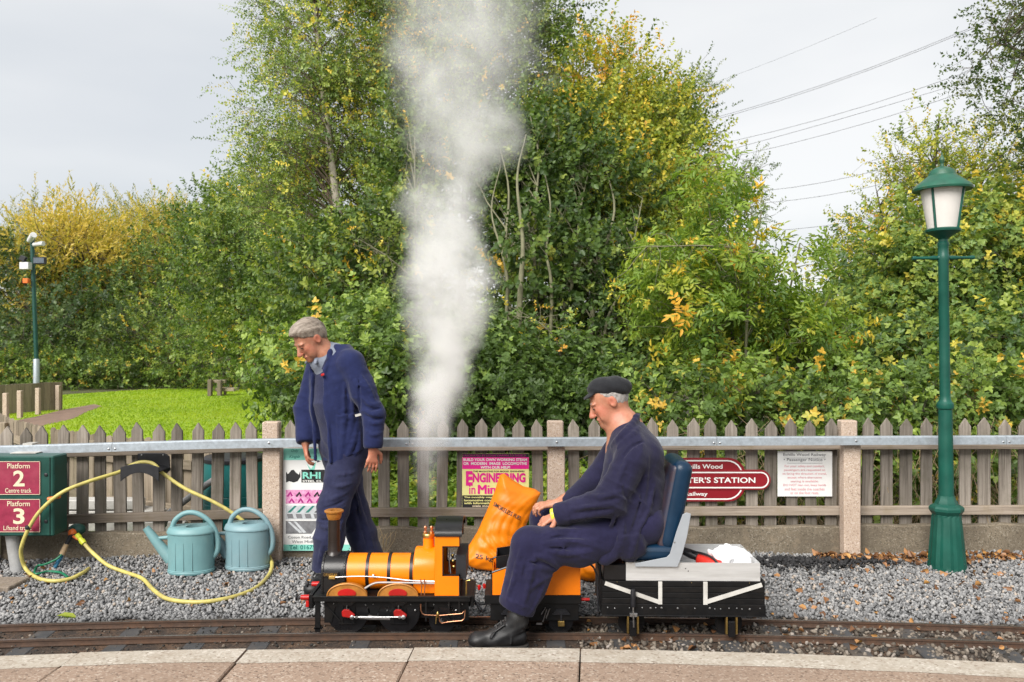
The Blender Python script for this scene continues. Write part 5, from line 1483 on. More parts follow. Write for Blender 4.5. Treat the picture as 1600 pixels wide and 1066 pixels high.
# ------------------------------------------------------------------ tender
ten = thing('tender', (lx(835), LY, 0.035), 'small orange tender with an open black tank at its front, between engine and wagon', 'tender')
tx0, tx1 = lx(769, 4.27), lx(907, 4.27)
prof = [(tx0, 0.236), (tx1, 0.236), (tx1, 0.392), (lx(835), 0.392), (lx(800), 0.388), (tx0, 0.352)]
for y in (4.270, 4.556):
    s_ = MB().prism(prof, y, y + 0.005).build('side', 'cab_orange', ten, bevel=0.001)
    e = MB().tube([(tx0, y + 0.002, 0.352), (lx(800), y + 0.002, 0.388), (lx(835), y + 0.002, 0.392)], 0.005, 6)
    e.bounds((tx0 - 0.005, y - 0.003, 0.236), (tx0, y + 0.008, 0.352))
    e.build('side_edging', 'satin_black', s_)
    rv = MB()
    for i in range(26):
        rv.lathe([(0.002, 0.001), (0.0014, -0.0012), (0, -0.0016)], (tx1 - 0.010 - i * 0.0115, y, 0.243), 6, 'y')
        if i < 11: rv.lathe([(0.002, 0.001), (0.0014, -0.0012), (0, -0.0016)], (tx1 - 0.006, y, 0.246 + i * 0.012), 6, 'y')
        if i < 14:
            a = R(90 - i * 6.0)
            rv.lathe([(0.002, 0.001), (0.0014, -0.0012), (0, -0.0016)], (tx1 - 0.035 - 0.16 * math.cos(a), y, 0.215 + 0.155 * math.sin(a)), 6, 'y')
    if y < 4.4: rv.build('rivets', 'cab_orange', s_)['kind'] = 'stuff'
m = MB().bounds((tx1 - 0.005, 4.275, 0.236), (tx1 - 0.0005, 4.556, 0.39)).bounds((tx0, 4.275, 0.236), (tx0 + 0.004, 4.556, 0.34)).bounds((tx0 + 0.004, 4.275, 0.30), (tx1 - 0.005, 4.556, 0.304))
m.build('coal_space', 'cab_orange', ten)
tk = MB()
x0, x1 = lx(775, 4.33), lx(842, 4.33)
za, zb_, zc_ = 0.355, 0.415, 0.448
for y in (4.335, 4.52):
    tk.prism([(x0, za), (x1, za), (x1, zc_), (x0, zb_)], y, y + 0.006)
tk.prism([(x0, za), (x0 + 0.006, za), (x0 + 0.006, zb_), (x0, zb_)], 4.341, 4.520)
tk.bounds((x0, 4.341, za), (x1, 4.52, za + 0.006))
tk.build('water_tank', 'satin_black', ten)
MB().cyl((lx(818, 4.4), 4.40, 0.36), (lx(818, 4.4), 4.40, 0.432), 0.025, n=16).build('tank_filler', 'steel', ten, smooth=40)
MB().cyl((lx(790, 4.345), 4.338, 0.40), (lx(793, 4.345), 4.338, 0.36), 0.003, n=6).build('tank_valve', 'brass', ten)
m = MB().bounds((lx(757), 4.272, 0.190), (lx(908), 4.558, 0.2355)).bounds((lx(766), 4.285, 0.10), (lx(905), 4.292, 0.19)).bounds((lx(766), 4.54, 0.10), (lx(905), 4.547, 0.19))
m.build('underframe', 'black_paint', ten, bevel=0.0015)
for px in (797, 877):
    for y, s in ((4.318, -1), (4.505, 1)):
        MB().lathe([(0.010, s * -0.008), (0.046, s * -0.006), (0.052, s * -0.013), (0.058, s * -0.013), (0.058, s * 0.008), (0.064, s * 0.010), (0.064, s * 0.015), (0.010, s * 0.015)], (lx(px), y, 0.094), 24, 'y').build('wheel', 'satin_black', ten, smooth=35)
    MB().bounds((lx(px) - 0.017, 4.268, 0.075), (lx(px) + 0.017, 4.285, 0.101)).build('axle_box', 'brass', ten, bevel=0.002)
    m = MB()
    for k in range(4): m.bounds((lx(px) - 0.045 + k * 0.006, 4.27, 0.135 + k * 0.007), (lx(px) + 0.045 - k * 0.006, 4.284, 0.140 + k * 0.007))
    m.bounds((lx(px) - 0.004, 4.272, 0.10), (lx(px) + 0.004, 4.28, 0.15))
    m.build('leaf_spring', 'black_plastic', ten)
m = MB()
for k, px in enumerate((848, 853, 846)): m.cyl((lx(px), 4.262, 0.10 + 0.02 * k), (lx(px + 6), 4.262, 0.165 + 0.005 * k), 0.003, n=6)
m.bounds((lx(838), 4.258, 0.088), (lx(847), 4.268, 0.096))
m.build('brake_gear', 'steel', ten)
MB().cyl((lx(908), 4.30, 0.205), (lx(922), 4.30, 0.205), 0.008, n=10).build('rear_buffer', 'red_paint', ten, smooth=40)
MB().tube(spline([(lx(908), 4.40, 0.19), (lx(918), 4.40, 0.17), (lx(930), 4.40, 0.165), (lx(942), 4.40, 0.18)], 5), 0.006, 8).build('drawbar', 'black_plastic', ten)

# ------------------------------------------------------------------ driver's wagon
WX0, WX1, WY0, WY1 = lx(941, 4.20), lx(1197, 4.20), 4.20, 4.60
wag = thing('driving_wagon', ((WX0 + WX1) / 2, 4.40, 0.035), 'black planked wagon with white diagonal straps carrying a blue seat', 'wagon')
for k in range(4):                             # planks of the side
    z0 = 0.212 + k * 0.029
    for y in (WY0, WY1 - 0.010):
        MB().bounds((WX0 + 0.004, y, z0), (WX1 - 0.004, y + 0.010, z0 + 0.0275)).build('plank', 'black_paint', wag, bevel=0.0022)
m = MB().bounds((WX0, WY0 - 0.003, 0.154), (WX1, WY0 + 0.016, 0.2115)).bounds((WX0, WY1 - 0.016, 0.154), (WX1, WY1 + 0.003, 0.2115))
m.bounds((WX0, WY0 + 0.0165, 0.16), (WX0 + 0.012, WY1 - 0.0165, 0.327)).bounds((WX1 - 0.012, WY0 + 0.0165, 0.16), (WX1, WY1 - 0.0165, 0.327))
m.bounds((WX0 + 0.013, WY0 + 0.017, 0.19), (WX1 - 0.013, WY1 - 0.017, 0.20))
m.bounds((WX0 - 0.002, WY0 - 0.010, 0.150), (WX1 + 0.002, WY0 - 0.0035, 0.157))
m.build('sole_bar', 'black_paint', wag, bevel=0.002)
def wz(py): return zy(py, 4.197)
def wx(px): return lx(px, 4.197)
ys0, ys1 = WY0 - 0.005, WY0 - 0.0008
def strap(a, b, w):
    a, b = Vector(a), Vector(b); d = (b - a).normalized(); n_ = Vector((-d.y, d.x)) * w / 2
    return [tuple(a + n_), tuple(b + n_), tuple(b - n_), tuple(a - n_)]
for poly in (strap((wx(947), wz(912)), (wx(1031), wz(941)), 0.020), [(wx(1030), wz(909)), (wx(1036), wz(909)), (wx(1036), wz(944.5)), (wx(1030), wz(944.5))],
             [(wx(1100), wz(909)), (wx(1106.5), wz(909)), (wx(1106.5), wz(944.5)), (wx(1100), wz(944.5))], strap((wx(1106), wz(940)), (wx(1191), wz(913)), 0.020)):
    ys0 -= 0.0006
    MB().prism(poly, ys0, ys1).build('strap', 'white_paint', wag)
for px in (951, 962, 985, 1005, 1018, 1026, 1035, 1060, 1087, 1110, 1118, 1127, 1140, 1152, 1160, 1172, 1188):
    rb = 0.005 if px in (1018, 1035, 1060, 1110, 1172) else 0.003
    MB().lathe([(rb, 0.001), (rb, -0.002), (0, -0.003)], (wx(px), WY0 - 0.0035, wz(950 + 0.6 * (px % 3))), 8, 'y').build('bolt', 'steel', wag)
for px, py in ((966, 910.5), (1082, 911), (1172, 911)):
    MB().lathe([(0.003, 0.001), (0, -0.003)], (wx(px), WY0, wz(py)), 8, 'y').build('bolt', 'brass', wag)
# tray and box on the deck
tx0, tx1 = wx(980), wx(1189)
tr = MB()
tr.bounds((tx0, WY0 + 0.004, 0.3285), (tx1, WY0 + 0.008, 0.420)).bounds((tx0, WY1 - 0.008, 0.3285), (tx1, WY1 - 0.004, 0.420))
tr.bounds((tx1 - 0.004, WY0 + 0.0085, 0.3285), (tx1, WY1 - 0.0085, 0.420)).bounds((tx0, WY0 + 0.0085, 0.3285), (tx0 + 0.004, WY1 - 0.0085, 0.420))
tr.bounds((tx0 + 0.005, WY0 + 0.0085, 0.3285), (tx1 - 0.005, WY1 - 0.0085, 0.3335))
tr.build('tray', 'aluminium', wag)
MB().bounds((wx(945), WY0 + 0.006, 0.3285), (wx(979.4), WY1 - 0.006, 0.408)).build('battery_box', 'satin_black', wag, bevel=0.003)
for px in (1073, 1077): MB().lathe([(0.003, 0.0005), (0.003, -0.001), (0, -0.001)], (wx(px), WY0 + 0.004, wz(889 + (px - 1073))), 8, 'y').build('bolt', 'black_plastic', wag)
# wheels, axle guards, brake
for px in (991, 1145):
    for y, s in ((4.29, -1), (4.532, 1)):
        MB().lathe([(0.010, s * -0.008), (0.048, s * -0.006), (0.056, s * -0.013), (0.062, s * -0.013), (0.062, s * 0.008), (0.069, s * 0.010), (0.069, s * 0.015), (0.010, s * 0.015)], (wx(px), y, 0.098), 24, 'y').build('wheel', 'satin_black', wag, smooth=35)
    MB().cyl((wx(px), 4.22, 0.098), (wx(px), 4.58, 0.098), 0.009, n=10).build('axle', 'steel', wag)
    g = MB()
    for d in (-0.030, 0.020): g.bounds((wx(px) + d, 4.206, 0.058), (wx(px) + d + 0.010, 4.228, 0.148))
    g.build('axle_guard', 'brass', wag, bevel=0.001)
    MB().bounds((wx(px) - 0.017, 4.200, 0.045), (wx(px) + 0.017, 4.226, 0.125)).build('axle_box', 'satin_black', wag, bevel=0.004)
MB().lathe([(0.011, 0.0), (0.013, 0.01), (0.0135, 0.075), (0.011, 0.088), (0.0, 0.092)], (wx(990), 4.178, zy(949, 4.178)), 14).build('brake_handle', 'black_plastic', wag, smooth=40)
MB().cyl((wx(990), 4.178, zy(949, 4.178)), (wx(991), 4.178, 0.10), 0.0042, n=8).build('brake_rod', 'steel', wag, smooth=40)
MB().bounds((wx(985), 4.183, 0.150), (wx(997), 4.197, 0.168)).build('brake_bracket', 'steel', wag, bevel=0.001)
MB().tube([(WX1, 4.40, 0.19), (WX1 + 0.025, 4.40, 0.19), (WX1 + 0.038, 4.40, 0.20), (WX1 + 0.042, 4.40, 0.185)], 0.006, 8).build('coupling_hook', 'black_plastic', wag)
m = MB()
m.tube([(wx(937), 4.24, 0.16), (wx(936), 4.24, 0.34), (wx(930), 4.24, 0.385), (wx(919), 4.24, 0.415)], 0.005, 8)
m.tube([(wx(942), 4.27, 0.20), (wx(941), 4.27, 0.40)], 0.006, 8)
m.lathe([(0.0, -0.012), (0.012, -0.006), (0.012, 0.006), (0.0, 0.012)], (wx(917), 4.24, 0.42), 12)
m.build('hand_lever', 'black_plastic', wag)
# seat
rotb = Matrix.Rotation(R(11), 4, 'Y')
f = Field((0.55, 4.17, 0.40), (0.99, 4.63, 1.0), 0.008)
f.slab((0.71, 4.40, 0.462), (0.140, 0.195, 0.042), 0.035, 0.0)
cush = field_obj('seat_cushion', f, 'seat_vinyl', wag)
MB().tube([(0.575, 4.207, 0.476), (0.845, 4.207, 0.476), (0.849, 4.213, 0.476), (0.849, 4.58, 0.476)], 0.004, 6).build('piping', 'seat_vinyl', cush)
f = Field((0.70, 4.17, 0.44), (1.02, 4.63, 1.02), 0.008)
f.slab((0.838, 4.40, 0.700), (0.052, 0.190, 0.232), 0.048, 0.0, rotb)
f.ell((0.80, 4.40, 0.70), (0.045, 0.13, 0.18), 0.03, rotb)
bk = field_obj('backrest', f, 'seat_vinyl', wag)
f = Field((0.68, 4.17, 0.44), (0.98, 4.63, 1.02), 0.008)
f.slab((0.806, 4.40, 0.695), (0.025, 0.178, 0.215), 0.02, 0.0, rotb)
f.ell((0.79, 4.40, 0.69), (0.045, 0.14, 0.19), 0.02, rotb)
field_obj('worn_panel', f, 'seat_worn', bk)
def bxp(px, py): return (lx(px, 4.19), zy(py, 4.19))
brk = [bxp(994, 886), bxp(1060, 886), bxp(1067, 868), bxp(1075, 838), bxp(1081, 803), bxp(1074, 801), bxp(1068, 804), bxp(1058, 832), bxp(1048, 866), bxp(1043, 871), bxp(994, 881)]
for y in (4.188, 4.602): MB().prism(brk, y, y + 0.006).build('seat_bracket', 'grey_enamel', wag, bevel=0.0015)
MB().lathe([(0.005, 0.001), (0.004, -0.003), (0, -0.004)], (lx(1055, 4.19), 4.188, zy(847, 4.19)), 10, 'y').build('bolt', 'steel', wag)
wag.rotation_euler = (0, 0, R(-1.2))

# things lying in the tray
f = Field((0.98, 4.2, 0.32), (1.30, 4.62, 0.52), 0.006)
f.ell((1.10, 4.34, 0.408), (0.055, 0.07, 0.05), 0.03).ell((1.155, 4.40, 0.405), (0.065, 0.08, 0.05), 0.03).ell((1.215, 4.36, 0.388), (0.045, 0.06, 0.04), 0.03).ell((1.06, 4.36, 0.40), (0.035, 0.05, 0.04), 0.03).ell((1.14, 4.38, 0.36), (0.10, 0.12, 0.04), 0.02)
f.warp(lambda X, Y, Z: 0.007 * np.sin(X * 95 + 30 * Y + 2 * np.sin(Z * 60)) + 0.006 * np.sin(Y * 85 - 40 * Z + X * 20) + 0.004 * np.sin(X * 160 + Z * 120))
o = field_obj('cloth', f, 'white_cloth', off=(1.14, 4.38, 0.335)); o.location = (1.14, 4.38, 0.335)
tag(o, 'crumpled white cloth lying in the metal tray of the wagon', 'cloth')
ex = thing('fire_extinguisher', (0.99, 4.35, 0.335), 'red fire extinguisher with black head lying in the metal tray', 'extinguisher')
m = MB(); m.tube([(1.085, 4.28, 0.378), (1.078, 4.285, 0.378), (0.985, 4.37, 0.395), (0.975, 4.378, 0.398)], [0.024, 0.036, 0.036, 0.02], 18); m.build('cylinder', 'extinguisher_red', ex, smooth=50)
m = MB().tube([(0.975, 4.378, 0.402), (0.945, 4.40, 0.412), (0.905, 4.405, 0.430)], [0.018, 0.022, 0.018], 10).box((0.935, 4.39, 0.435), (0.075, 0.014, 0.016), Matrix.Rotation(R(18), 3, 'Y'))
m.tube(spline([(0.95, 4.38, 0.43), (0.99, 4.33, 0.435), (1.03, 4.29, 0.425), (1.055, 4.25, 0.40)], 4), 0.006, 8)
m.build('valve_head', 'black_plastic', ex, smooth=50)
f = Field((0.86, 4.2, 0.32), (1.0, 4.38, 0.43), 0.006)
f.ell((0.925, 4.27, 0.36), (0.045, 0.04, 0.028), 0.02).cone((0.93, 4.27, 0.37), (0.97, 4.25, 0.375), 0.018, 0.012, 0.02).cone((0.91, 4.26, 0.37), (0.94, 4.23, 0.385), 0.014, 0.01, 0.02)
f.warp(lambda X, Y, Z: 0.003 * np.sin(X * 120 + Y * 90))
o = field_obj('work_glove', f, 'tan_leather', off=(0.925, 4.27, 0.335)); o.location = (0.925, 4.27, 0.335)
tag(o, 'tan work glove lying in the metal tray beside the seat', 'glove')

# ------------------------------------------------------------------ fuel sacks
def sack(name, label, poly, yc, thick, lean, prints, grp, x_ref, z_ref):
    """an inflated bag from its outline; lean tips it back with height"""
    xs_, zs_ = [p[0] for p in poly], [p[1] for p in poly]
    f = Field((min(xs_) - 0.03, yc - thick - 0.05, min(zs_) - 0.03), (max(xs_) + 0.03, yc + thick + 0.12, max(zs_) + 0.03), 0.007)
    X, Y, Z = f.axes()
    d = poly_dist(poly, X[:, :, 0], Z[0, 0][None, :])
    w = 0.13
    hgt = thick * np.sqrt(np.clip(1 - (1 - np.clip(-d / w, 0, 1)) ** 2, 0, 1))
    xg, zg = X[:, :, 0], Z[0, 0][None, :]
    ph1 = zg * 44 + 30 * xg + 3 * np.sin(xg * 15 + zg * 6); ph2 = zg * 30 - 52 * xg + 2.5 * np.sin(zg * 13)
    wrk = -0.009 * np.abs(np.sin(ph1)) ** 3 * np.exp(-((zg - 0.16) / 0.09) ** 2) - 0.006 * np.abs(np.sin(ph2)) ** 4 * np.exp(-((zg - 0.32) / 0.14) ** 2) + 0.0025 * np.sin(zg * 70 - xg * 23 + 4 * np.sin(xg * 11))
    yoff = lean * zg + 0 * xg
    front = hgt + wrk * np.clip(-d / 0.04, 0, 1)
    f.F = np.maximum(np.abs(Y - (yc + yoff)[:, None, :]) - front[:, None, :], d[:, None, :] * 0.8).astype(np.float32)
    o = field_obj(name, f, 'sack_orange', off=(x_ref, yc, z_ref))
    o.location = (x_ref, yc, z_ref)
    tag(o, label, 'sack', grp)
    xi = (np.arange(f.n[0]) * f.h + f.lo[0]); zi = (np.arange(f.n[2]) * f.h + f.lo[2])
    for body, cx_, cz_, wdt, hg, ang, mat, bold in prints:
        me, tw, th = text_mesh(body, wdt, hg, bold)
        n_ = len(me.vertices); co = np.zeros(n_ * 3, np.float32); me.vertices.foreach_get('co', co); co = co.reshape(-1, 3)
        u, v_ = co[:, 0] - tw / 2, co[:, 1] - th / 2
        x_, z_ = cx_ + u * math.cos(ang) - v_ * math.sin(ang), cz_ + u * math.sin(ang) + v_ * math.cos(ang)
        ix = np.clip(((x_ - f.lo[0]) / f.h).round().astype(int), 0, f.n[0] - 1); iz = np.clip(((z_ - f.lo[2]) / f.h).round().astype(int), 0, f.n[2] - 1)
        y_ = yc + lean * z_ - front[ix, iz] - 0.004
        co = np.stack([x_ - x_ref, y_ - yc, z_ - z_ref], 1).astype(np.float32)
        me.vertices.foreach_set('co', co.ravel()); me.update()
        link_mesh('lettering', me, mat, o)
    return o
def sp(px, py, Y=5.52): return (lx(px, Y), zy(py, Y))
so = [sp(*q) for q in ((722, 868), (727, 880), (745, 887), (775, 891), (797, 888), (806, 872), (808, 856), (815, 836), (827, 812), (838, 789), (846, 772), (836, 766), (818, 762), (801, 752), (788, 742), (781, 744), (773, 768), (760, 800), (745, 832))]
lines = [('SMOKELESS FUEL', sp(793, 797), 0.205, 0.026, R(-27), 'ink_black', 0.01), ('25 kg', sp(757, 866), 0.115, 0.036, R(-9), 'ink_black', 0.012)]
pr = [(b_, c[0], c[1], w_, h_, a_, m_, bo) for b_, c, w_, h_, a_, m_, bo in lines]
sk = sack('fuel_sack', 'orange plastic fuel sack leaning on the wall beside the locomotive', so, 5.48, 0.085, 0.16, pr, 'orange fuel sacks', sp(765, 888)[0], 0.015)
sack('fuel_sack', 'orange sack lying behind the wagon coupling with only its end showing', [sp(*q, 5.3) for q in ((894, 884), (900, 870), (930, 866), (965, 868), (985, 880), (985, 900), (960, 908), (915, 906), (897, 900))], 5.28, 0.10, 0.0, [], 'orange fuel sacks', lx(940, 5.3), 0.01)

# ------------------------------------------------------------------ watering cans
def can(px, py, Y, mat, label, s=1.0, yaw=0.0):
    x, z0 = lx(px, Y), 0.012
    root = thing('watering_can', (x, Y, z0), label, 'watering can', 'watering cans by the wall')
    def ring(z, a, b, n=32): return [(x + a * math.cos(2 * PI * i / n), Y + b * math.sin(2 * PI * i / n), z0 + z) for i in range(n)]
    prof = [(0.0, 0.142, 0.098), (0.006, 0.150, 0.105), (0.018, 0.152, 0.107), (0.022, 0.149, 0.104), (0.026, 0.151, 0.106), (0.030, 0.147, 0.102), (0.15, 0.149, 0.104), (0.262, 0.150, 0.105), (0.266, 0.156, 0.110), (0.274, 0.157, 0.111), (0.279, 0.154, 0.108), (0.298, 0.146, 0.100), (0.306, 0.134, 0.088)]
    m = MB(); n = 32
    for z, a, b in prof: m.v += ring(z, a, b)
    for i in range(len(prof) - 1):
        for k in range(n): m.f.append((i * n + k, i * n + (k + 1) % n, (i + 1) * n + (k + 1) % n, (i + 1) * n + k))
    m.f.append(tuple(range(n))[::-1])
    # deck with a mouth on the right half
    t0 = (len(prof) - 1) * n
    b0 = len(m.v)
    m.v += [(x + 0.045 + 0.078 * math.cos(2 * PI * i / n), Y + 0.066 * math.sin(2 * PI * i / n), z0 + 0.310 + 0.006 * math.cos(2 * PI * i / n)) for i in range(n)]
    m.v += [(x + 0.045 + 0.072 * math.cos(2 * PI * i / n), Y + 0.060 * math.sin(2 * PI * i / n), z0 + 0.270) for i in range(n)]
    for k in range(n):
        m.f.append((t0 + k, t0 + (k + 1) % n, b0 + (k + 1) % n, b0 + k))
        m.f.append((b0 + k, b0 + (k + 1) % n, b0 + n + (k + 1) % n, b0 + n + k))
    bd = m.build('body', mat, root, smooth=38)
    MB().add([(x + 0.045 + 0.0725 * math.cos(2 * PI * i / n), Y + 0.0605 * math.sin(2 * PI * i / n), z0 + 0.271) for i in range(n)], [tuple(range(n))]).build('mouth', 'black_plastic', bd)
    for d in (-0.075, -0.020, 0.035):
        yy = -math.sqrt(max(0, 1 - (d / 0.149) ** 2)) * 0.104
        MB().bounds((x + d - 0.0018, Y + yy - 0.0022, z0 + 0.045), (x + d + 0.0018, Y + yy + 0.003, z0 + 0.215)).build('rib', mat, bd)
        MB().lathe([(0.006, 0.003), (0.004, -0.003), (0, -0.004)], (x + d, Y + yy, z0 + 0.040), 8, 'y').build('stud', mat, bd)
    MB().tube(spline([(x - 0.128, Y, z0 + 0.085), (x - 0.185, Y, z0 + 0.155), (x - 0.245, Y, z0 + 0.235), (x - 0.293, Y, z0 + 0.300)], 4), [0.042 - 0.0016 * i for i in range(12)] + [0.024], 14).build('spout', mat, root, smooth=45)
    MB().tube([(x - 0.150, Y, z0 + 0.232), (x - 0.215, Y, z0 + 0.228)], [0.014, 0.011], 8).build('spout_brace', mat, root, smooth=45)
    MB().tube(spline([(x - 0.125, Y, z0 + 0.296), (x - 0.100, Y, z0 + 0.350), (x - 0.035, Y, z0 + 0.392), (x + 0.045, Y, z0 + 0.385), (x + 0.125, Y, z0 + 0.325), (x + 0.168, Y, z0 + 0.230), (x + 0.168, Y, z0 + 0.140), (x + 0.130, Y, z0 + 0.085)], 5), 0.0165, 12).build('handle', mat, root, smooth=45)
    root.scale = (s, s, s)
    root.rotation_euler = (0, 0, yaw)
    return root
can(299, 893, 5.50, 'can_teal', 'teal plastic watering can with its spout clear, left of the pair', 1.0, R(4))
can(387, 890, 5.60, 'can_blue', 'blue grey watering can standing against the concrete post', 1.0, R(-3))

# ------------------------------------------------------------------ platform sign cabinet
YF, YB = 5.45, 5.62
cab = thing('sign_cabinet', (lx(40, YF), 5.54, 0.0), 'dark green steel cabinet with two platform plaques in front of the fence', 'cabinet')
xr = lx(84, YF)
m = MB().bounds((lx(-60, YF), YF, zy(838, YF)), (xr, YB, zy(713, YF)))
bo = m.build('body', 'green_enamel', cab, bevel=0.008)
for py in (742, 815): MB().lathe([(0.012, 0.002), (0.012, -0.004), (0.006, -0.006), (0, -0.006)], (lx(72, YF), YF, zy(py, YF)), 12, 'y').build('lock', 'black_plastic', bo)
MB().bounds((xr - 0.026, YF - 0.003, zy(836, YF)), (xr - 0.022, YF - 0.0005, zy(715, YF))).build('door_seam', 'black_paint', bo)
for (ya, yb, num, low) in ((721, 773, '2', 'Centre track'), (780, 831.5, '3', 'L/hand track')):
    p = MB().bounds((lx(-9, 5.446), 5.444, zy(yb, 5.446)), (lx(63, 5.446), 5.4495, zy(ya, 5.446))).build('plaque', 'plaque_red', cab, bevel=0.001)
    fr = MB()
    xa, xb, z1, z0 = lx(-9, 5.446), lx(63, 5.446), zy(ya, 5.446), zy(yb, 5.446)
    for a_, b_ in (((xa, z0), (xb, z0 + 0.003)), ((xa, z1 - 0.003), (xb, z1)), ((xb - 0.003, z0), (xb, z1)), ((xa, z0), (xa + 0.003, z1))):
        fr.bounds((a_[0], 5.4425, a_[1]), (b_[0], 5.4436, b_[1]))
    fr.build('border', 'cream_ink', p)
    put_text(p, 'Platform', lx(29.5, 5.446), zy(ya + 11, 5.446), 5.4426, 'cream_ink', width=0.148, height=0.034, bold=0.008)
    put_text(p, num, lx(30, 5.446), zy(ya + 39, 5.446), 5.4426, 'cream_ink', width=0.075, height=0.104, bold=0.022)
    put_text(p, low, lx(28 if num == '3' else 29, 5.446), zy(yb - 3, 5.446), 5.4426, 'cream_ink', width=0.185 if num == '3' else 0.172, height=0.030, bold=0.008)
MB().cyl((lx(20, 5.56), 5.55, zy(838, YF)), (lx(30, 5.56), 5.55, -0.02), 0.042, n=18).build('leg', 'grey_plastic', cab, smooth=40)
m = MB().bounds((lx(36, 5.66), 5.655, zy(716, 5.66)), (lx(51, 5.66), 5.66, zy(693, 5.66))).bounds((lx(36, 5.66), 5.661, zy(694.5, 5.66)), (lx(51, 5.66), 5.74, zy(693, 5.66)))
m.bounds((lx(24, 5.62), 5.56, zy(712.5, YF) + 0.0005), (lx(64, 5.62), 5.654, zy(712.5, YF) + 0.005))
m.build('hanger', 'white_paint', cab)
MB().bounds((-4.4, 5.05, 0.0), (lx(36, 5.2), 5.28, 0.045)).build('timber_baulk', 'rail_wood', None, bevel=0.006)
tag(bpy.data.objects['timber_baulk'], 'brown timber baulk lying on the gravel below the green cabinet', 'timber')

# ------------------------------------------------------------------ hose hanger, hose, tap
hh = thing('hose_hanger', (lx(225, 5.84), 5.84, zy(735, 5.84)), 'black plastic hose hanger screwed to the fence above the watering cans', 'hanger')
def hp(px, py): return (lx(px, 5.72), zy(py, 5.72))
MB().prism([hp(205, 712), (hp(214, 711)), hp(248, 711), hp(256, 716), hp(257, 738), hp(250, 745), hp(208, 742)], 5.812, 5.822).build('back_plate', 'black_plastic', hh, bevel=0.003)
n = 9; m = MB()
for i in range(n):
    t = i / (n - 1)
    x = lx(190 + 60 * t, 5.66)
    za = zy(727 + 6 * (2 * t - 1) ** 2 - 3, 5.66); low = zy(737 + 14 * (2 * t - 1) ** 2 + 1, 5.66)
    m.v += [(x, 5.640, za), (x, 5.640, low), (x, 5.652, low), (x, 5.652, za)]
    if i:
        a = (i - 1) * 4; b = i * 4
        m.f += [(a + j, b + j, b + (j + 1) % 4, a + (j + 1) % 4) for j in range(4)]
m.f += [(0, 1, 2, 3), tuple((n - 1) * 4 + j for j in (3, 2, 1, 0))]
m.build('front_lip', 'black_plastic', hh, bevel=0.002)
n = 9; m = MB()
for i in range(n):
    t = i / (n - 1)
    z = zy(728 + 7 * (2 * t - 1) ** 2, 5.66)
    for y, dz in ((5.652, 0), (5.815, 0), (5.815, -0.007), (5.652, -0.007)): m.v.append((lx(190 + 60 * t, 5.66), y, z + dz - 0.004))
    if i:
        a = (i - 1) * 4; b = i * 4
        m.f += [(a + j, b + j, b + (j + 1) % 4, a + (j + 1) % 4) for j in range(4)]
m.f += [(0, 1, 2, 3), tuple((n - 1) * 4 + j for j in (3, 2, 1, 0))]
m.build('saddle', 'black_plastic', hh)
for px in (212, 246): MB().lathe([(0.006, 0.001), (0.005, -0.003), (0, -0.004)], (lx(px, 5.72), 5.812, zy(714, 5.72)), 8, 'y').build('screw', 'steel', hh)

def gp(px, py, z=0.028):                       # a pixel on the gravel
    Y = FPX * (CAMZ - z) / (py - 533)
    return (lx(px, Y), Y, z)
hs = thing('garden_hose', (lx(225, 5.72), 5.72, 0.02), 'long yellow garden hose looped over the hanger and across the gravel', 'hose')
pts = [P(128, 845, 5.62), P(143, 862, 5.58), gp(168, 883, 0.06), gp(195, 894), gp(222, 904), gp(240, 922), gp(262, 936), gp(300, 941), gp(340, 938), gp(380, 928), gp(405, 915), gp(421, 897), gp(425, 882, 0.05), P(420, 868, 5.70), P(405, 838, 5.745), P(372, 808, 5.735), P(335, 785, 5.72), P(290, 764, 5.72), P(255, 740, 5.73), P(240, 725, 5.74), P(222, 722, 5.74), P(205, 727, 5.73), P(188, 737, 5.66), P(140, 752, 5.50), P(98, 769, 5.41), P(66, 795, 5.40), P(47, 822, 5.40), P(35, 850, 5.41), P(33, 868, 5.44), P(41, 890, 5.46), gp(58, 903, 0.03), gp(82, 908), gp(108, 905), gp(128, 896, 0.04), P(140, 888, 5.60)]
MB().tube(spline(pts, 6), 0.0125, 10).build('hose', 'hose_yellow', hs, smooth=60)
d = (Vector(P(143, 862, 5.58)) - Vector(P(124, 840, 5.62))).normalized()
c0 = Vector(P(120, 836, 5.63))
MB().tube([c0, c0 + d * 0.03, c0 + d * 0.032, c0 + d * 0.055, c0 + d * 0.057, c0 + d * 0.085], [0.018, 0.020, 0.016, 0.017, 0.021, 0.018], 12).build('connector', 'fitting_yellow', hs, smooth=30)
MB().lathe([(0.017, -0.012), (0.019, 0), (0.017, 0.012)], P(44, 824, 5.40), 10).build('hose_clip', 'black_plastic', hs)
MB().tube([P(75, 780, 5.43), P(94, 776, 5.43)], [0.012, 0.010], 8).build('hose_lock', 'fitting_orange', hs)

tap = thing('garden_tap', P(118, 830, 5.70), 'garden tap with dark green cover and orange double connector by the cabinet', 'tap')
c = P(118, 829, 5.70)
f = Field((c[0] - 0.08, c[1] - 0.08, c[2] - 0.07), (c[0] + 0.08, c[1] + 0.10, c[2] + 0.07), 0.006)
f.ell((c[0] + 0.01, c[1], c[2] + 0.006), (0.056, 0.05, 0.042), 0.01)
field_obj('cover', f, 'green_enamel', tap)
e = Vector(P(112, 833, 5.64))
MB().tube([e + Vector((0, 0.05, 0.004)), e, e + Vector((0.002, -0.012, -0.012))], [0.026, 0.026, 0.017], 12).build('collar', 'fitting_orange', tap, smooth=40)
m = MB().tube([e + Vector((0, 0, -0.012)), P(103, 852, 5.62)], [0.017, 0.013], 10).tube([e + Vector((0, 0, -0.012)), P(122, 842, 5.62)], [0.017, 0.014], 10)
m.build('splitter', 'black_plastic', tap, smooth=40)
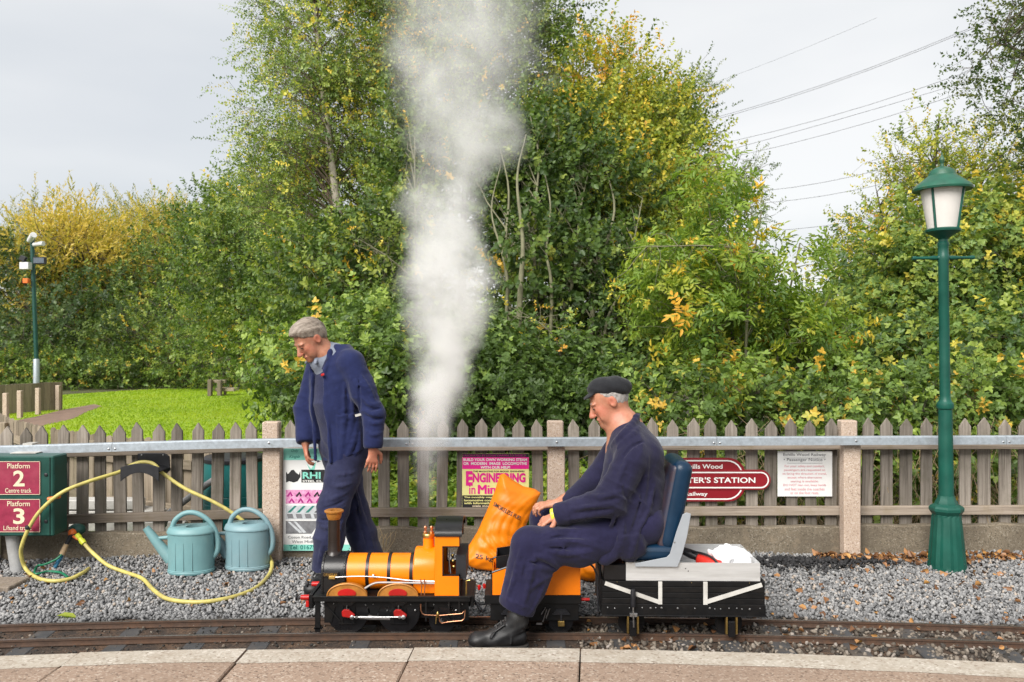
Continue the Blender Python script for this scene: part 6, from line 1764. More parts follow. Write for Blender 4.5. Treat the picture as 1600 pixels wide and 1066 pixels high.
MB().tube([P(114, 838, 5.615), P(122, 843, 5.61)], [0.008, 0.008], 8).build('lever', 'fitting_orange', tap)
MB().tube([P(104, 850, 5.62), P(97, 866, 5.61)], [0.016, 0.019], 12).build('hose_tail', 'tan_leather', tap, smooth=40)
MB().tube(spline([P(97, 866, 5.60), P(88, 874, 5.58), P(70, 882, 5.57), P(58, 885, 5.57), gp(55, 897, 0.03), gp(75, 893, 0.03), gp(95, 895, 0.03), gp(106, 902, 0.03)], 5), 0.008, 8).build('green_hose', 'hose_green', tap, smooth=60)
MB().tube([P(97, 868, 5.62), P(82, 893, 5.60)], 0.013, 10).build('blue_pipe', 'pipe_blue', tap, smooth=60)

# ------------------------------------------------------------------ signs on the fence
def panel(name, label, cat, px0, py0, px1, py1, Y, mat, th=0.004):
    o = thing(name, (lx((px0 + px1) / 2, Y), Y, zy(py1, Y)), label, cat)
    MB().bounds((lx(px0, Y), Y, zy(py1, Y)), (lx(px1, Y), Y + th, zy(py0, Y))).build('board', mat, o, bevel=0.001)
    return o
def patch(o, name, px0, py0, px1, py1, Y, mat, lift=0.0012, poly=None):
    pts = [(lx(a, Y), zy(b_, Y)) for a, b_ in (poly or [(px0, py0), (px1, py0), (px1, py1), (px0, py1)])]
    return MB().add([(x, Y - lift, z) for x, z in pts], [tuple(range(len(pts)))]).build(name, mat, o)
YS = 5.785
st_ = panel('steel_supplier_sign', 'tall white and mint advertising board partly hidden by the standing man', 'sign', 442, 700, 548, 861, YS, 'sign_white')
patch(st_, 'band', 443, 701, 547, 719, YS, 'sign_mint'); patch(st_, 'band', 443, 851, 547, 860.5, YS, 'sign_mint')
T_ = lambda b_, px, py, w, h, mat, bold=0.0, al='l', lift=0.0022, **k: put_text(st_, b_, lx(px, YS), zy(py, YS), YS - lift, mat, width=w, height=h, bold=bold, align=al, **k)
T_('Only', 455, 707.5, None, 0.024, 'ink_teal', 0.006, shear=0.25); T_('Kingsb', 452, 717, None, 0.026, 'ink_teal', 0.01, shear=0.25)
patch(st_, 'panel', 471, 734, 545, 754, YS, 'ink_black')
T_('RHI', 473, 748, 0.125, 0.046, 'sign_mint', 0.03, lift=0.003); T_('STEEL CL', 473, 753.4, 0.135, 0.015, 'ink_white', 0.02, lift=0.003)
patch(st_, 'emblem', 0, 0, 0, 0, YS, 'ink_black', poly=[(447, 737), (450, 741), (455, 735), (459, 734), (462, 738), (467, 742), (469, 736), (469.5, 745), (465, 752), (459, 754), (452, 752), (447, 754)])
patch(st_, 'arrow', 0, 0, 0, 0, YS, 'sign_mint', poly=[(479, 724), (486, 733), (494, 721), (492, 732), (488, 742), (484, 735)])
patch(st_, 'picture', 446.5, 765.5, 545, 787, YS, 'sign_pink'); patch(st_, 'picture', 446.5, 790, 545, 811.5, YS, 'sign_silver'); patch(st_, 'picture', 446.5, 814, 545, 834, YS, 'sign_grey')
for k in range(7):
    a = 448 + k * 14
    patch(st_, 'print', 0, 0, 0, 0, YS, 'ink_black' if k % 2 else 'ink_purple', 0.002, [(a, 775), (a + 6, 768), (a + 10, 775), (a + 7, 776), (a + 6, 772), (a + 2, 777)])
    patch(st_, 'print', 0, 0, 0, 0, YS, 'ink_purple', 0.002, [(a + 3, 785), (a + 8, 778), (a + 13, 785), (a + 10, 786), (a + 8, 782), (a + 5, 786)])
    patch(st_, 'print', 0, 0, 0, 0, YS, 'ink_teal' if k != 3 else 'ink_black', 0.002, [(a - 1 + 2, 801), (a + 12, 790.5), (a + 16, 790.5), (a + 6, 801)]) if a + 16 < 545 else None
    patch(st_, 'print', 0, 0, 0, 0, YS, 'ink_grey', 0.002, [(a, 803), (a + 9, 803), (a + 11, 810), (a + 2, 810)])
for k in range(2): patch(st_, 'print', 0, 0, 0, 0, YS, 'sign_silver', 0.002, [(449 + k * 10, 815), (453 + k * 10, 815), (473 + k * 6, 832), (468 + k * 6, 833)])
patch(st_, 'print', 0, 0, 0, 0, YS, 'sign_white', 0.002, [(487, 834.2), (494, 824), (500, 820), (545, 820), (545, 834.2)])
T_('Coton Road, Whitac', 450, 842, 0.270, 0.021, 'ink_grey', 0.004); T_('West Midlands. B', 456, 848.5, 0.245, 0.019, 'ink_grey', 0.0); T_('Tel: 01675 4', 452, 858.5, 0.215, 0.030, 'ink_teal', 0.02)
for px, py in ((444, 702), (444, 857), (546, 702), (546, 857)): MB().lathe([(0.004, 0.0), (0.003, -0.003), (0, -0.0035)], (lx(px, YS), YS, zy(py, YS)), 8, 'y').build('screw', 'steel', st_)

YM = yp(-0.1) - 0.030
mg = panel('magazine_sign', 'pink, yellow and black magazine board fixed behind the orange fuel sack', 'sign', 722, 708.5, 826.5, 800, YM, 'sign_yellow')
patch(mg, 'band', 722.3, 708.8, 826.2, 714.5, YM, 'ink_black'); patch(mg, 'band', 722.3, 714.5, 826.2, 733, YM, 'sign_magenta')
patch(mg, 'band', 722.3, 774, 826.2, 793, YM, 'ink_black'); patch(mg, 'band', 722.3, 793, 826.2, 799.7, YM, 'sign_magenta')
G_ = lambda b_, px, py, w, h, mat, bold=0.0, al='l', dy=0.0: put_text(mg, b_, lx(px, YM), zy(py, YM), YM - 0.0024 - dy, mat, width=w, height=h, bold=bold, align=al)
G_('FASCINATED BY STEAM? DRAWN TO DIESELS?', 724, 713.3, 0.445, 0.014, 'ink_purple', 0.01)
G_('BUILD YOUR OWN WORKING STEAM', 724, 720.6, 0.452, 0.020, 'ink_white', 0.035); G_('OR  MODERN  IMAGE  LOCOMOTIVE', 724, 726.6, 0.452, 0.020, 'ink_white', 0.035); G_('WITH OUR HELP!', 774, 732.5, 0.21, 0.019, 'ink_white', 0.035, 'c')
G_('THE MAGAZINE FOR MODEL ENGINEERS', 739, 737.8, 0.365, 0.011, 'ink_black', 0.02)
G_('E', 728, 759, 0.048, 0.104, 'sign_magenta', 0.05); G_('NGINEERING', 738.5, 754, 0.375, 0.068, 'sign_magenta', 0.045)
G_('in', 733, 772, 0.045, 0.062, 'sign_magenta', 0.012)
for dx_ in (0, 0.7, 1.4): G_('Miniature', 746.5 + dx_, 772, 0.335, 0.066, 'sign_magenta', 0.0, 'l', 0.0006 * dx_)
for k, s_ in enumerate(('The monthly magazine for', 'locomotive construction', 'with informative articles', 'scale models')): G_(s_, 725 if k < 3 else 738, 779 + k * 4.4, 0.30 if k < 3 else 0.16, 0.015, 'sign_yellow' if k < 3 else 'cream_ink', 0.03)
G_('www.engineeringin', 724, 798, 0.25, 0.016, 'ink_white', 0.02)

YN = yp(2.0) - 0.028
nt_ = panel('passenger_notice', 'white passenger notice with pale red lines on the fence', 'sign', 1215, 705, 1300.5, 776, YN, 'sign_white')
Nn = lambda b_, py, w, h, mat, bold=0.0: put_text(nt_, b_, lx(1257, YN), zy(py, YN), YN - 0.0024, mat, width=w, height=h, bold=bold)
Nn('Echills Wood Railway', 714, 0.305, 0.028, 'ink_grey', 0.006); Nn('\u2022 Passenger Notice \u2022', 722, 0.300, 0.028, 'ink_grey', 0.006)
patch(nt_, 'underline', 1224, 715.5, 1290, 716, YN, 'ink_grey', 0.002); patch(nt_, 'underline', 1230, 723.5, 1285, 724, YN, 'ink_grey', 0.002)
for k, (s_, w) in enumerate((('For your safety and comfort,', 0.285), ('passengers are requested to', 0.295), ('sit facing the direction of travel,', 0.315), ('except where alternative', 0.245), ('seating is available.', 0.20), ('DO NOT lean out, keep hands', 0.305), ('and feet inside the coaches', 0.285), ('or on the foot rests.', 0.205))):
    Nn(s_, 731 + k * 5.9, w, 0.020, 'ink_pink', 0.004)

YT = yp(1.3) - 0.042
sg = thing('station_sign', (lx(1097, YT), YT, zy(785, YT)), 'dark red station name board with rounded ends behind the blue seat', 'sign')
def rr_poly(cx_, cy_, hw, hh_, r, n=6):
    pts = []
    for sx, sy, a0 in ((1, 1, 0), (-1, 1, 90), (-1, -1, 180), (1, -1, 270)):
        for i in range(n + 1):
            a = R(a0 + 90 * i / n)
            pts.append((cx_ + sx * (hw - r) + r * math.cos(a), cy_ + sy * (hh_ - r) + r * math.sin(a)))
    return pts
def sgp(px, py): return (lx(px, YT), zy(py, YT))
px2 = YT / FPX
cx_, cz_ = sgp(1097, 750)
MB().prism(rr_poly(cx_, cz_, 68 * px2, 34 * px2, 26 * px2), YT, YT + 0.022).build('board', 'sign_maroon', sg, bevel=0.003)
MB().prism(rr_poly(cx_ + 0, cz_, 107 * px2, 15.5 * px2, 15.4 * px2), YT - 0.006, YT + 0.021).build('name_bar', 'sign_maroon', sg, bevel=0.003)
def outline(name, poly, w, y):
    n = len(poly); m = MB()
    c = (sum(p[0] for p in poly) / n, sum(p[1] for p in poly) / n)
    for i in range(n):
        a, b_, c_ = Vector(poly[i - 1]), Vector(poly[i]), Vector(poly[(i + 1) % n])
        t = (c_ - a).normalized(); nn = Vector((t.y, -t.x))
        o_, i_ = b_ + nn * w / 2, b_ - nn * w / 2
        m.v += [(o_.x, y, o_.y), (i_.x, y, i_.y)]
    m.f = [(2 * i, 2 * i + 1, (2 * i + 3) % (2 * n), (2 * i + 2) % (2 * n)) for i in range(n)]
    return m.build(name, 'ink_white', sg)
outline('border', rr_poly(cx_, cz_, 63 * px2, 30 * px2, 24 * px2), 0.010, YT - 0.0012)
outline('border', rr_poly(cx_, cz_, 103 * px2, 11.8 * px2, 11.7 * px2), 0.0095, YT - 0.0075)
put_text(sg, 'Echills Wood', cx_, zy(732.5, YT), YT - 0.003, 'ink_white', width=0.29, height=0.032, bold=0.018)
put_text(sg, "HARVESTER'S STATION", cx_ + 2 * px2, zy(754.5, YT), YT - 0.0085, 'ink_white', width=0.735, height=0.041, bold=0.02)
put_text(sg, 'Railway', cx_ - 9 * px2, zy(776.5, YT), YT - 0.003, 'ink_white', width=0.16, height=0.036, bold=0.018)

# ------------------------------------------------------------------ lamp post
LPY = 5.61
lp_ = thing('lamp_post', (lx(1480, LPY), LPY, 0.0), 'green cast iron lamp post with frosted lantern at the gravel edge', 'lamp post')
X0 = lx(1480, LPY)
def lz(py): return zy(py, LPY)
m = MB(); n = 32
prof = [(0.118, 0.0), (0.117, 0.03), (0.088, lz(806)), (0.086, lz(803))]
for i, (r, z) in enumerate(prof):
    for k in range(n):
        a = 2 * PI * (k + 0.5) / n
        oct_ = 1 / max(abs(math.cos(((a + PI / 8) % (PI / 4)) - PI / 8)), 0.5)
        rr = r * oct_ * (1 if (k % 2 == 0 or i in (0, 3)) else 0.955)
        m.v.append((X0 + rr * math.cos(a), LPY + rr * math.sin(a), z))
    if i:
        for k in range(n): m.f.append(((i - 1) * n + k, (i - 1) * n + (k + 1) % n, i * n + (k + 1) % n, i * n + k))
m.f += [tuple(range(n))[::-1], tuple((len(prof) - 1) * n + k for k in range(n))]
m.build('base', 'lamp_green', lp_)
MB().lathe([(0.088, lz(804)), (0.108, lz(797)), (0.108, lz(793)), (0.098, lz(790)), (0.072, lz(787)), (0.070, lz(784)), (0.058, lz(780)), (0.052, lz(774))], (X0, LPY, 0), 8, a0=PI / 8).build('base_collar', 'lamp_green', lp_, smooth=25)
MB().lathe([(0.052, lz(790)), (0.048, lz(770)), (0.044, lz(640)), (0.052, lz(638)), (0.055, lz(634)), (0.052, lz(630)), (0.044, lz(628)), (0.036, lz(624)), (0.034, lz(618)), (0.0325, lz(410)), (0.037, lz(407)), (0.037, lz(399)), (0.033, lz(397)), (0.033, lz(386)), (0.036, lz(384)), (0.036, lz(380)), (0.030, lz(378)), (0.030, lz(368))], (X0, LPY, 0), 20).build('shaft', 'lamp_green', lp_, smooth=30)
bar = MB()
for s in (-1, 1):
    bar.lathe([(0.020, s * 0.030), (0.013, s * 0.040), (0.016, s * 0.060), (0.011, s * 0.10), (0.010, s * 0.17), (0.015, s * 0.195), (0.012, s * 0.208), (0, s * 0.210)], (X0, LPY, lz(403)), 12, 'x')
bar.build('ladder_bar', 'lamp_green', lp_, smooth=35)
MB().lathe([(0.022, lz(377)), (0.034, lz(373)), (0.060, lz(369)), (0.108, lz(362)), (0.110, lz(359)), (0.095, lz(357))], (X0, LPY, 0), 24).build('lantern_cup', 'lamp_green', lp_, smooth=30)
lan = bpy.data.objects.new('lantern', None); COL.objects.link(lan); lan.parent = lp_; lan.location = (0, 0, 0)
rb_, rt_ = 0.094, 0.138
for k in range(4):
    a, n_ = R(-90 - 53 + 90 * k), 7
    V_ = []
    for dr in (0.0, -0.006):
        for r, z in ((rb_ + dr, lz(359)), (rt_ + dr, lz(294))):
            V_ += [(X0 + r * math.cos(a + R(90) * i / n_), LPY + r * math.sin(a + R(90) * i / n_), z) for i in range(n_ + 1)]
    q = n_ + 1
    F_q = [(i, i + 1, q + i + 1, q + i) for i in range(n_)] + [(2 * q + i, 3 * q + i, 3 * q + i + 1, 2 * q + i + 1) for i in range(n_)]
    F_q += [(i, 2 * q + i, 2 * q + i + 1, i + 1) for i in range(n_)] + [(q + i, q + i + 1, 3 * q + i + 1, 3 * q + i) for i in range(n_)] + [(0, q, 3 * q, 2 * q), (n_, 2 * q + n_, 3 * q + n_, q + n_)]
    MB().add(V_, F_q).build('pane', 'frosted', lan, smooth=40)
    MB().tube([(X0 + (rb_ + 0.003) * math.cos(a), LPY + (rb_ + 0.003) * math.sin(a), lz(360)), (X0 + (rt_ + 0.003) * math.cos(a), LPY + (rt_ + 0.003) * math.sin(a), lz(292))], 0.0085, 6).build('glazing_bar', 'lamp_green', lan, smooth=60)
MB().lathe([(0.140, lz(297)), (0.184, lz(298)), (0.188, lz(295)), (0.178, lz(291)), (0.140, lz(284)), (0.095, lz(276)), (0.088, lz(274.5)), (0.085, lz(272)), (0.070, lz(266)), (0.042, lz(262)), (0.012, lz(260)), (0.010, lz(256)), (0.014, lz(254)), (0.018, lz(250)), (0.013, lz(246)), (0.006, lz(244)), (0.004, lz(239)), (0, lz(238))], (X0, LPY, 0), 28).build('roof', 'lamp_hat', lp_, smooth=28)
lp_.rotation_euler = (0, R(-0.72), 0)

# ------------------------------------------------------------------ behind the fence, left
wb = thing('water_butt', (lx(366, 6.45), 6.45, 0.0), 'round teal water butt seen through the pickets', 'water butt')
r_ = 48 * 6.45 / FPX
MB().lathe([(r_ * 0.82, 0), (r_ * 0.93, 0.10), (r_, 0.2), (r_ * 0.985, 0.235), (r_, 0.24), (r_, 0.30), (r_ * 0.985, 0.305), (r_, 0.31), (r_ * 1.0, 0.36), (r_ * 0.985, 0.365), (r_, 0.37), (r_ * 0.97, 0.50), (r_ * 0.93, 0.62)], (lx(366, 6.45), 6.45, 0), 32).build('body', 'butt_teal', wb, smooth=30)
MB().lathe([(r_ * 0.97, 0.615), (r_ * 0.97, 0.64), (r_ * 0.90, 0.655), (0, 0.67)], (lx(366, 6.45), 6.45, 0), 32).build('lid', 'black_plastic', wb, smooth=30)
pt = thing('overflow_pipe', (lx(300, 6.3), 6.3, 0.0), 'grey plastic overflow pipe slanting down from the water butt', 'pipe')
MB().tube([P(343, 744, 6.2), P(322, 758, 6.2), P(262, 803, 6.25), P(255, 822, 6.25)], 0.024, 12).build('pipe', 'grey_plastic', pt, smooth=50)
sl_ = thing('sleeper_stack', (lx(210, 6.9), 6.9, 0.0), 'stack of white painted sleepers lying behind the fence', 'timber stack')
for k in range(5):
    x_ = lx(95, 6.9); a = 0.08 + 0.055 * (k // 2)
    m = MB().bounds((lx(85 + 6 * k, 6.7), 6.55 + 0.18 * (k % 2), 0.04 + 0.085 * (k // 2)), (lx(300 - 18 * k, 6.7), 6.70 + 0.18 * (k % 2), 0.115 + 0.085 * (k // 2)))
    m.build('sleeper', 'white_paint', sl_, bevel=0.006)
m = MB()
for px in (130, 190, 250): m.bounds((lx(px, 6.8), 6.5, 0.0), (lx(px + 14, 6.8), 6.95, 0.0395))
m.build('bearer', 'picket_wood', sl_)

# far low picket fence with round tops, and its board fence
lf = thing('round_top_fence', (-4.0, 7.5, 0.0), 'low round topped picket fence running away along the lawn', 'fence')
line = [(-5.75, 9.30), (-5.09, 8.49), (-4.34, 7.72), (-3.57, 7.13), (-2.5, 6.58), (-2.3, 6.52)]
m = MB(); w = 0.085
rp = [(-w / 2, 0), (w / 2, 0), (w / 2, 0.70)] + [(w / 2 * math.cos(PI * i / 8), 0.70 + w / 2 * math.sin(PI * i / 8)) for i in range(1, 8)] + [(-w / 2, 0.70)]
o = MB().prism(rp, -0.008, 0.008).build('picket', 'far_wood', None); rpm = o.data; bpy.data.objects.remove(o)
for i in range(len(line) - 1):
    a, b_ = Vector(line[i]), Vector(line[i + 1]); L = (b_ - a).length; ang = math.atan2(b_.y - a.y, b_.x - a.x)
    k = 0.0
    while k < L:
        p = a + (b_ - a) * (k / L)
        if not (i == 2 and k < 0.12):
            o = link_mesh('picket', rpm); o.parent = lf; o.location = (p.x + 4.0, p.y - 7.5, random.uniform(-0.01, 0.01)); o.rotation_euler = (0, random.uniform(-0.012, 0.012), ang)
        k += 0.093
    for zr in (0.2, 0.56):
        q = Vector(((a.x + b_.x) / 2, (a.y + b_.y) / 2))
        o = MB().box((0, 0, 0), (0.07, 0.035, L)).build('rail', 'far_wood', None); o.parent = lf
        nn = Vector((math.sin(ang), -math.cos(ang))) * 0.03
        o.location = (q.x + 4.0 + nn.x, q.y - 7.5 + nn.y, zr)
        o.rotation_euler = (Matrix.Rotation(ang, 3, 'Z') @ Matrix.Rotation(R(90), 3, 'Y')).to_euler()
for x, y in ((-5.25, 8.66), (-4.3, 7.66), (-3.55, 7.1)):
    MB().box((x, y - 0.07, 0.34), (0.07, 0.07, 0.72)).build('post', 'far_wood', lf, bevel=0.005)
bf = thing('board_fence', (-10.1, 18.0, 0.0), 'close boarded timber fence with pale posts at the edge of the lawn', 'fence')
a, b_ = Vector((-11.6, 15.6)), Vector((-10.18, 18.8)); L = (b_ - a).length; ang = math.atan2(b_.y - a.y, b_.x - a.x)
o = MB().box((0, 0, 0.31), (0.145, 0.02, 0.62)).build('board', 'far_wood', None, bevel=0.003); fbm = o.data; bpy.data.objects.remove(o)
k = 0.0
while k < L:
    p = a + (b_ - a) * (k / L); o = link_mesh('board', fbm); o.parent = bf; o.location = (p.x + 10.1, p.y - 18, random.uniform(-0.006, 0.006)); o.rotation_euler = (0, 0, ang); k += 0.15
a2 = Vector((-10.18 - 3.0, 18.9)); 
for k in range(20):
    o = link_mesh('board', fbm); o.parent = bf; o.location = (-11.7 - 0.15 * k + 10.1, 15.5 - 18 - 0.06 * k, 0)
for px, Yp in ((12, 15.9), (34, 16.7), (62, 17.6), (93, 18.7)):
    MB().box((fx(px, Yp), Yp - 0.06, 0.27), (0.085, 0.085, 0.56)).build('post', 'post_concrete', bf, bevel=0.006)

# CCTV pole
cp = thing('camera_pole', (fx(57, 24), 24.0, 0.0), 'tall green pole with surveillance cameras and floodlights beyond the lawn', 'camera pole')
xc = fx(54, 24)
def cz(py): return zy(py, 24)
MB().lathe([(0.085, 0), (0.085, cz(562)), (0.075, cz(561))], (fx(57, 24), 24, 0), 14).build('sleeve', 'galvanised', cp, smooth=40)
MB().tube([(fx(57, 24), 24, cz(563)), (fx(50, 24), 24, cz(374))], [0.062, 0.055], 14).build('pole', 'green_enamel', cp, smooth=40)
def cbx(n_, a, b_, y0, y1, mat, rot=None): MB().bounds((fx(a[0], 24), y0, cz(a[1])), (fx(b_[0], 24), y1, cz(b_[1]))).build(n_, mat, cp, bevel=0.01)
o = MB().tube([(fx(49, 24), 23.9, cz(377)), (fx(62, 24), 23.7, cz(369))], [0.07, 0.09], 10).build('camera', 'camera_white', cp, smooth=40)
MB().tube([(fx(56, 24), 23.9, cz(383)), (fx(74, 24), 23.8, cz(382))], [0.06, 0.07], 10).build('camera', 'camera_white', cp, smooth=40)
MB().cyl((fx(50, 24), 24, cz(381)), (fx(62, 24), 23.9, cz(383)), 0.02, n=6).build('camera_arm', 'galvanised', cp)
o = MB().bounds((fx(59, 24), 23.75, cz(414)), (fx(78, 24), 23.85, cz(403))).build('floodlight', 'black_plastic', cp, bevel=0.01)
MB().bounds((fx(60.5, 24), 23.735, cz(412.5)), (fx(76.5, 24), 23.7499, cz(404.5))).build('lamp_glass', 'lamp_glass_dark', o)
MB().cyl((fx(52, 24), 24, cz(403)), (fx(66, 24), 23.85, cz(404)), 0.02, n=6).build('floodlight_arm', 'galvanised', cp)
MB().box((fx(41, 24), 23.85, cz(405)), (0.16, 0.12, 0.14), Matrix.Rotation(R(25), 3, 'Y')).build('floodlight', 'black_plastic', cp, bevel=0.01)
cbx('control_box', (38, 411), (52, 422), 23.75, 23.95, 'camera_white')
cbx('beacon', (42, 436), (50, 443.5), 23.78, 23.92, 'fitting_orange')

# old bench frame on the lawn
bn = thing('bench_frame', (fx(343, 23.5), 23.5, 0.0), 'weathered timber frame of an old bench at the far edge of the lawn', 'bench')
def bz(py): return zy(py, 23.5)
for px in (328.5, 343.5): MB().bounds((fx(px - 3, 23.5), 23.42, -0.02), (fx(px + 3, 23.5), 23.56, bz(593 if px < 335 else 594))).build('post', 'far_wood', bn, bevel=0.012)
MB().bounds((fx(331.5, 23.5), 23.58, bz(599)), (fx(350, 23.5), 23.70, bz(594))).build('cross_beam', 'far_wood', bn, bevel=0.01)
MB().bounds((fx(334, 23.5), 23.60, bz(612)), (fx(364, 23.5), 24.0, bz(607))).build('seat_plank', 'far_wood', bn, bevel=0.01)
MB().bounds((fx(347, 23.5), 23.62, -0.02), (fx(350, 23.5), 23.72, bz(612))).build('leg', 'far_wood', bn)

# overhead lines far beyond the trees
surf('cable', (0.10, 0.10, 0.105), 0.6, bump=0)
for (x0_, y0_, x1_, y1_, lab) in ((1095, 181, 1530, 30, 'uppermost of the overhead power lines above the lamp'), (1095, 184, 1530, 33, 'power line just under the uppermost one'), (1095, 222, 1530, 98, 'third power line down over the lamp'), (1095, 242, 1560, 110, 'fourth power line down, above a close twin'), (1098, 246, 1560, 118, 'lower twin of the fourth power line'),
                                  (1180, 288, 1420, 242, 'power line just above the lantern height'), (1180, 307, 1430, 264, 'power line at lantern height behind the maple'), (1180, 350, 1420, 318, 'lowest power line showing over the elder'), (1095, 132, 1280, 62, 'faint thin line above all the other power lines')):
    Y0_, Y1_ = 82, 60
    a, b_ = Vector(P(x0_ - 60, y0_ + (y0_ - y1_) / (x1_ - x0_) * 60 + 2, Y0_)), Vector(P(x1_ + 90, y1_ - (y0_ - y1_) / (x1_ - x0_) * 90, Y1_))
    pts = [a + (b_ - a) * t - Vector((0, 0, 0.9 * 4 * t * (1 - t))) * (1 if lab[0] != 'f' else 0.3) for t in np.linspace(0, 1, 9)]
    o = MB().tube(pts, 0.009 if 'faint' in lab else 0.019, 5).build('power_line', 'cable', None, loc=a)
    tag(o, lab, 'power line', 'overhead power lines')
# dry weed on the wall and one green leaf on the stones
wd = MB()
for k in range(7):
    b0 = Vector(P(598 + k, 862, 5.78)); t0 = Vector(P(592 + k * 4.5, 822 + (k * 13) % 14, 5.74))
    wd.tube(spline([b0, b0 * 0.5 + t0 * 0.5 + Vector((0.02 * (-1) ** k, -0.02, 0.01)), t0], 4), 0.0022, 5)
tag(wd.build('dry_weed', 'straw', None, loc=P(600, 862, 5.78)), 'dry straw coloured weed growing at the foot of the wall', 'weed')
lv, lq = leaf_shape(0.12, 0.06, False)
gl = np_mesh('green_leaf', lv, Q=lq, attrs={'tint': np.array([0.5, 0.6])})
o = link_mesh('green_leaf', gl, 'lime_leaf'); o.location = gp(88, 962, 0.03); tag(o, 'single fresh green leaf lying on the gravel edge', 'leaf')
# ================================================================== people
def cloth_mat(name, col, fade, fade_amt=0.45, rough=0.85):
    """dyed cotton drill: faded patches, weave, soft sheen"""
    m, nt, b, out = nodes_of(name)
    tcn = N(nt, 'ShaderNodeTexCoord')
    n1 = N(nt, 'ShaderNodeTexNoise', {'Vector': tcn.outputs['Object'], 'Scale': 5.0, 'Detail': 8.0, 'Roughness': 0.65})
    n2 = N(nt, 'ShaderNodeTexNoise', {'Vector': tcn.outputs['Object'], 'Scale': 45.0, 'Detail': 5.0, 'Roughness': 0.7})
    f1 = ramp(nt, n1.outputs['Fac'], [(0.38, (0, 0, 0)), (0.68, (fade_amt,) * 3)])
    m1 = N(nt, 'ShaderNodeMix', {'Factor': f1, 'A': tuple(col) + (1,), 'B': tuple(fade) + (1,)}, data_type='RGBA')
    k = ramp(nt, n2.outputs['Fac'], [(0.3, (0.86,) * 3), (0.7, (1.12,) * 3)])
    m2 = N(nt, 'ShaderNodeMix', {'Factor': 1.0, 'A': m1.outputs['Result'], 'B': k}, data_type='RGBA', blend_type='MULTIPLY')
    nt.links.new(m2.outputs['Result'], b.inputs['Base Color'])
    b.inputs['Roughness'].default_value = rough
    b.inputs['Specular IOR Level'].default_value = 0.2
    b.inputs['Sheen Weight'].default_value = 0.12
    b.inputs['Sheen Roughness'].default_value = 0.5
    n3 = N(nt, 'ShaderNodeTexNoise', {'Vector': tcn.outputs['Object'], 'Scale': 26.0, 'Detail': 6.0, 'Roughness': 0.6, 'Distortion': 1.2})
    bp = N(nt, 'ShaderNodeBump', {'Height': n3.outputs['Fac'], 'Strength': 0.32, 'Distance': 0.010})
    nt.links.new(bp.outputs[0], b.inputs['Normal'])
cloth_mat('jacket_navy', (0.008075, 0.01275, 0.0561), (0.017, 0.0238, 0.0833))
cloth_mat('overall_purple', (0.01107, 0.01287, 0.04075), (0.03354, 0.03666, 0.08151), 0.6)
cloth_mat('jacket_plum', (0.009288, 0.0084, 0.02812), (0.02064, 0.0192, 0.05472), 0.5)
cloth_mat('trouser_plum', (0.009288, 0.0084, 0.03192), (0.02477, 0.0224, 0.06688), 0.5)
cloth_mat('shirt_grey', (0.17, 0.19, 0.24), (0.25, 0.27, 0.33))
cloth_mat('cap_black', (0.0095, 0.0100, 0.0125), (0.026, 0.027, 0.032))
surf('boot_black', (0.009, 0.009, 0.010), 0.52, var=0.4, scale=14, bump=0.12, dirt=(0.055, 0.050, 0.045), dirt_amt=0.45)
surf('boot_lace', (0.035, 0.034, 0.034), 0.8, bump=0.2)
surf('boot_sole', (0.014, 0.013, 0.013), 0.8, var=0.3, scale=20, bump=0.2, dirt=(0.08, 0.065, 0.05), dirt_amt=0.5)
surf('hair_silver', (0.155, 0.115, 0.085), 0.55, var=0.3, scale=22, bump=0.6, bscale=90, stretch=(0.5, 2.5, 1.5), col2=(0.34, 0.285, 0.235), bdist=0.006)
surf('hair_grey', (0.22, 0.20, 0.19), 0.75, var=0.35, scale=60, bump=0.8, bscale=220, col2=(0.42, 0.39, 0.37))
m, nt, b, out = nodes_of('skin')
tcn = N(nt, 'ShaderNodeTexCoord')
at = N(nt, 'ShaderNodeAttribute', attribute_name='flush')
n1 = N(nt, 'ShaderNodeTexNoise', {'Vector': tcn.outputs['Object'], 'Scale': 38.0, 'Detail': 5.0, 'Roughness': 0.65})
cc = ramp(nt, n1.outputs['Fac'], [(0.3, (0.36, 0.145, 0.085)), (0.7, (0.47, 0.225, 0.14))])
mr = N(nt, 'ShaderNodeMix', {'Factor': at.outputs['Fac'], 'A': cc, 'B': (0.50, 0.115, 0.075, 1)}, data_type='RGBA')
nt.links.new(mr.outputs['Result'], b.inputs['Base Color'])
b.inputs['Roughness'].default_value = 0.5
b.inputs['Subsurface Weight'].default_value = 0.12
b.inputs['Subsurface Radius'].default_value = (0.012, 0.005, 0.003)
n2 = N(nt, 'ShaderNodeTexNoise', {'Vector': tcn.outputs['Object'], 'Scale': 120.0, 'Detail': 3.0})
bp = N(nt, 'ShaderNodeBump', {'Height': n2.outputs['Fac'], 'Strength': 0.25, 'Distance': 0.003})
nt.links.new(bp.outputs[0], b.inputs['Normal'])
surf('lip', (0.36, 0.10, 0.075), 0.5, bump=0.05)
surf('eye_dark', (0.03, 0.022, 0.018), 0.2, bump=0)

def head_pts(c, M):
    c = np.array(c); A = np.array(M.to_3x3())
    return lambda x, y, z: tuple(c + A @ np.array((x, y, z)))

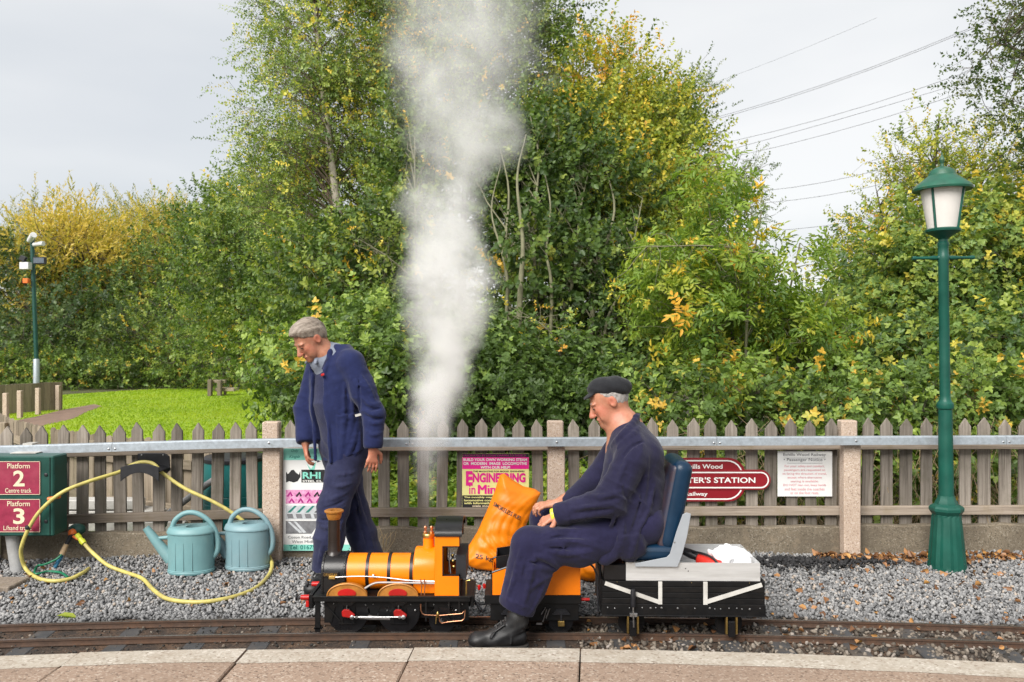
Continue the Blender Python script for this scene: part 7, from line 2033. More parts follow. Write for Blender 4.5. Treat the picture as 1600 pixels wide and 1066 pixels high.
def add_head(f, c, M):
    """a face looking along local -x; c is the middle of the head"""
    q = head_pts(c, M)
    E = lambda p, r, k=0.012, op='add': f.ell(q(*p), r, k, M, op)
    E((0.012, 0, 0.035), (0.098, 0.076, 0.085)); E((0.030, 0, -0.012), (0.072, 0.067, 0.068), 0.03)
    E((-0.034, 0, -0.025), (0.060, 0.061, 0.085), 0.025); E((-0.050, 0, -0.086), (0.043, 0.044, 0.032), 0.025)
    for s in (-1, 1):
        E((-0.058, s * 0.036, -0.022), (0.030, 0.025, 0.026), 0.015)
        E((-0.080, s * 0.024, 0.020), (0.016, 0.030, 0.010), 0.010)
        E((-0.102, s * 0.031, 0.001), (0.020, 0.018, 0.010), 0.008, 'cut')
        E((-0.081, s * 0.031, 0.000), (0.0125, 0.0135, 0.0115), 0.003)
        E((-0.052, s * 0.046, -0.060), (0.030, 0.018, 0.030), 0.02)
        E((0.012, s * 0.076, -0.006), (0.021, 0.009, 0.033), 0.004)
        E((0.006, s * 0.084, -0.006), (0.010, 0.006, 0.018), 0.004, 'cut')
        E((-0.105, s * 0.0105, -0.041), (0.011, 0.008, 0.0085), 0.005)
    f.cone(q(-0.088, 0, 0.012), q(-0.117, 0, -0.036), 0.0090, 0.0140, 0.010)
    E((-0.093, 0, -0.066), (0.011, 0.024, 0.008), 0.008); E((-0.090, 0, -0.079), (0.010, 0.021, 0.007), 0.008)
    E((-0.106, 0, -0.0725), (0.014, 0.022, 0.0022), 0.002, 'cut')
    E((-0.076, 0, -0.102), (0.022, 0.023, 0.017), 0.014)
    return q

def skin_tint(o, pts):
    """a little more blood in nose, cheeks, ears and knuckles"""
    me = o.data; n = len(me.vertices)
    co = np.zeros(n * 3, np.float32); me.vertices.foreach_get('co', co); co = co.reshape(-1, 3) + np.array(wloc(o), np.float32)
    v = np.zeros(n)
    for p, r, a in pts: v = np.maximum(v, a * np.exp(-np.sum((co - np.array(p)) ** 2, 1) / (r * r)))
    at = me.attributes.new('flush', 'FLOAT', 'POINT'); at.data.foreach_set('value', v.astype(np.float32))

def add_hand(f, wrist, d, n, side, curl=0.35, spread=0.1, s=1.0):
    """palm and five fingers: d points along the hand, n out of its back, side (+1/-1) where the thumb leaves"""
    w = Vector(wrist); d = Vector(d).normalized(); n = Vector(n); n = (n - d * n.dot(d)).normalized(); t = d.cross(n) * side
    palm_end = w + d * 0.088 * s
    f.cone(w - d * 0.02, w + d * 0.02, 0.026 * s, 0.027 * s, 0.012, (tuple(n), 0.75))
    for u in (-0.024, 0.0, 0.024):
        f.cone(w + d * 0.012 * s, palm_end + t * u * s, 0.020 * s, 0.0125 * s, 0.014, (tuple(n), 0.8))
    for i, (u, L) in enumerate(((0.031, 0.070), (0.0105, 0.080), (-0.0105, 0.075), (-0.030, 0.058))):
        p = palm_end + t * u * s - d * (0.006 if i == 3 else 0) * s
        a = curl * (0.75 + 0.18 * i)
        dirn = (d + t * u * spread * 14).normalized()
        seg = [0.44, 0.32, 0.26]; ang = 0.0; r = 0.0092 * s
        for k in range(3):
            ang += a * (0.6, 1.2, 0.9)[k]
            dd = (dirn * math.cos(ang) - n * math.sin(ang)).normalized()
            e = p + dd * L * seg[k] * s
            f.cone(p, e, r, r * 0.9, 0.0035); p = e; r *= 0.9
    p = w + d * 0.022 * s + t * 0.022 * s
    for L, rr, dv in ((0.042, 0.0135, d * 0.62 + t * 0.75 - n * 0.25), (0.032, 0.0115, d * 0.92 + t * 0.28 - n * 0.3), (0.026, 0.0100, d * 0.98 + t * 0.02 - n * 0.35)):
        e = p + dv.normalized() * L * s; f.cone(p, e, rr * s, rr * 0.9 * s, 0.006); p = e

def wrinkles(parts):
    """folds of cloth: each part is (centre, reach, direction, frequency, depth)"""
    def fn(X, Y, Z):
        o = np.float32(0)
        for c, rch, dv, fr, am in parts:
            dv = np.array(dv, float); dv /= np.linalg.norm(dv)
            x, y, z = X - c[0], Y - c[1], Z - c[2]
            g = np.exp(-(x * x + y * y + z * z) / (rch * rch))
            ph = fr * (dv[0] * x + dv[1] * y + dv[2] * z) + 1.3 * np.sin(9 * x + 14 * z + 5 * y) + 0.9 * np.sin(17 * y - 11 * x)
            s_ = 1 - np.abs(np.sin(ph * 0.42))
            md = 0.55 + 0.45 * np.sin(13 * x - 9 * z + 6 * y + c[0] * 40)
            o = o - am * g * md * (1.9 * s_ ** 1.6 - 0.35)
        return o + 0.0016 * np.sin(38 * X + 12 * np.sin(7 * Z)) * np.sin(31 * Z + 9 * np.sin(6 * Y)) * np.sin(27 * Y)
    return fn

def on_cloth(f, px, py):
    """where the view ray of a photograph pixel meets the cloth"""
    for Y in np.arange(f.lo[1], f.lo[1] + f.n[1] * f.h, f.h * 0.5):
        p_ = P(px, py, Y)
        i = np.round((np.array(p_) - f.lo) / f.h).astype(int)
        if (i < 0).any() or (i >= f.n).any(): continue
        if f.F[tuple(i)] < 0: return Vector(p_)
    return None

def folds(f, lines, r=0.011, sink=0.005, k=0.011, op='add'):
    for ln in lines:
        pts = [on_cloth(f, *q_) for q_ in ln]
        pts = [p_ + Vector((0, sink, 0)) for p_ in pts if p_ is not None]
        if len(pts) < 2: continue
        sp_ = spline(pts, 3); n_ = len(sp_)
        for i in range(n_ - 1):
            t0, t1 = i / (n_ - 1), (i + 1) / (n_ - 1)
            w = lambda t: r * (0.35 + 0.65 * math.sin(PI * min(max(t, 0.02), 0.98)) ** 0.7)
            f.cone(sp_[i], sp_[i + 1], w(t0), w(t1), k, None, op)

def patch_up(f, poly, ymax, up=0.005):
    """raise a sewn-on patch (pocket, cuff) whose outline is given in pixels"""
    X, Y, Z = f.axes()
    px = 800 + X * FPX / np.maximum(Y, 0.1); py = 533 + (CAMZ - Z) * FPX / np.maximum(Y, 0.1)
    ins = np.ones(np.broadcast(px, py).shape, bool)
    n_ = len(poly)
    for i in range(n_):
        (ax, ay), (bx, by) = poly[i], poly[(i + 1) % n_]
        ins &= ((bx - ax) * (py - ay) - (by - ay) * (px - ax)) >= 0
    f.F[ins & (Y < ymax)] -= up

def boot(name, toe, heel, ank, parent, zb=0.0):
    """laced boot from toe to heel (x, y), ankle point above"""
    toe, heel = Vector(toe), Vector(heel); d = (toe - heel).normalized()
    sd = Vector((-d.y, d.x, 0))
    lo = [min(toe.x, heel.x, ank[0]) - 0.10, min(toe.y, heel.y, ank[1]) - 0.10, zb - 0.02]; hi = [max(toe.x, heel.x, ank[0]) + 0.10, max(toe.y, heel.y, ank[1]) + 0.10, ank[2] + 0.09]
    f = Field(lo, hi, 0.005)
    L = (toe - heel).length
    T = lambda a, h, s_=0.0: tuple(heel + d * (a * L) + sd * s_ + Vector((0, 0, zb + h)))
    f.cone(T(0.16, 0.058), T(0.55, 0.055), 0.040, 0.044, 0.02).cone(T(0.55, 0.055), T(0.84, 0.048), 0.044, 0.043, 0.02).ell(T(0.84, 0.050), (0.048, 0.047, 0.034), 0.02)
    f.cone(T(0.50, 0.075), T(0.28, 0.115), 0.036, 0.044, 0.02).cone(T(0.24, 0.08), (ank[0], ank[1], ank[2]), 0.045, 0.048, 0.025)
    f.cone((ank[0], ank[1], ank[2] - 0.015), (ank[0], ank[1], ank[2] + 0.01), 0.055, 0.055, 0.01)
    f.blend(lambda X, Y, Z: Z - (zb + 0.022) + 0 * X + 0 * Y, lo, hi, 0.004, 'cut')
    f.warp(lambda X, Y, Z: 0.0022 * np.sin(110 * Z + 60 * X * d.x + 60 * Y * d.y) * np.exp(-((Z - zb - 0.10) / 0.05) ** 2))
    for ln in ([T(0.62, 0.075, 0.043), T(0.55, 0.105, 0.040), T(0.40, 0.135, 0.036)], [T(0.62, 0.075, -0.043), T(0.55, 0.105, -0.040), T(0.40, 0.135, -0.036)], [T(0.30, 0.045, 0.050), T(0.28, 0.085, 0.046), T(0.10, 0.105, 0.040)], [T(0.30, 0.045, -0.050), T(0.28, 0.085, -0.046), T(0.10, 0.105, -0.040)]):
        f.chain(ln, [0.0055] * 3, 0.004)
    b_ = field_obj(name, f, 'boot_black', parent)
    m = MB()
    out = []
    for a, w in ((0.0, 0.020), (0.03, 0.036), (0.14, 0.041), (0.35, 0.036), (0.55, 0.043), (0.78, 0.050), (0.92, 0.042), (0.985, 0.022)): out.append((a, w))
    pts = [T(a, 0, w)[:2] for a, w in out] + [T(a, 0, -w)[:2] for a, w in out[::-1]]
    n = len(pts)
    for z in (0.0, 0.008, 0.020, 0.026):
        k = {0.0: 0.96, 0.008: 1.0, 0.020: 1.02, 0.026: 0.97}[z]
        cx_ = sum(p[0] for p in pts) / n; cy_ = sum(p[1] for p in pts) / n
        m.v += [(cx_ + (p[0] - cx_) * k, cy_ + (p[1] - cy_) * k, zb + z) for p in pts]
    m.f = [tuple(range(n))[::-1], tuple(3 * n + i for i in range(n))] + [(j * n + i, j * n + (i + 1) % n, (j + 1) * n + (i + 1) % n, (j + 1) * n + i) for j in range(3) for i in range(n)]
    m.build('sole', 'boot_sole', b_, smooth=40)
    MB().tube([(cx_ + (p[0] - cx_) * 0.985, cy_ + (p[1] - cy_) * 0.985, zb + 0.0265) for p in pts + pts[:1]], 0.0028, 5).build('welt', 'boot_sole', b_)
    lm = MB()
    for k in range(4):
        a = 0.60 - 0.075 * k; h = 0.100 + 0.019 * k
        lm.tube([T(a, h - 0.008, 0.026), T(a + 0.01, h + 0.003, 0.0), T(a, h - 0.008, -0.026)], 0.0045, 6)
    lm.build('laces', 'boot_lace', b_)
    return b_

# ------------------------------------------------------------------ the seated driver (looks along -x)
def Q_(px, py, Y): return P(px, py, Y)
HC = P(950.5, 626, 4.40)
HM = Matrix.Rotation(R(-27), 4, 'Y')
hipN, kneeN, shinN, hemN = (0.68, 4.30, 0.600), P(828, 852, 4.17), (0.056, 4.162, 0.35), P(806, 953, 4.155)
hipF, kneeF, footF = (0.68, 4.50, 0.600), (0.195, 4.655, 0.545), (0.15, 4.67, 0.16)
shN, elN, wrN = P(990, 712, 4.225), P(948, 783, 4.165), P(874, 803, 4.205)
shF, elF, wrF = (0.610, 4.575, 0.985), (0.47, 4.66, 0.76), P(872, 787, 4.47)
F_ = Field((0.02, 4.04, 0.0), (0.86, 4.78, 1.36), 0.0055)
q = add_head(F_, HC, HM)
neck = (0.600, 4.40, 1.070)
F_.cone(q(0.022, 0, -0.050), neck, 0.056, 0.062, 0.025).cone(q(0.0, 0, -0.075), (0.590, 4.40, 1.05), 0.036, 0.05, 0.02)
F_.chain([neck, (0.635, 4.40, 0.93), (0.66, 4.40, 0.76), (0.68, 4.40, 0.60)], [0.10, 0.13, 0.12, 0.12], 0.05)
F_.chain([shN, elN, wrN], [0.055, 0.042, 0.028], 0.03).chain([shF, elF, wrF], [0.055, 0.042, 0.028], 0.03)
F_.chain([hipN, kneeN, hemN], [0.075, 0.055, 0.045], 0.03).chain([hipF, kneeF, footF], [0.075, 0.055, 0.045], 0.03)
add_hand(F_, wrN, Vector((-0.86, 0.05, -0.42)), (-0.35, -0.35, 0.85), -1, 0.62, 0.06)
add_hand(F_, wrF, Vector((-0.92, 0.02, -0.10)), (-0.20, -0.25, 0.95), 1, 0.60, 0.06)
driver = field_obj('person', F_, 'skin', off=(0.60, 4.40, 0.0))
driver.location = (0.60, 4.40, 0.0)
tag(driver, 'seated person in plum work clothes and black flat cap driving the train', 'person')
skin_tint(driver, [(q(-0.11, 0, -0.035), 0.022, 0.55), (q(-0.06, -0.05, -0.025), 0.04, 0.5), (q(-0.06, 0.05, -0.025), 0.04, 0.5), (q(0.012, -0.08, 0), 0.03, 0.55), (q(0.0, -0.05, -0.09), 0.05, 0.35), (q(-0.093, 0, -0.0725), 0.018, 0.6), (wrN, 0.10, 0.25)])
# jacket
J = Field((0.20, 4.05, 0.34), (0.86, 4.76, 1.16), 0.006)
yv = (0, 1, 0)
J.chain([(0.618, 4.40, 1.035), (0.640, 4.40, 0.93), (0.662, 4.40, 0.80), (0.672, 4.40, 0.68), (0.672, 4.40, 0.57)], [0.106, 0.136, 0.136, 0.128, 0.122], 0.05, (yv, 1.30))
J.cone((0.605, 4.27, 1.010), (0.605, 4.53, 1.010), 0.080, 0.080, 0.05)
J.cone((0.690, 4.30, 0.95), (0.690, 4.50, 0.95), 0.085, 0.085, 0.06)
J.chain([shN, elN, P(873, 804, 4.205)], [0.080, 0.070, 0.056], 0.035).chain([shF, elF, P(884, 789, 4.49)], [0.080, 0.068, 0.052], 0.035)
J.cone(P(985, 720, 4.20), P(960, 790, 4.17), 0.066, 0.052, 0.04)
# skirt of the jacket hanging over thigh and seat
J.chain([P(985, 790, 4.235), P(968, 845, 4.20), P(945, 872, 4.185)], [0.085, 0.062, 0.040], 0.05, (yv, 0.75))
J.chain([P(998, 800, 4.26), P(992, 848, 4.22), P(985, 866, 4.21)], [0.080, 0.050, 0.040], 0.05, (yv, 0.75))
J.chain([(0.62, 4.55, 0.66), (0.60, 4.60, 0.52), (0.58, 4.61, 0.46)], [0.09, 0.06, 0.05], 0.05, (yv, 0.75))
J.chain([P(975, 740, 4.36), P(942, 800, 4.33), P(925, 850, 4.24)], [0.105, 0.075, 0.030], 0.05)
# collar
for s_ in (-1, 1):
    cp_ = [Vector(P(994, 650, 4.40)), Vector((0.640, 4.40 + s_ * 0.055, 1.128)), Vector((0.600, 4.40 + s_ * 0.078, 1.085)), Vector((0.555, 4.40 + s_ * 0.072, 1.030)), Vector((0.520, 4.40 + s_ * 0.038, 0.985))]
    J.chain(cp_, [0.017, 0.017, 0.018, 0.017, 0.014], 0.012, ((0.5, 0, 1), 1.7))
J.cone((0.540, 4.40, 1.13), (0.505, 4.40, 1.03), 0.066, 0.046, 0.01, None, 'cut')
# cuffs are open: cut the sleeve end square
dcu = (Vector(wrN) - Vector(elN)).normalized(); cw = Vector(P(868, 806, 4.205))
J.blend(lambda X, Y, Z: (cw.x - X) * -dcu.x * -1 * -1 + (Y - cw.y) * dcu.y * -1 + (cw.z - Z) * dcu.z if False else -((X - cw.x) * dcu.x + (Y - cw.y) * dcu.y + (Z - cw.z) * dcu.z), tuple(cw - Vector((0.09, 0.09, 0.09))), tuple(cw + Vector((0.03, 0.07, 0.07))), 0.003, 'cut')
ar = Vector(elN) - Vector(shN)
J.warp(wrinkles([(P(955, 770, 4.13), 0.13, (0.5, 0, 0.9), 120, 0.0070), (P(905, 795, 4.15), 0.10, (0.9, 0, 0.2), 105, 0.0055), (P(985, 745, 4.13), 0.14, (0.6, 0.1, 0.7), 70, 0.0065), (P(1010, 790, 4.17), 0.15, (0.8, 0, 0.5), 62, 0.0065), (P(965, 850, 4.15), 0.13, (1.0, 0, -0.25), 75, 0.0080), (P(1000, 690, 4.2), 0.12, (0.7, 0, -0.6), 60, 0.0045), (P(1005, 850, 4.15), 0.10, (1, 0, 0.3), 85, 0.006)]))
folds(J, [[(992, 700), (975, 730), (962, 765)], [(972, 768), (945, 776), (915, 776)], [(965, 786), (930, 790), (893, 796)], [(957, 801), (925, 806), (885, 812)], [(1012, 715), (1008, 760), (1000, 805)], [(1022, 760), (1012, 800), (990, 845)],
          [(962, 806), (950, 835), (938, 868)], [(975, 812), (972, 840), (962, 872)], [(1000, 815), (990, 850), (985, 872)], [(1000, 668), (985, 682), (965, 700)]], 0.011, 0.004)
folds(J, [[(968, 778), (940, 784), (905, 787)], [(960, 795), (925, 799), (890, 804)], [(985, 790), (975, 765), (985, 735)], [(968, 812), (960, 845), (950, 872)], [(1002, 770), (995, 810), (978, 850)], [(1005, 690), (985, 700), (972, 718)]], 0.008, -0.001, 0.007, 'cut')
folds(J, [[(999, 647), (988, 664), (972, 681), (956, 697)]], 0.019, 0.006, 0.010)
patch_up(J, [(964, 838), (1006, 834), (1010, 868), (972, 876)], 4.32, 0.007)
patch_up(J, [(866, 785), (884, 785), (893, 830), (872, 830)], 4.27, 0.004)
jk = field_obj('jacket', J, 'jacket_plum', driver)
# trousers
Tz = Field((-0.10, 4.02, 0.10), (0.88, 4.80, 0.76), 0.006)
Tz.cone((0.68, 4.33, 0.60), (0.68, 4.47, 0.60), 0.108, 0.108, 0.04)
Tz.chain([hipN, P(905, 852, 4.22), P(862, 853, 4.18), kneeN], [0.118, 0.102, 0.092, 0.084], 0.04)
Tz.chain([kneeN, (0.070, 4.160, 0.40), (0.045, 4.157, 0.28), hemN], [0.090, 0.090, 0.088, 0.089], 0.04)
Tz.cone(P(850, 868, 4.17), P(835, 915, 4.16), 0.075, 0.066, 0.04)
Tz.chain([hipF, kneeF, (0.165, 4.665, 0.35), footF], [0.118, 0.088, 0.085, 0.080], 0.04)
hm = Vector(hemN) + Vector((0, 0, 0.012)); hd = Vector((0.36, 0, 0.94)).normalized() * 1.0
hd = Vector((0.38, 0.0, 0.92)).normalized()
Tz.blend(lambda X, Y, Z: (X - hm.x) * hd.x * 1.0 + (Z - hm.z) * hd.z + 0 * Y, (hm.x - 0.14, hm.y - 0.13, hm.z - 0.13), (hm.x + 0.14, hm.y + 0.13, hm.z + 0.02), 0.004, 'cut')
Tz.warp(wrinkles([(P(860, 875, 4.09), 0.13, (0.85, 0, 0.55), 78, 0.0085), (P(900, 845, 4.12), 0.14, (0.35, 0, 0.95), 92, 0.0065), (P(825, 905, 4.08), 0.14, (0.85, 0, 0.25), 58, 0.0065), (P(810, 945, 4.08), 0.09, (0.3, 0.2, 0.9), 70, 0.003), (P(845, 840, 4.09), 0.10, (0.7, 0, 0.7), 95, 0.006)]))
folds(Tz, [[(918, 832), (885, 830), (850, 836)], [(922, 847), (885, 846), (848, 850)], [(925, 862), (890, 866), (855, 862)], [(872, 886), (852, 872), (832, 868)], [(868, 892), (845, 888), (822, 892)], [(862, 900), (840, 910), (822, 928)], [(838, 862), (828, 905), (818, 948)], [(815, 855), (806, 895), (793, 935)], [(850, 915), (838, 940), (828, 958)]], 0.012, 0.005)
folds(Tz, [[(920, 840), (885, 838), (852, 843)], [(924, 855), (888, 857), (852, 857)], [(870, 890), (850, 881), (828, 879)], [(826, 862), (818, 900), (806, 940)]], 0.008, -0.001, 0.007, 'cut')
patch_up(Tz, [(770, 930), (782, 930), (846, 958), (846, 985), (770, 985)], 4.3, 0.004)
tz = field_obj('trousers', Tz, 'trouser_plum', driver)
boot('boot', (-0.217, 4.150, 0), (0.082, 4.157, 0), (0.028, 4.156, 0.155), driver)
boot('boot', (-0.08, 4.69, 0), (0.215, 4.665, 0), (0.17, 4.667, 0.14), driver)
# cap: puffed crown over a band, peak over the brow
qc = head_pts(HC, HM)
CM = Matrix.Rotation(R(-3), 4, 'Y')
CC = Vector(P(951, 606, 4.40)); kc = head_pts(CC, CM)
Cp = Field(np.array(CC) - np.array((0.19, 0.14, 0.12)), np.array(CC) + np.array((0.16, 0.14, 0.12)), 0.004)
Cp.ell(kc(0.010, 0, 0.004), (0.110, 0.088, 0.057), 0.01, CM).ell(kc(-0.035, 0, 0.000), (0.078, 0.076, 0.050), 0.02, CM).ell(kc(0.045, 0, -0.006), (0.070, 0.078, 0.048), 0.02, CM)
Cp.blend(lambda X, Y, Z: (Z - kc(0, 0, -0.028)[2]) + 0.04 * (X - CC.x) + 0 * Y, Cp.lo, Cp.lo + Cp.n * Cp.h, 0.004, 'cut')
Cp.ell(kc(-0.100, 0, -0.033), (0.044, 0.066, 0.009), 0.012, CM @ Matrix.Rotation(R(-34), 4, 'Y'))
Cp.warp(lambda X, Y, Z: 0.0030 * np.sin(62 * X + 45 * Z + 25 * Y + 2 * np.sin(30 * Z)) * np.sin(40 * Z - 18 * X + 1))
field_obj('cap', Cp, 'cap_black', driver)
Hr = Field(np.array(HC) - 0.16, np.array(HC) + 0.16, 0.004)
Hr.ell(qc(0.016, 0, 0.030), (0.101, 0.0795, 0.085), 0.008, HM).ell(qc(0.032, 0, -0.008), (0.076, 0.071, 0.064), 0.02, HM)
def plane(fld, p, nrm, k=0.004):
    n_ = Vector(nrm).normalized()
    fld.blend(lambda X, Y, Z: (X - p[0]) * n_.x + (Y - p[1]) * n_.y + (Z - p[2]) * n_.z, fld.lo, fld.lo + fld.n * fld.h, k, 'cut')
A3 = HM.to_3x3()
plane(Hr, qc(0.014, 0, 0.0), A3 @ Vector((1, 0, 0.75)) * 1.0)       # keep what lies behind the ear line (cut removes where this is negative)
plane(Hr, qc(0.05, 0, -0.045), A3 @ Vector((0.55, 0, 1.0)))
Hr.warp(lambda X, Y, Z: 0.0014 * np.sin(240 * X + 130 * Z) * np.sin(210 * Z))
field_obj('hair', Hr, 'hair_grey', driver)
wb_c, wb_d = Vector(wrN), (Vector(wrN) - Vector(elN)).normalized()
MB().lathe([(0.034, -0.010), (0.036, -0.006), (0.036, 0.006), (0.034, 0.010)], (0, 0, 0), 18).build('wristband', 'fitting_yellow', driver)
wbo = [c for c in driver.children if c.name.startswith('wristband')][0]
for v in wbo.data.vertices: v.co = v.co + wloc(driver)
wbo.location = Vector(wrN) + wb_d * 0.030 - wloc(driver); wbo.rotation_euler = wb_d.to_track_quat('Z', 'Y').to_euler()

# ------------------------------------------------------------------ the standing man (looks left, down and a little towards us)
YAW = R(44)
fd = Vector((-math.cos(YAW), -math.sin(YAW), 0)); lf_ = Vector((math.sin(YAW), -math.cos(YAW), 0))
HC1 = Vector(P(484.5, 530, 5.13))
HM1 = Matrix.Rotation(R(40), 4, 'Z') @ Matrix.Rotation(R(-38), 4, 'Y')
pel, che, nk = Vector((-1.060, 5.245, 0.93)), Vector((-1.108, 5.225, 1.30)), Vector((-1.178, 5.185, 1.465))
shL, shR = che + lf_ * 0.185 + Vector((0, 0, 0.105)), che - lf_ * 0.185 + Vector((0, 0, 0.105))
elL, wrL = Vector(P(584, 648, 5.05)), Vector(P(583, 698, 5.02))
elR, wrR = Vector((-1.325, 5.34, 1.10)), Vector(P(477, 690, 5.25))
hpL, hpR = pel + lf_ * 0.085 - Vector((0, 0, 0.06)), pel - lf_ * 0.085 - Vector((0, 0, 0.06))
knL, anL = Vector(P(521, 792, 5.11)), Vector(P(508, 890, 5.12))
knR, anR = Vector(P(553, 800, 5.33)), Vector(P(577, 868, 5.37))
G = Field((-1.47, 4.92, 0.0), (-0.74, 5.52, 1.72), 0.0055)
q1 = add_head(G, HC1, HM1)
G.cone(q1(0.022, 0, -0.050), tuple(nk), 0.055, 0.062, 0.025).cone(q1(-0.02, 0, -0.078), tuple(nk + fd * 0.03), 0.040, 0.05, 0.03)
G.chain([nk, che, pel], [0.075, 0.115, 0.115], 0.05, (tuple(fd), 0.72))
G.chain([shL, elL, wrL], [0.055, 0.042, 0.028], 0.03).chain([shR, elR, wrR], [0.055, 0.042, 0.028], 0.03)
G.chain([hpL, knL, anL], [0.075, 0.055, 0.042], 0.03).chain([hpR, knR, anR], [0.075, 0.055, 0.042], 0.03)
add_hand(G, wrL, (-0.06, -0.04, -1.0), (0.45, -0.85, 0), -1, 0.30, 0.04)
add_hand(G, wrR, (0.10, -0.10, -1.0), (-0.9, -0.35, 0), 1, 0.40, 0.04)
man = field_obj('person', G, 'skin', off=(-1.07, 5.22, 0.0))
man.location = (-1.07, 5.22, 0.0)
tag(man, 'silver haired person in navy jacket and bib overalls standing and looking down at the engine', 'person')
skin_tint(man, [(q1(-0.11, 0, -0.035), 0.022, 0.45), (q1(-0.06, -0.05, -0.025), 0.035, 0.35), (q1(-0.06, 0.05, -0.025), 0.035, 0.35), (q1(0.012, -0.08, 0), 0.03, 0.5), (q1(-0.093, 0, -0.0725), 0.018, 0.6), (tuple(wrL - Vector((0, 0, 0.08))), 0.07, 0.3), (tuple(wrR - Vector((0, 0, 0.08))), 0.07, 0.3)])
# bib overalls
O = Field((-1.40, 4.96, 0.06), (-0.80, 5.52, 1.48), 0.006)
ft = tuple(fd)
O.chain([che + Vector((0, 0, 0.02)), che - Vector((0, 0, 0.14)), pel], [0.158, 0.158, 0.165], 0.05, (ft, 0.78))
O.chain([hpL, hpL * 0.5 + knL * 0.5, knL, knL * 0.5 + anL * 0.5, anL], [0.114, 0.102, 0.092, 0.086, 0.084], 0.04)
O.chain([hpR, hpR * 0.5 + knR * 0.5, knR, knR * 0.5 + anR * 0.5, anR], [0.114, 0.100, 0.090, 0.088, 0.088], 0.04)
plane(O, (0, 0, che.z + 0.085), (0, 0, -1.0))
plane(O, tuple(anL - Vector((0, 0, 0.01))), (0.2, 0, 1.0))
O.warp(wrinkles([(tuple(knL + fd * 0.08), 0.13, (0.25, 0, 1.0), 78, 0.0075), (tuple((knL + anL) / 2 + fd * 0.08), 0.14, (0.5, 0.2, 0.8), 66, 0.0070), (tuple(hpL + fd * 0.1), 0.16, (0.5, -0.3, 0.9), 58, 0.0075), (tuple(knR + fd * 0.05), 0.16, (-0.5, 0, 0.8), 64, 0.0070), (tuple(anR + Vector((0, 0, 0.08))), 0.12, (0.7, 0, 0.7), 62, 0.006), (tuple(che + fd * 0.12 - Vector((0, 0, 0.15))), 0.14, (0.1, 0, 1), 52, 0.005)]))
folds(O, [[(508, 735), (530, 742), (552, 738)], [(506, 752), (528, 760), (548, 755)], [(500, 786), (520, 780), (541, 770)], [(500, 803), (520, 802), (538, 792)], [(499, 822), (516, 824), (534, 815)], [(538, 805), (526, 840), (512, 880)], [(510, 835), (503, 860), (498, 885)], [(557, 765), (568, 810), (583, 855)], [(551, 790), (558, 825), (566, 858)], [(548, 740), (556, 775), (561, 800)]], 0.012, 0.004)
folds(O, [[(502, 795), (520, 791), (540, 781)], [(500, 812), (518, 813), (536, 803)], [(532, 815), (520, 850), (506, 885)], [(556, 780), (563, 815), (574, 855)]], 0.008, -0.001, 0.007, 'cut')
ov = field_obj('overalls', O, 'overall_purple', man)
bc = che + fd * 0.128 + Vector((0, 0, 0.02))
MB().tube(spline([bc + lf_ * 0.085 + Vector((0, 0, 0.055)) - fd * 0.03, bc + Vector((0, 0, 0.046)), bc - lf_ * 0.085 + Vector((0, 0, 0.055)) - fd * 0.03], 4), 0.004, 6).build('bib_hem', 'overall_purple', ov)
for s_ in (-1, 1):
    MB().tube(spline([bc + lf_ * 0.065 * s_ + Vector((0, 0, 0.045)), che + lf_ * 0.075 * s_ + fd * 0.095 + Vector((0, 0, 0.135)), che + lf_ * 0.08 * s_ + fd * 0.02 + Vector((0, 0, 0.175))], 4), 0.012, 8).build('strap', 'overall_purple', ov)
# shirt
Sh = Field((-1.34, 4.98, 1.28), (-0.94, 5.42, 1.56), 0.005)
Sh.chain([che - Vector((0, 0, 0.02)), che + fd * 0.012 + Vector((0, 0, 0.10))], [0.146, 0.130], 0.04, (ft, 0.82))
Sh.cone(tuple(nk - Vector((0, 0, 0.05))), tuple(nk + Vector((0, 0, 0.012))), 0.082, 0.068, 0.03)
Sh.cone(tuple(nk + fd * 0.05 + lf_ * 0.012 + Vector((0, 0, -0.005))), tuple(nk + fd * 0.085 + lf_ * 0.055 - Vector((0, 0, 0.060))), 0.016, 0.010, 0.010)
Sh.cone(tuple(nk + fd * 0.05 - lf_ * 0.012 + Vector((0, 0, -0.005))), tuple(nk + fd * 0.085 - lf_ * 0.055 - Vector((0, 0, 0.060))), 0.016, 0.010, 0.010)
field_obj('shirt', Sh, 'shirt_grey', man)
# jacket, open at the front
K = Field((-1.46, 4.92, 0.70), (-0.74, 5.52, 1.52), 0.006)
K.chain([che + Vector((0, 0, 0.10)) - fd * 0.012, che - fd * 0.005, che - Vector((0, 0, 0.16)), pel + Vector((0, 0, 0.02)), pel - Vector((0, 0, 0.12))], [0.150, 0.178, 0.178, 0.188, 0.196], 0.05, (ft, 0.80))
K.cone(tuple(shL - lf_ * 0.03), tuple(shR + lf_ * 0.03), 0.072, 0.072, 0.05)
K.chain([shL, shL * 0.5 + elL * 0.5, elL, wrL + Vector((0, 0, 0.02))], [0.080, 0.072, 0.064, 0.060], 0.04).chain([shR, elR, wrR + Vector((0, 0, 0.02))], [0.080, 0.068, 0.060], 0.04)
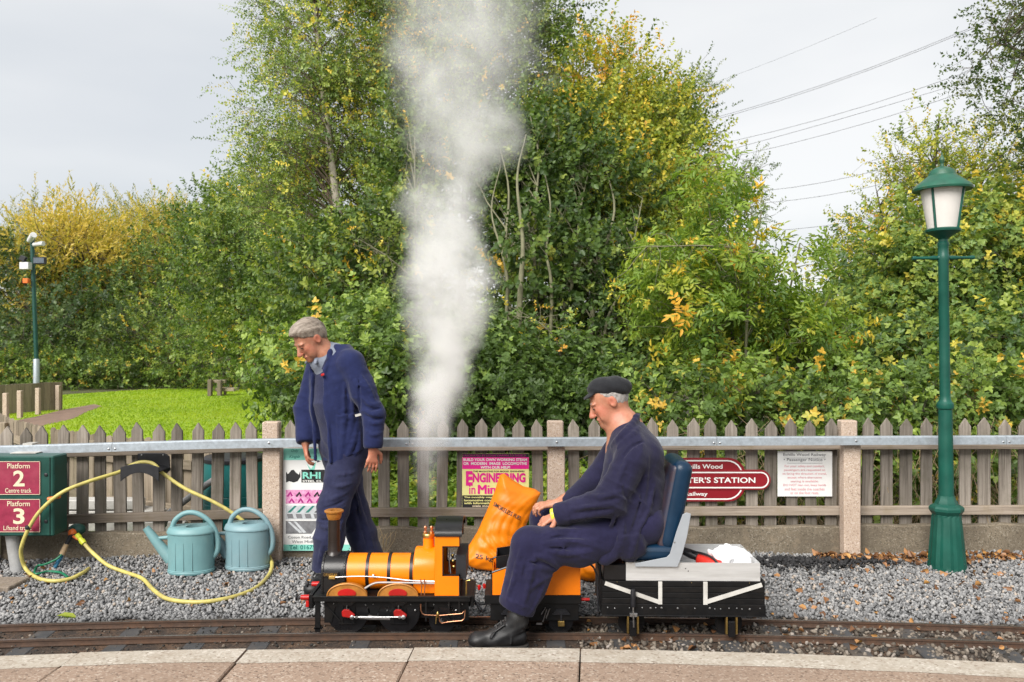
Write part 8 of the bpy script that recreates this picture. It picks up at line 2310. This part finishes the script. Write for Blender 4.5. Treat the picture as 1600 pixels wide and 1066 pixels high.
# opening: a wedge in front of the breastbone, wider at the neck
def wedge(X, Y, Z):
    x, y, z = X - che.x, Y - che.y, Z - che.z
    a = x * fd.x + y * fd.y; l_ = x * lf_.x + y * lf_.y - 0.012
    wdt = 0.060 + 0.16 * np.clip(z - 0.02, 0, 0.3) + 0.05 * np.clip(-z - 0.15, 0, 0.4)
    return np.maximum(np.abs(l_) - wdt, 0.055 - a)
K.blend(wedge, (-1.46, 4.92, 0.70), (-0.74, 5.52, 1.52), 0.006, 'cut')
K.cone(tuple(nk + Vector((0, 0, 0.09))), tuple(nk - Vector((0, 0, 0.06)) + fd * 0.02), 0.080, 0.082, 0.008, None, 'cut')
# hem: higher at the side, lower in front
hp_ = pel - Vector((0, 0, 0.125))
plane(K, tuple(hp_), Vector((0, 0, 1)) - fd * -0.20 + lf_ * 0.0)
for w_, e_ in ((wrL, elL), (wrR, elR)):
    dd_ = (w_ - e_).normalized(); pc_ = w_ + dd_ * 0.012
    K.blend(lambda X, Y, Z, d_=dd_, p_=pc_: -((X - p_.x) * d_.x + (Y - p_.y) * d_.y + (Z - p_.z) * d_.z), tuple(pc_ - Vector((0.09, 0.09, 0.08))), tuple(pc_ + Vector((0.09, 0.09, 0.02))), 0.003, 'cut')
# collar and lapels
for s_ in (-1, 1):
    K.cone(tuple(nk - fd * 0.070 + Vector((0, 0, 0.005))), tuple(nk + lf_ * 0.085 * s_ - Vector((0, 0, 0.002))), 0.018, 0.018, 0.012, ((0, 0, 1), 1.7))
    K.cone(tuple(nk + lf_ * 0.085 * s_ - Vector((0, 0, 0.002))), tuple(che + fd * 0.125 + lf_ * 0.082 * s_ + Vector((0, 0, 0.06))), 0.018, 0.014, 0.012)
    K.cone(tuple(che + fd * 0.125 + lf_ * 0.080 * s_ + Vector((0, 0, 0.06))), tuple(pel + fd * 0.150 + lf_ * 0.088 * s_ - Vector((0, 0, 0.13))), 0.012, 0.011, 0.010)
K.warp(wrinkles([(tuple(elL), 0.14, (0.2, 0.1, 1.0), 88, 0.0070), (tuple((shL + elL) / 2), 0.12, (0.5, 0.2, 0.8), 66, 0.0055), (tuple(pel + lf_ * 0.12), 0.17, (0.6, 0.2, 0.7), 58, 0.0080), (tuple(che + lf_ * 0.1 + fd * 0.1 - Vector((0, 0, 0.1))), 0.16, (0.9, 0.1, 0.25), 50, 0.0055), (tuple(elR), 0.12, (0.2, 0, 1), 85, 0.006), (tuple(shL), 0.10, (0.8, 0.2, 0.3), 62, 0.005)]))
folds(K, [[(568, 640), (583, 648), (598, 648)], [(570, 655), (584, 662), (598, 660)], [(569, 625), (580, 633), (594, 630)], [(560, 582), (574, 604), (585, 625)], [(549, 590), (551, 640), (545, 690)], [(538, 600), (537, 660), (533, 712)], [(557, 660), (552, 690), (540, 720)], [(571, 672), (583, 680), (596, 676)], [(525, 640), (540, 652), (556, 655)], [(562, 680), (560, 700), (553, 716)]], 0.011, 0.004)
folds(K, [[(569, 648), (583, 655), (598, 654)], [(569, 633), (581, 640), (596, 638)], [(544, 600), (544, 650), (539, 700)], [(561, 590), (562, 630), (561, 660)], [(560, 665), (556, 695), (547, 718)]], 0.008, -0.001, 0.007, 'cut')
patch_up(K, [(526, 650), (562, 645), (566, 705), (528, 720)], 5.15, 0.006)
jk = field_obj('jacket', K, 'jacket_navy', man)
bd_ = Vector(P(519.5, 590, 5.03)); 
m = MB().box(tuple(che + fd * 0.150 + lf_ * 0.095 + Vector((0, 0, 0.035))), (0.034, 0.008, 0.016), (Matrix.Rotation(YAW - R(90), 3, 'Z') @ Matrix.Rotation(R(-12), 3, 'Y')))
m.build('red_tag', 'red_paint', jk, bevel=0.003)
m = MB().box(tuple(Vector(P(562, 648, 5.02))), (0.055, 0.006, 0.014), (Matrix.Rotation(R(12), 3, 'Z') @ Matrix.Rotation(R(-14), 3, 'Y')))
m.build('pocket_papers', 'white_paint', jk)
boot('boot', tuple(anL + Vector((-0.055, -0.200, -anL.z))), tuple(anL + Vector((0.025, 0.060, -anL.z))), (anL.x + 0.005, anL.y + 0.005, 0.13), man, 0.012)
boot('boot', tuple(anR + Vector((-0.18, -0.10, -anR.z))), tuple(anR + Vector((0.055, 0.03, -anR.z))), (anR.x, anR.y, 0.13), man, 0.012)
# swept-back hair
qh = head_pts(HC1, HM1); A1 = HM1.to_3x3()
Hh = Field(np.array(HC1) - 0.17, np.array(HC1) + 0.17, 0.004)
Hh.ell(qh(0.014, 0, 0.046), (0.104, 0.083, 0.086), 0.01, HM1).ell(qh(0.050, 0, 0.010), (0.070, 0.076, 0.080), 0.02, HM1).ell(qh(-0.030, 0, 0.088), (0.065, 0.062, 0.040), 0.02, HM1)
plane(Hh, qh(-0.062, 0, 0.055), A1 @ Vector((0.75, 0, 0.65)))
plane(Hh, qh(0.012, 0, 0.000), A1 @ Vector((1.0, 0, 1.25)), 0.006)
plane(Hh, qh(0.05, 0, -0.055), A1 @ Vector((0.5, 0, 1.0)))
def strands(X, Y, Z):
    x, y, z = X - HC1.x, Y - HC1.y, Z - HC1.z
    v = A1.transposed() @ Vector((0, 0, 0)) if False else None
    ly = A1[0][1] * x + A1[1][1] * y + A1[2][1] * z
    lz_ = A1[0][2] * x + A1[1][2] * y + A1[2][2] * z
    lx_ = A1[0][0] * x + A1[1][0] * y + A1[2][0] * z
    return 0.0022 * np.sin(150 * ly + 55 * lz_ + 2.5 * np.sin(22 * lx_)) + 0.0012 * np.sin(290 * ly + 130 * lz_ + 3 * np.sin(31 * lx_))
Hh.warp(strands)
field_obj('hair', Hh, 'hair_silver', man)
for hq, mt, own in ((q1, 'hair_silver', man), (q, 'hair_grey', driver)):
    for s_ in (-1, 1):
        MB().tube(spline([Vector(hq(-0.086, s_ * 0.012, 0.021)), Vector(hq(-0.091, s_ * 0.028, 0.026)), Vector(hq(-0.076, s_ * 0.048, 0.020))], 3), 0.0038, 6).build('eyebrow', mt, own)
        MB().tube(spline([Vector(hq(-0.0905, s_ * 0.020, -0.002)), Vector(hq(-0.0945, s_ * 0.031, -0.0015)), Vector(hq(-0.087, s_ * 0.042, -0.002))], 3), 0.0028, 6).build('eyelid', 'eye_dark', own)
# ================================================================== steam from the safety valves
axis = [(668, 846, 7), (669, 800, 15), (670, 740, 30), (672, 690, 42), (680, 640, 54), (686, 560, 68), (694, 450, 88), (698, 350, 84), (714, 270, 104), (724, 190, 136), (728, 100, 156), (727, 0, 168), (734, -120, 185)]
SY = 4.415
ap = [np.array(P(a, b_, SY)) for a, b_, _ in axis]; ar_ = [r * SY / FPX for _, _, r in axis]
m = MB().tube([tuple(p) for p in ap], [r * 1.12 for r in ar_], 20)
stm = m.build('steam', None, None)
mt, nt, b, out = nodes_of('steam')
nt.nodes.remove(b)
tcn = N(nt, 'ShaderNodeTexCoord')
sp_ = N(nt, 'ShaderNodeSeparateXYZ', {0: tcn.outputs['Object']})
z0, z1 = ap[0][2], ap[-1][2]
def curve_of(vals):
    """a float curve over height"""
    mr_ = N(nt, 'ShaderNodeMapRange', {'Value': sp_.outputs['Z'], 'From Min': float(z0), 'From Max': float(z1)})
    fc = N(nt, 'ShaderNodeFloatCurve', {'Value': mr_.outputs[0]})
    c = fc.mapping.curves[0]
    pts = [((p[2] - z0) / (z1 - z0), v) for p, v in zip(ap, vals)]
    while len(c.points) < len(pts): c.points.new(0.5, 0.5)
    for cp_, (a, v) in zip(c.points, pts): cp_.location = (float(a), float(v)); cp_.handle_type = 'AUTO'
    fc.mapping.update()
    return fc.outputs[0]
xm = curve_of([p[0] + 1.0 for p in ap])                     # centre line, moved into 0..1
rad = curve_of(ar_)
# billows push the column sideways
wv = N(nt, 'ShaderNodeTexNoise', {'Vector': tcn.outputs['Object'], 'Scale': 2.6, 'Detail': 3.0, 'Roughness': 0.55})
wsub = N(nt, 'ShaderNodeVectorMath', {0: wv.outputs['Color'], 1: (0.5, 0.5, 0.5)}, operation='SUBTRACT')
wsc = N(nt, 'ShaderNodeVectorMath', {0: wsub.outputs[0]}, operation='SCALE')
wr_ = N(nt, 'ShaderNodeMath', {0: rad, 1: 1.7}, operation='MULTIPLY'); nt.links.new(wr_.outputs[0], wsc.inputs['Scale'])
wpos = N(nt, 'ShaderNodeVectorMath', {0: tcn.outputs['Object'], 1: wsc.outputs[0]}, operation='ADD')
sp2 = N(nt, 'ShaderNodeSeparateXYZ', {0: wpos.outputs[0]})
dx_ = N(nt, 'ShaderNodeMath', {0: sp2.outputs['X'], 1: xm}, operation='SUBTRACT')
dx1 = N(nt, 'ShaderNodeMath', {0: dx_.outputs[0], 1: 1.0}, operation='ADD')
dy_ = N(nt, 'ShaderNodeMath', {0: sp2.outputs['Y'], 1: SY}, operation='SUBTRACT')
x2 = N(nt, 'ShaderNodeMath', {0: dx1.outputs[0], 1: dx1.outputs[0]}, operation='MULTIPLY')
y2 = N(nt, 'ShaderNodeMath', {0: dy_.outputs[0], 1: dy_.outputs[0]}, operation='MULTIPLY')
s2 = N(nt, 'ShaderNodeMath', {0: x2.outputs[0], 1: y2.outputs[0]}, operation='ADD')
rr = N(nt, 'ShaderNodeMath', {0: s2.outputs[0]}, operation='SQRT')
rel = N(nt, 'ShaderNodeMath', {0: rr.outputs[0], 1: rad}, operation='DIVIDE')
fall = N(nt, 'ShaderNodeMapRange', {'Value': rel.outputs[0], 'From Min': 0.92, 'From Max': 0.16}, interpolation_type='SMOOTHSTEP')
nn = N(nt, 'ShaderNodeTexNoise', {'Vector': wpos.outputs[0], 'Scale': 4.2, 'Detail': 5.0, 'Roughness': 0.6})
nr = N(nt, 'ShaderNodeMapRange', {'Value': nn.outputs['Fac'], 'From Min': 0.33, 'From Max': 0.70, 'To Min': 0.08, 'To Max': 1.8})
dens_h = curve_of([0.10, 0.10, 0.14, 0.28, 0.46, 0.52, 0.44, 0.36, 0.22, 0.135, 0.095, 0.075, 0.062])
d1 = N(nt, 'ShaderNodeMath', {0: fall.outputs[0], 1: nr.outputs[0]}, operation='MULTIPLY')
d2 = N(nt, 'ShaderNodeMath', {0: d1.outputs[0], 1: dens_h}, operation='MULTIPLY')
d3 = N(nt, 'ShaderNodeMath', {0: d2.outputs[0], 1: 19.0}, operation='MULTIPLY')
pv = N(nt, 'ShaderNodeVolumePrincipled', {'Color': (0.985, 0.98, 0.975, 1), 'Density': d3.outputs[0], 'Anisotropy': 0.1})
nt.links.new(pv.outputs[0], out.inputs['Volume'])
stm.data.materials.clear(); stm.data.materials.append(mt)
tag(stm, 'tall column of white steam rising from the engine', 'steam', kind='stuff')
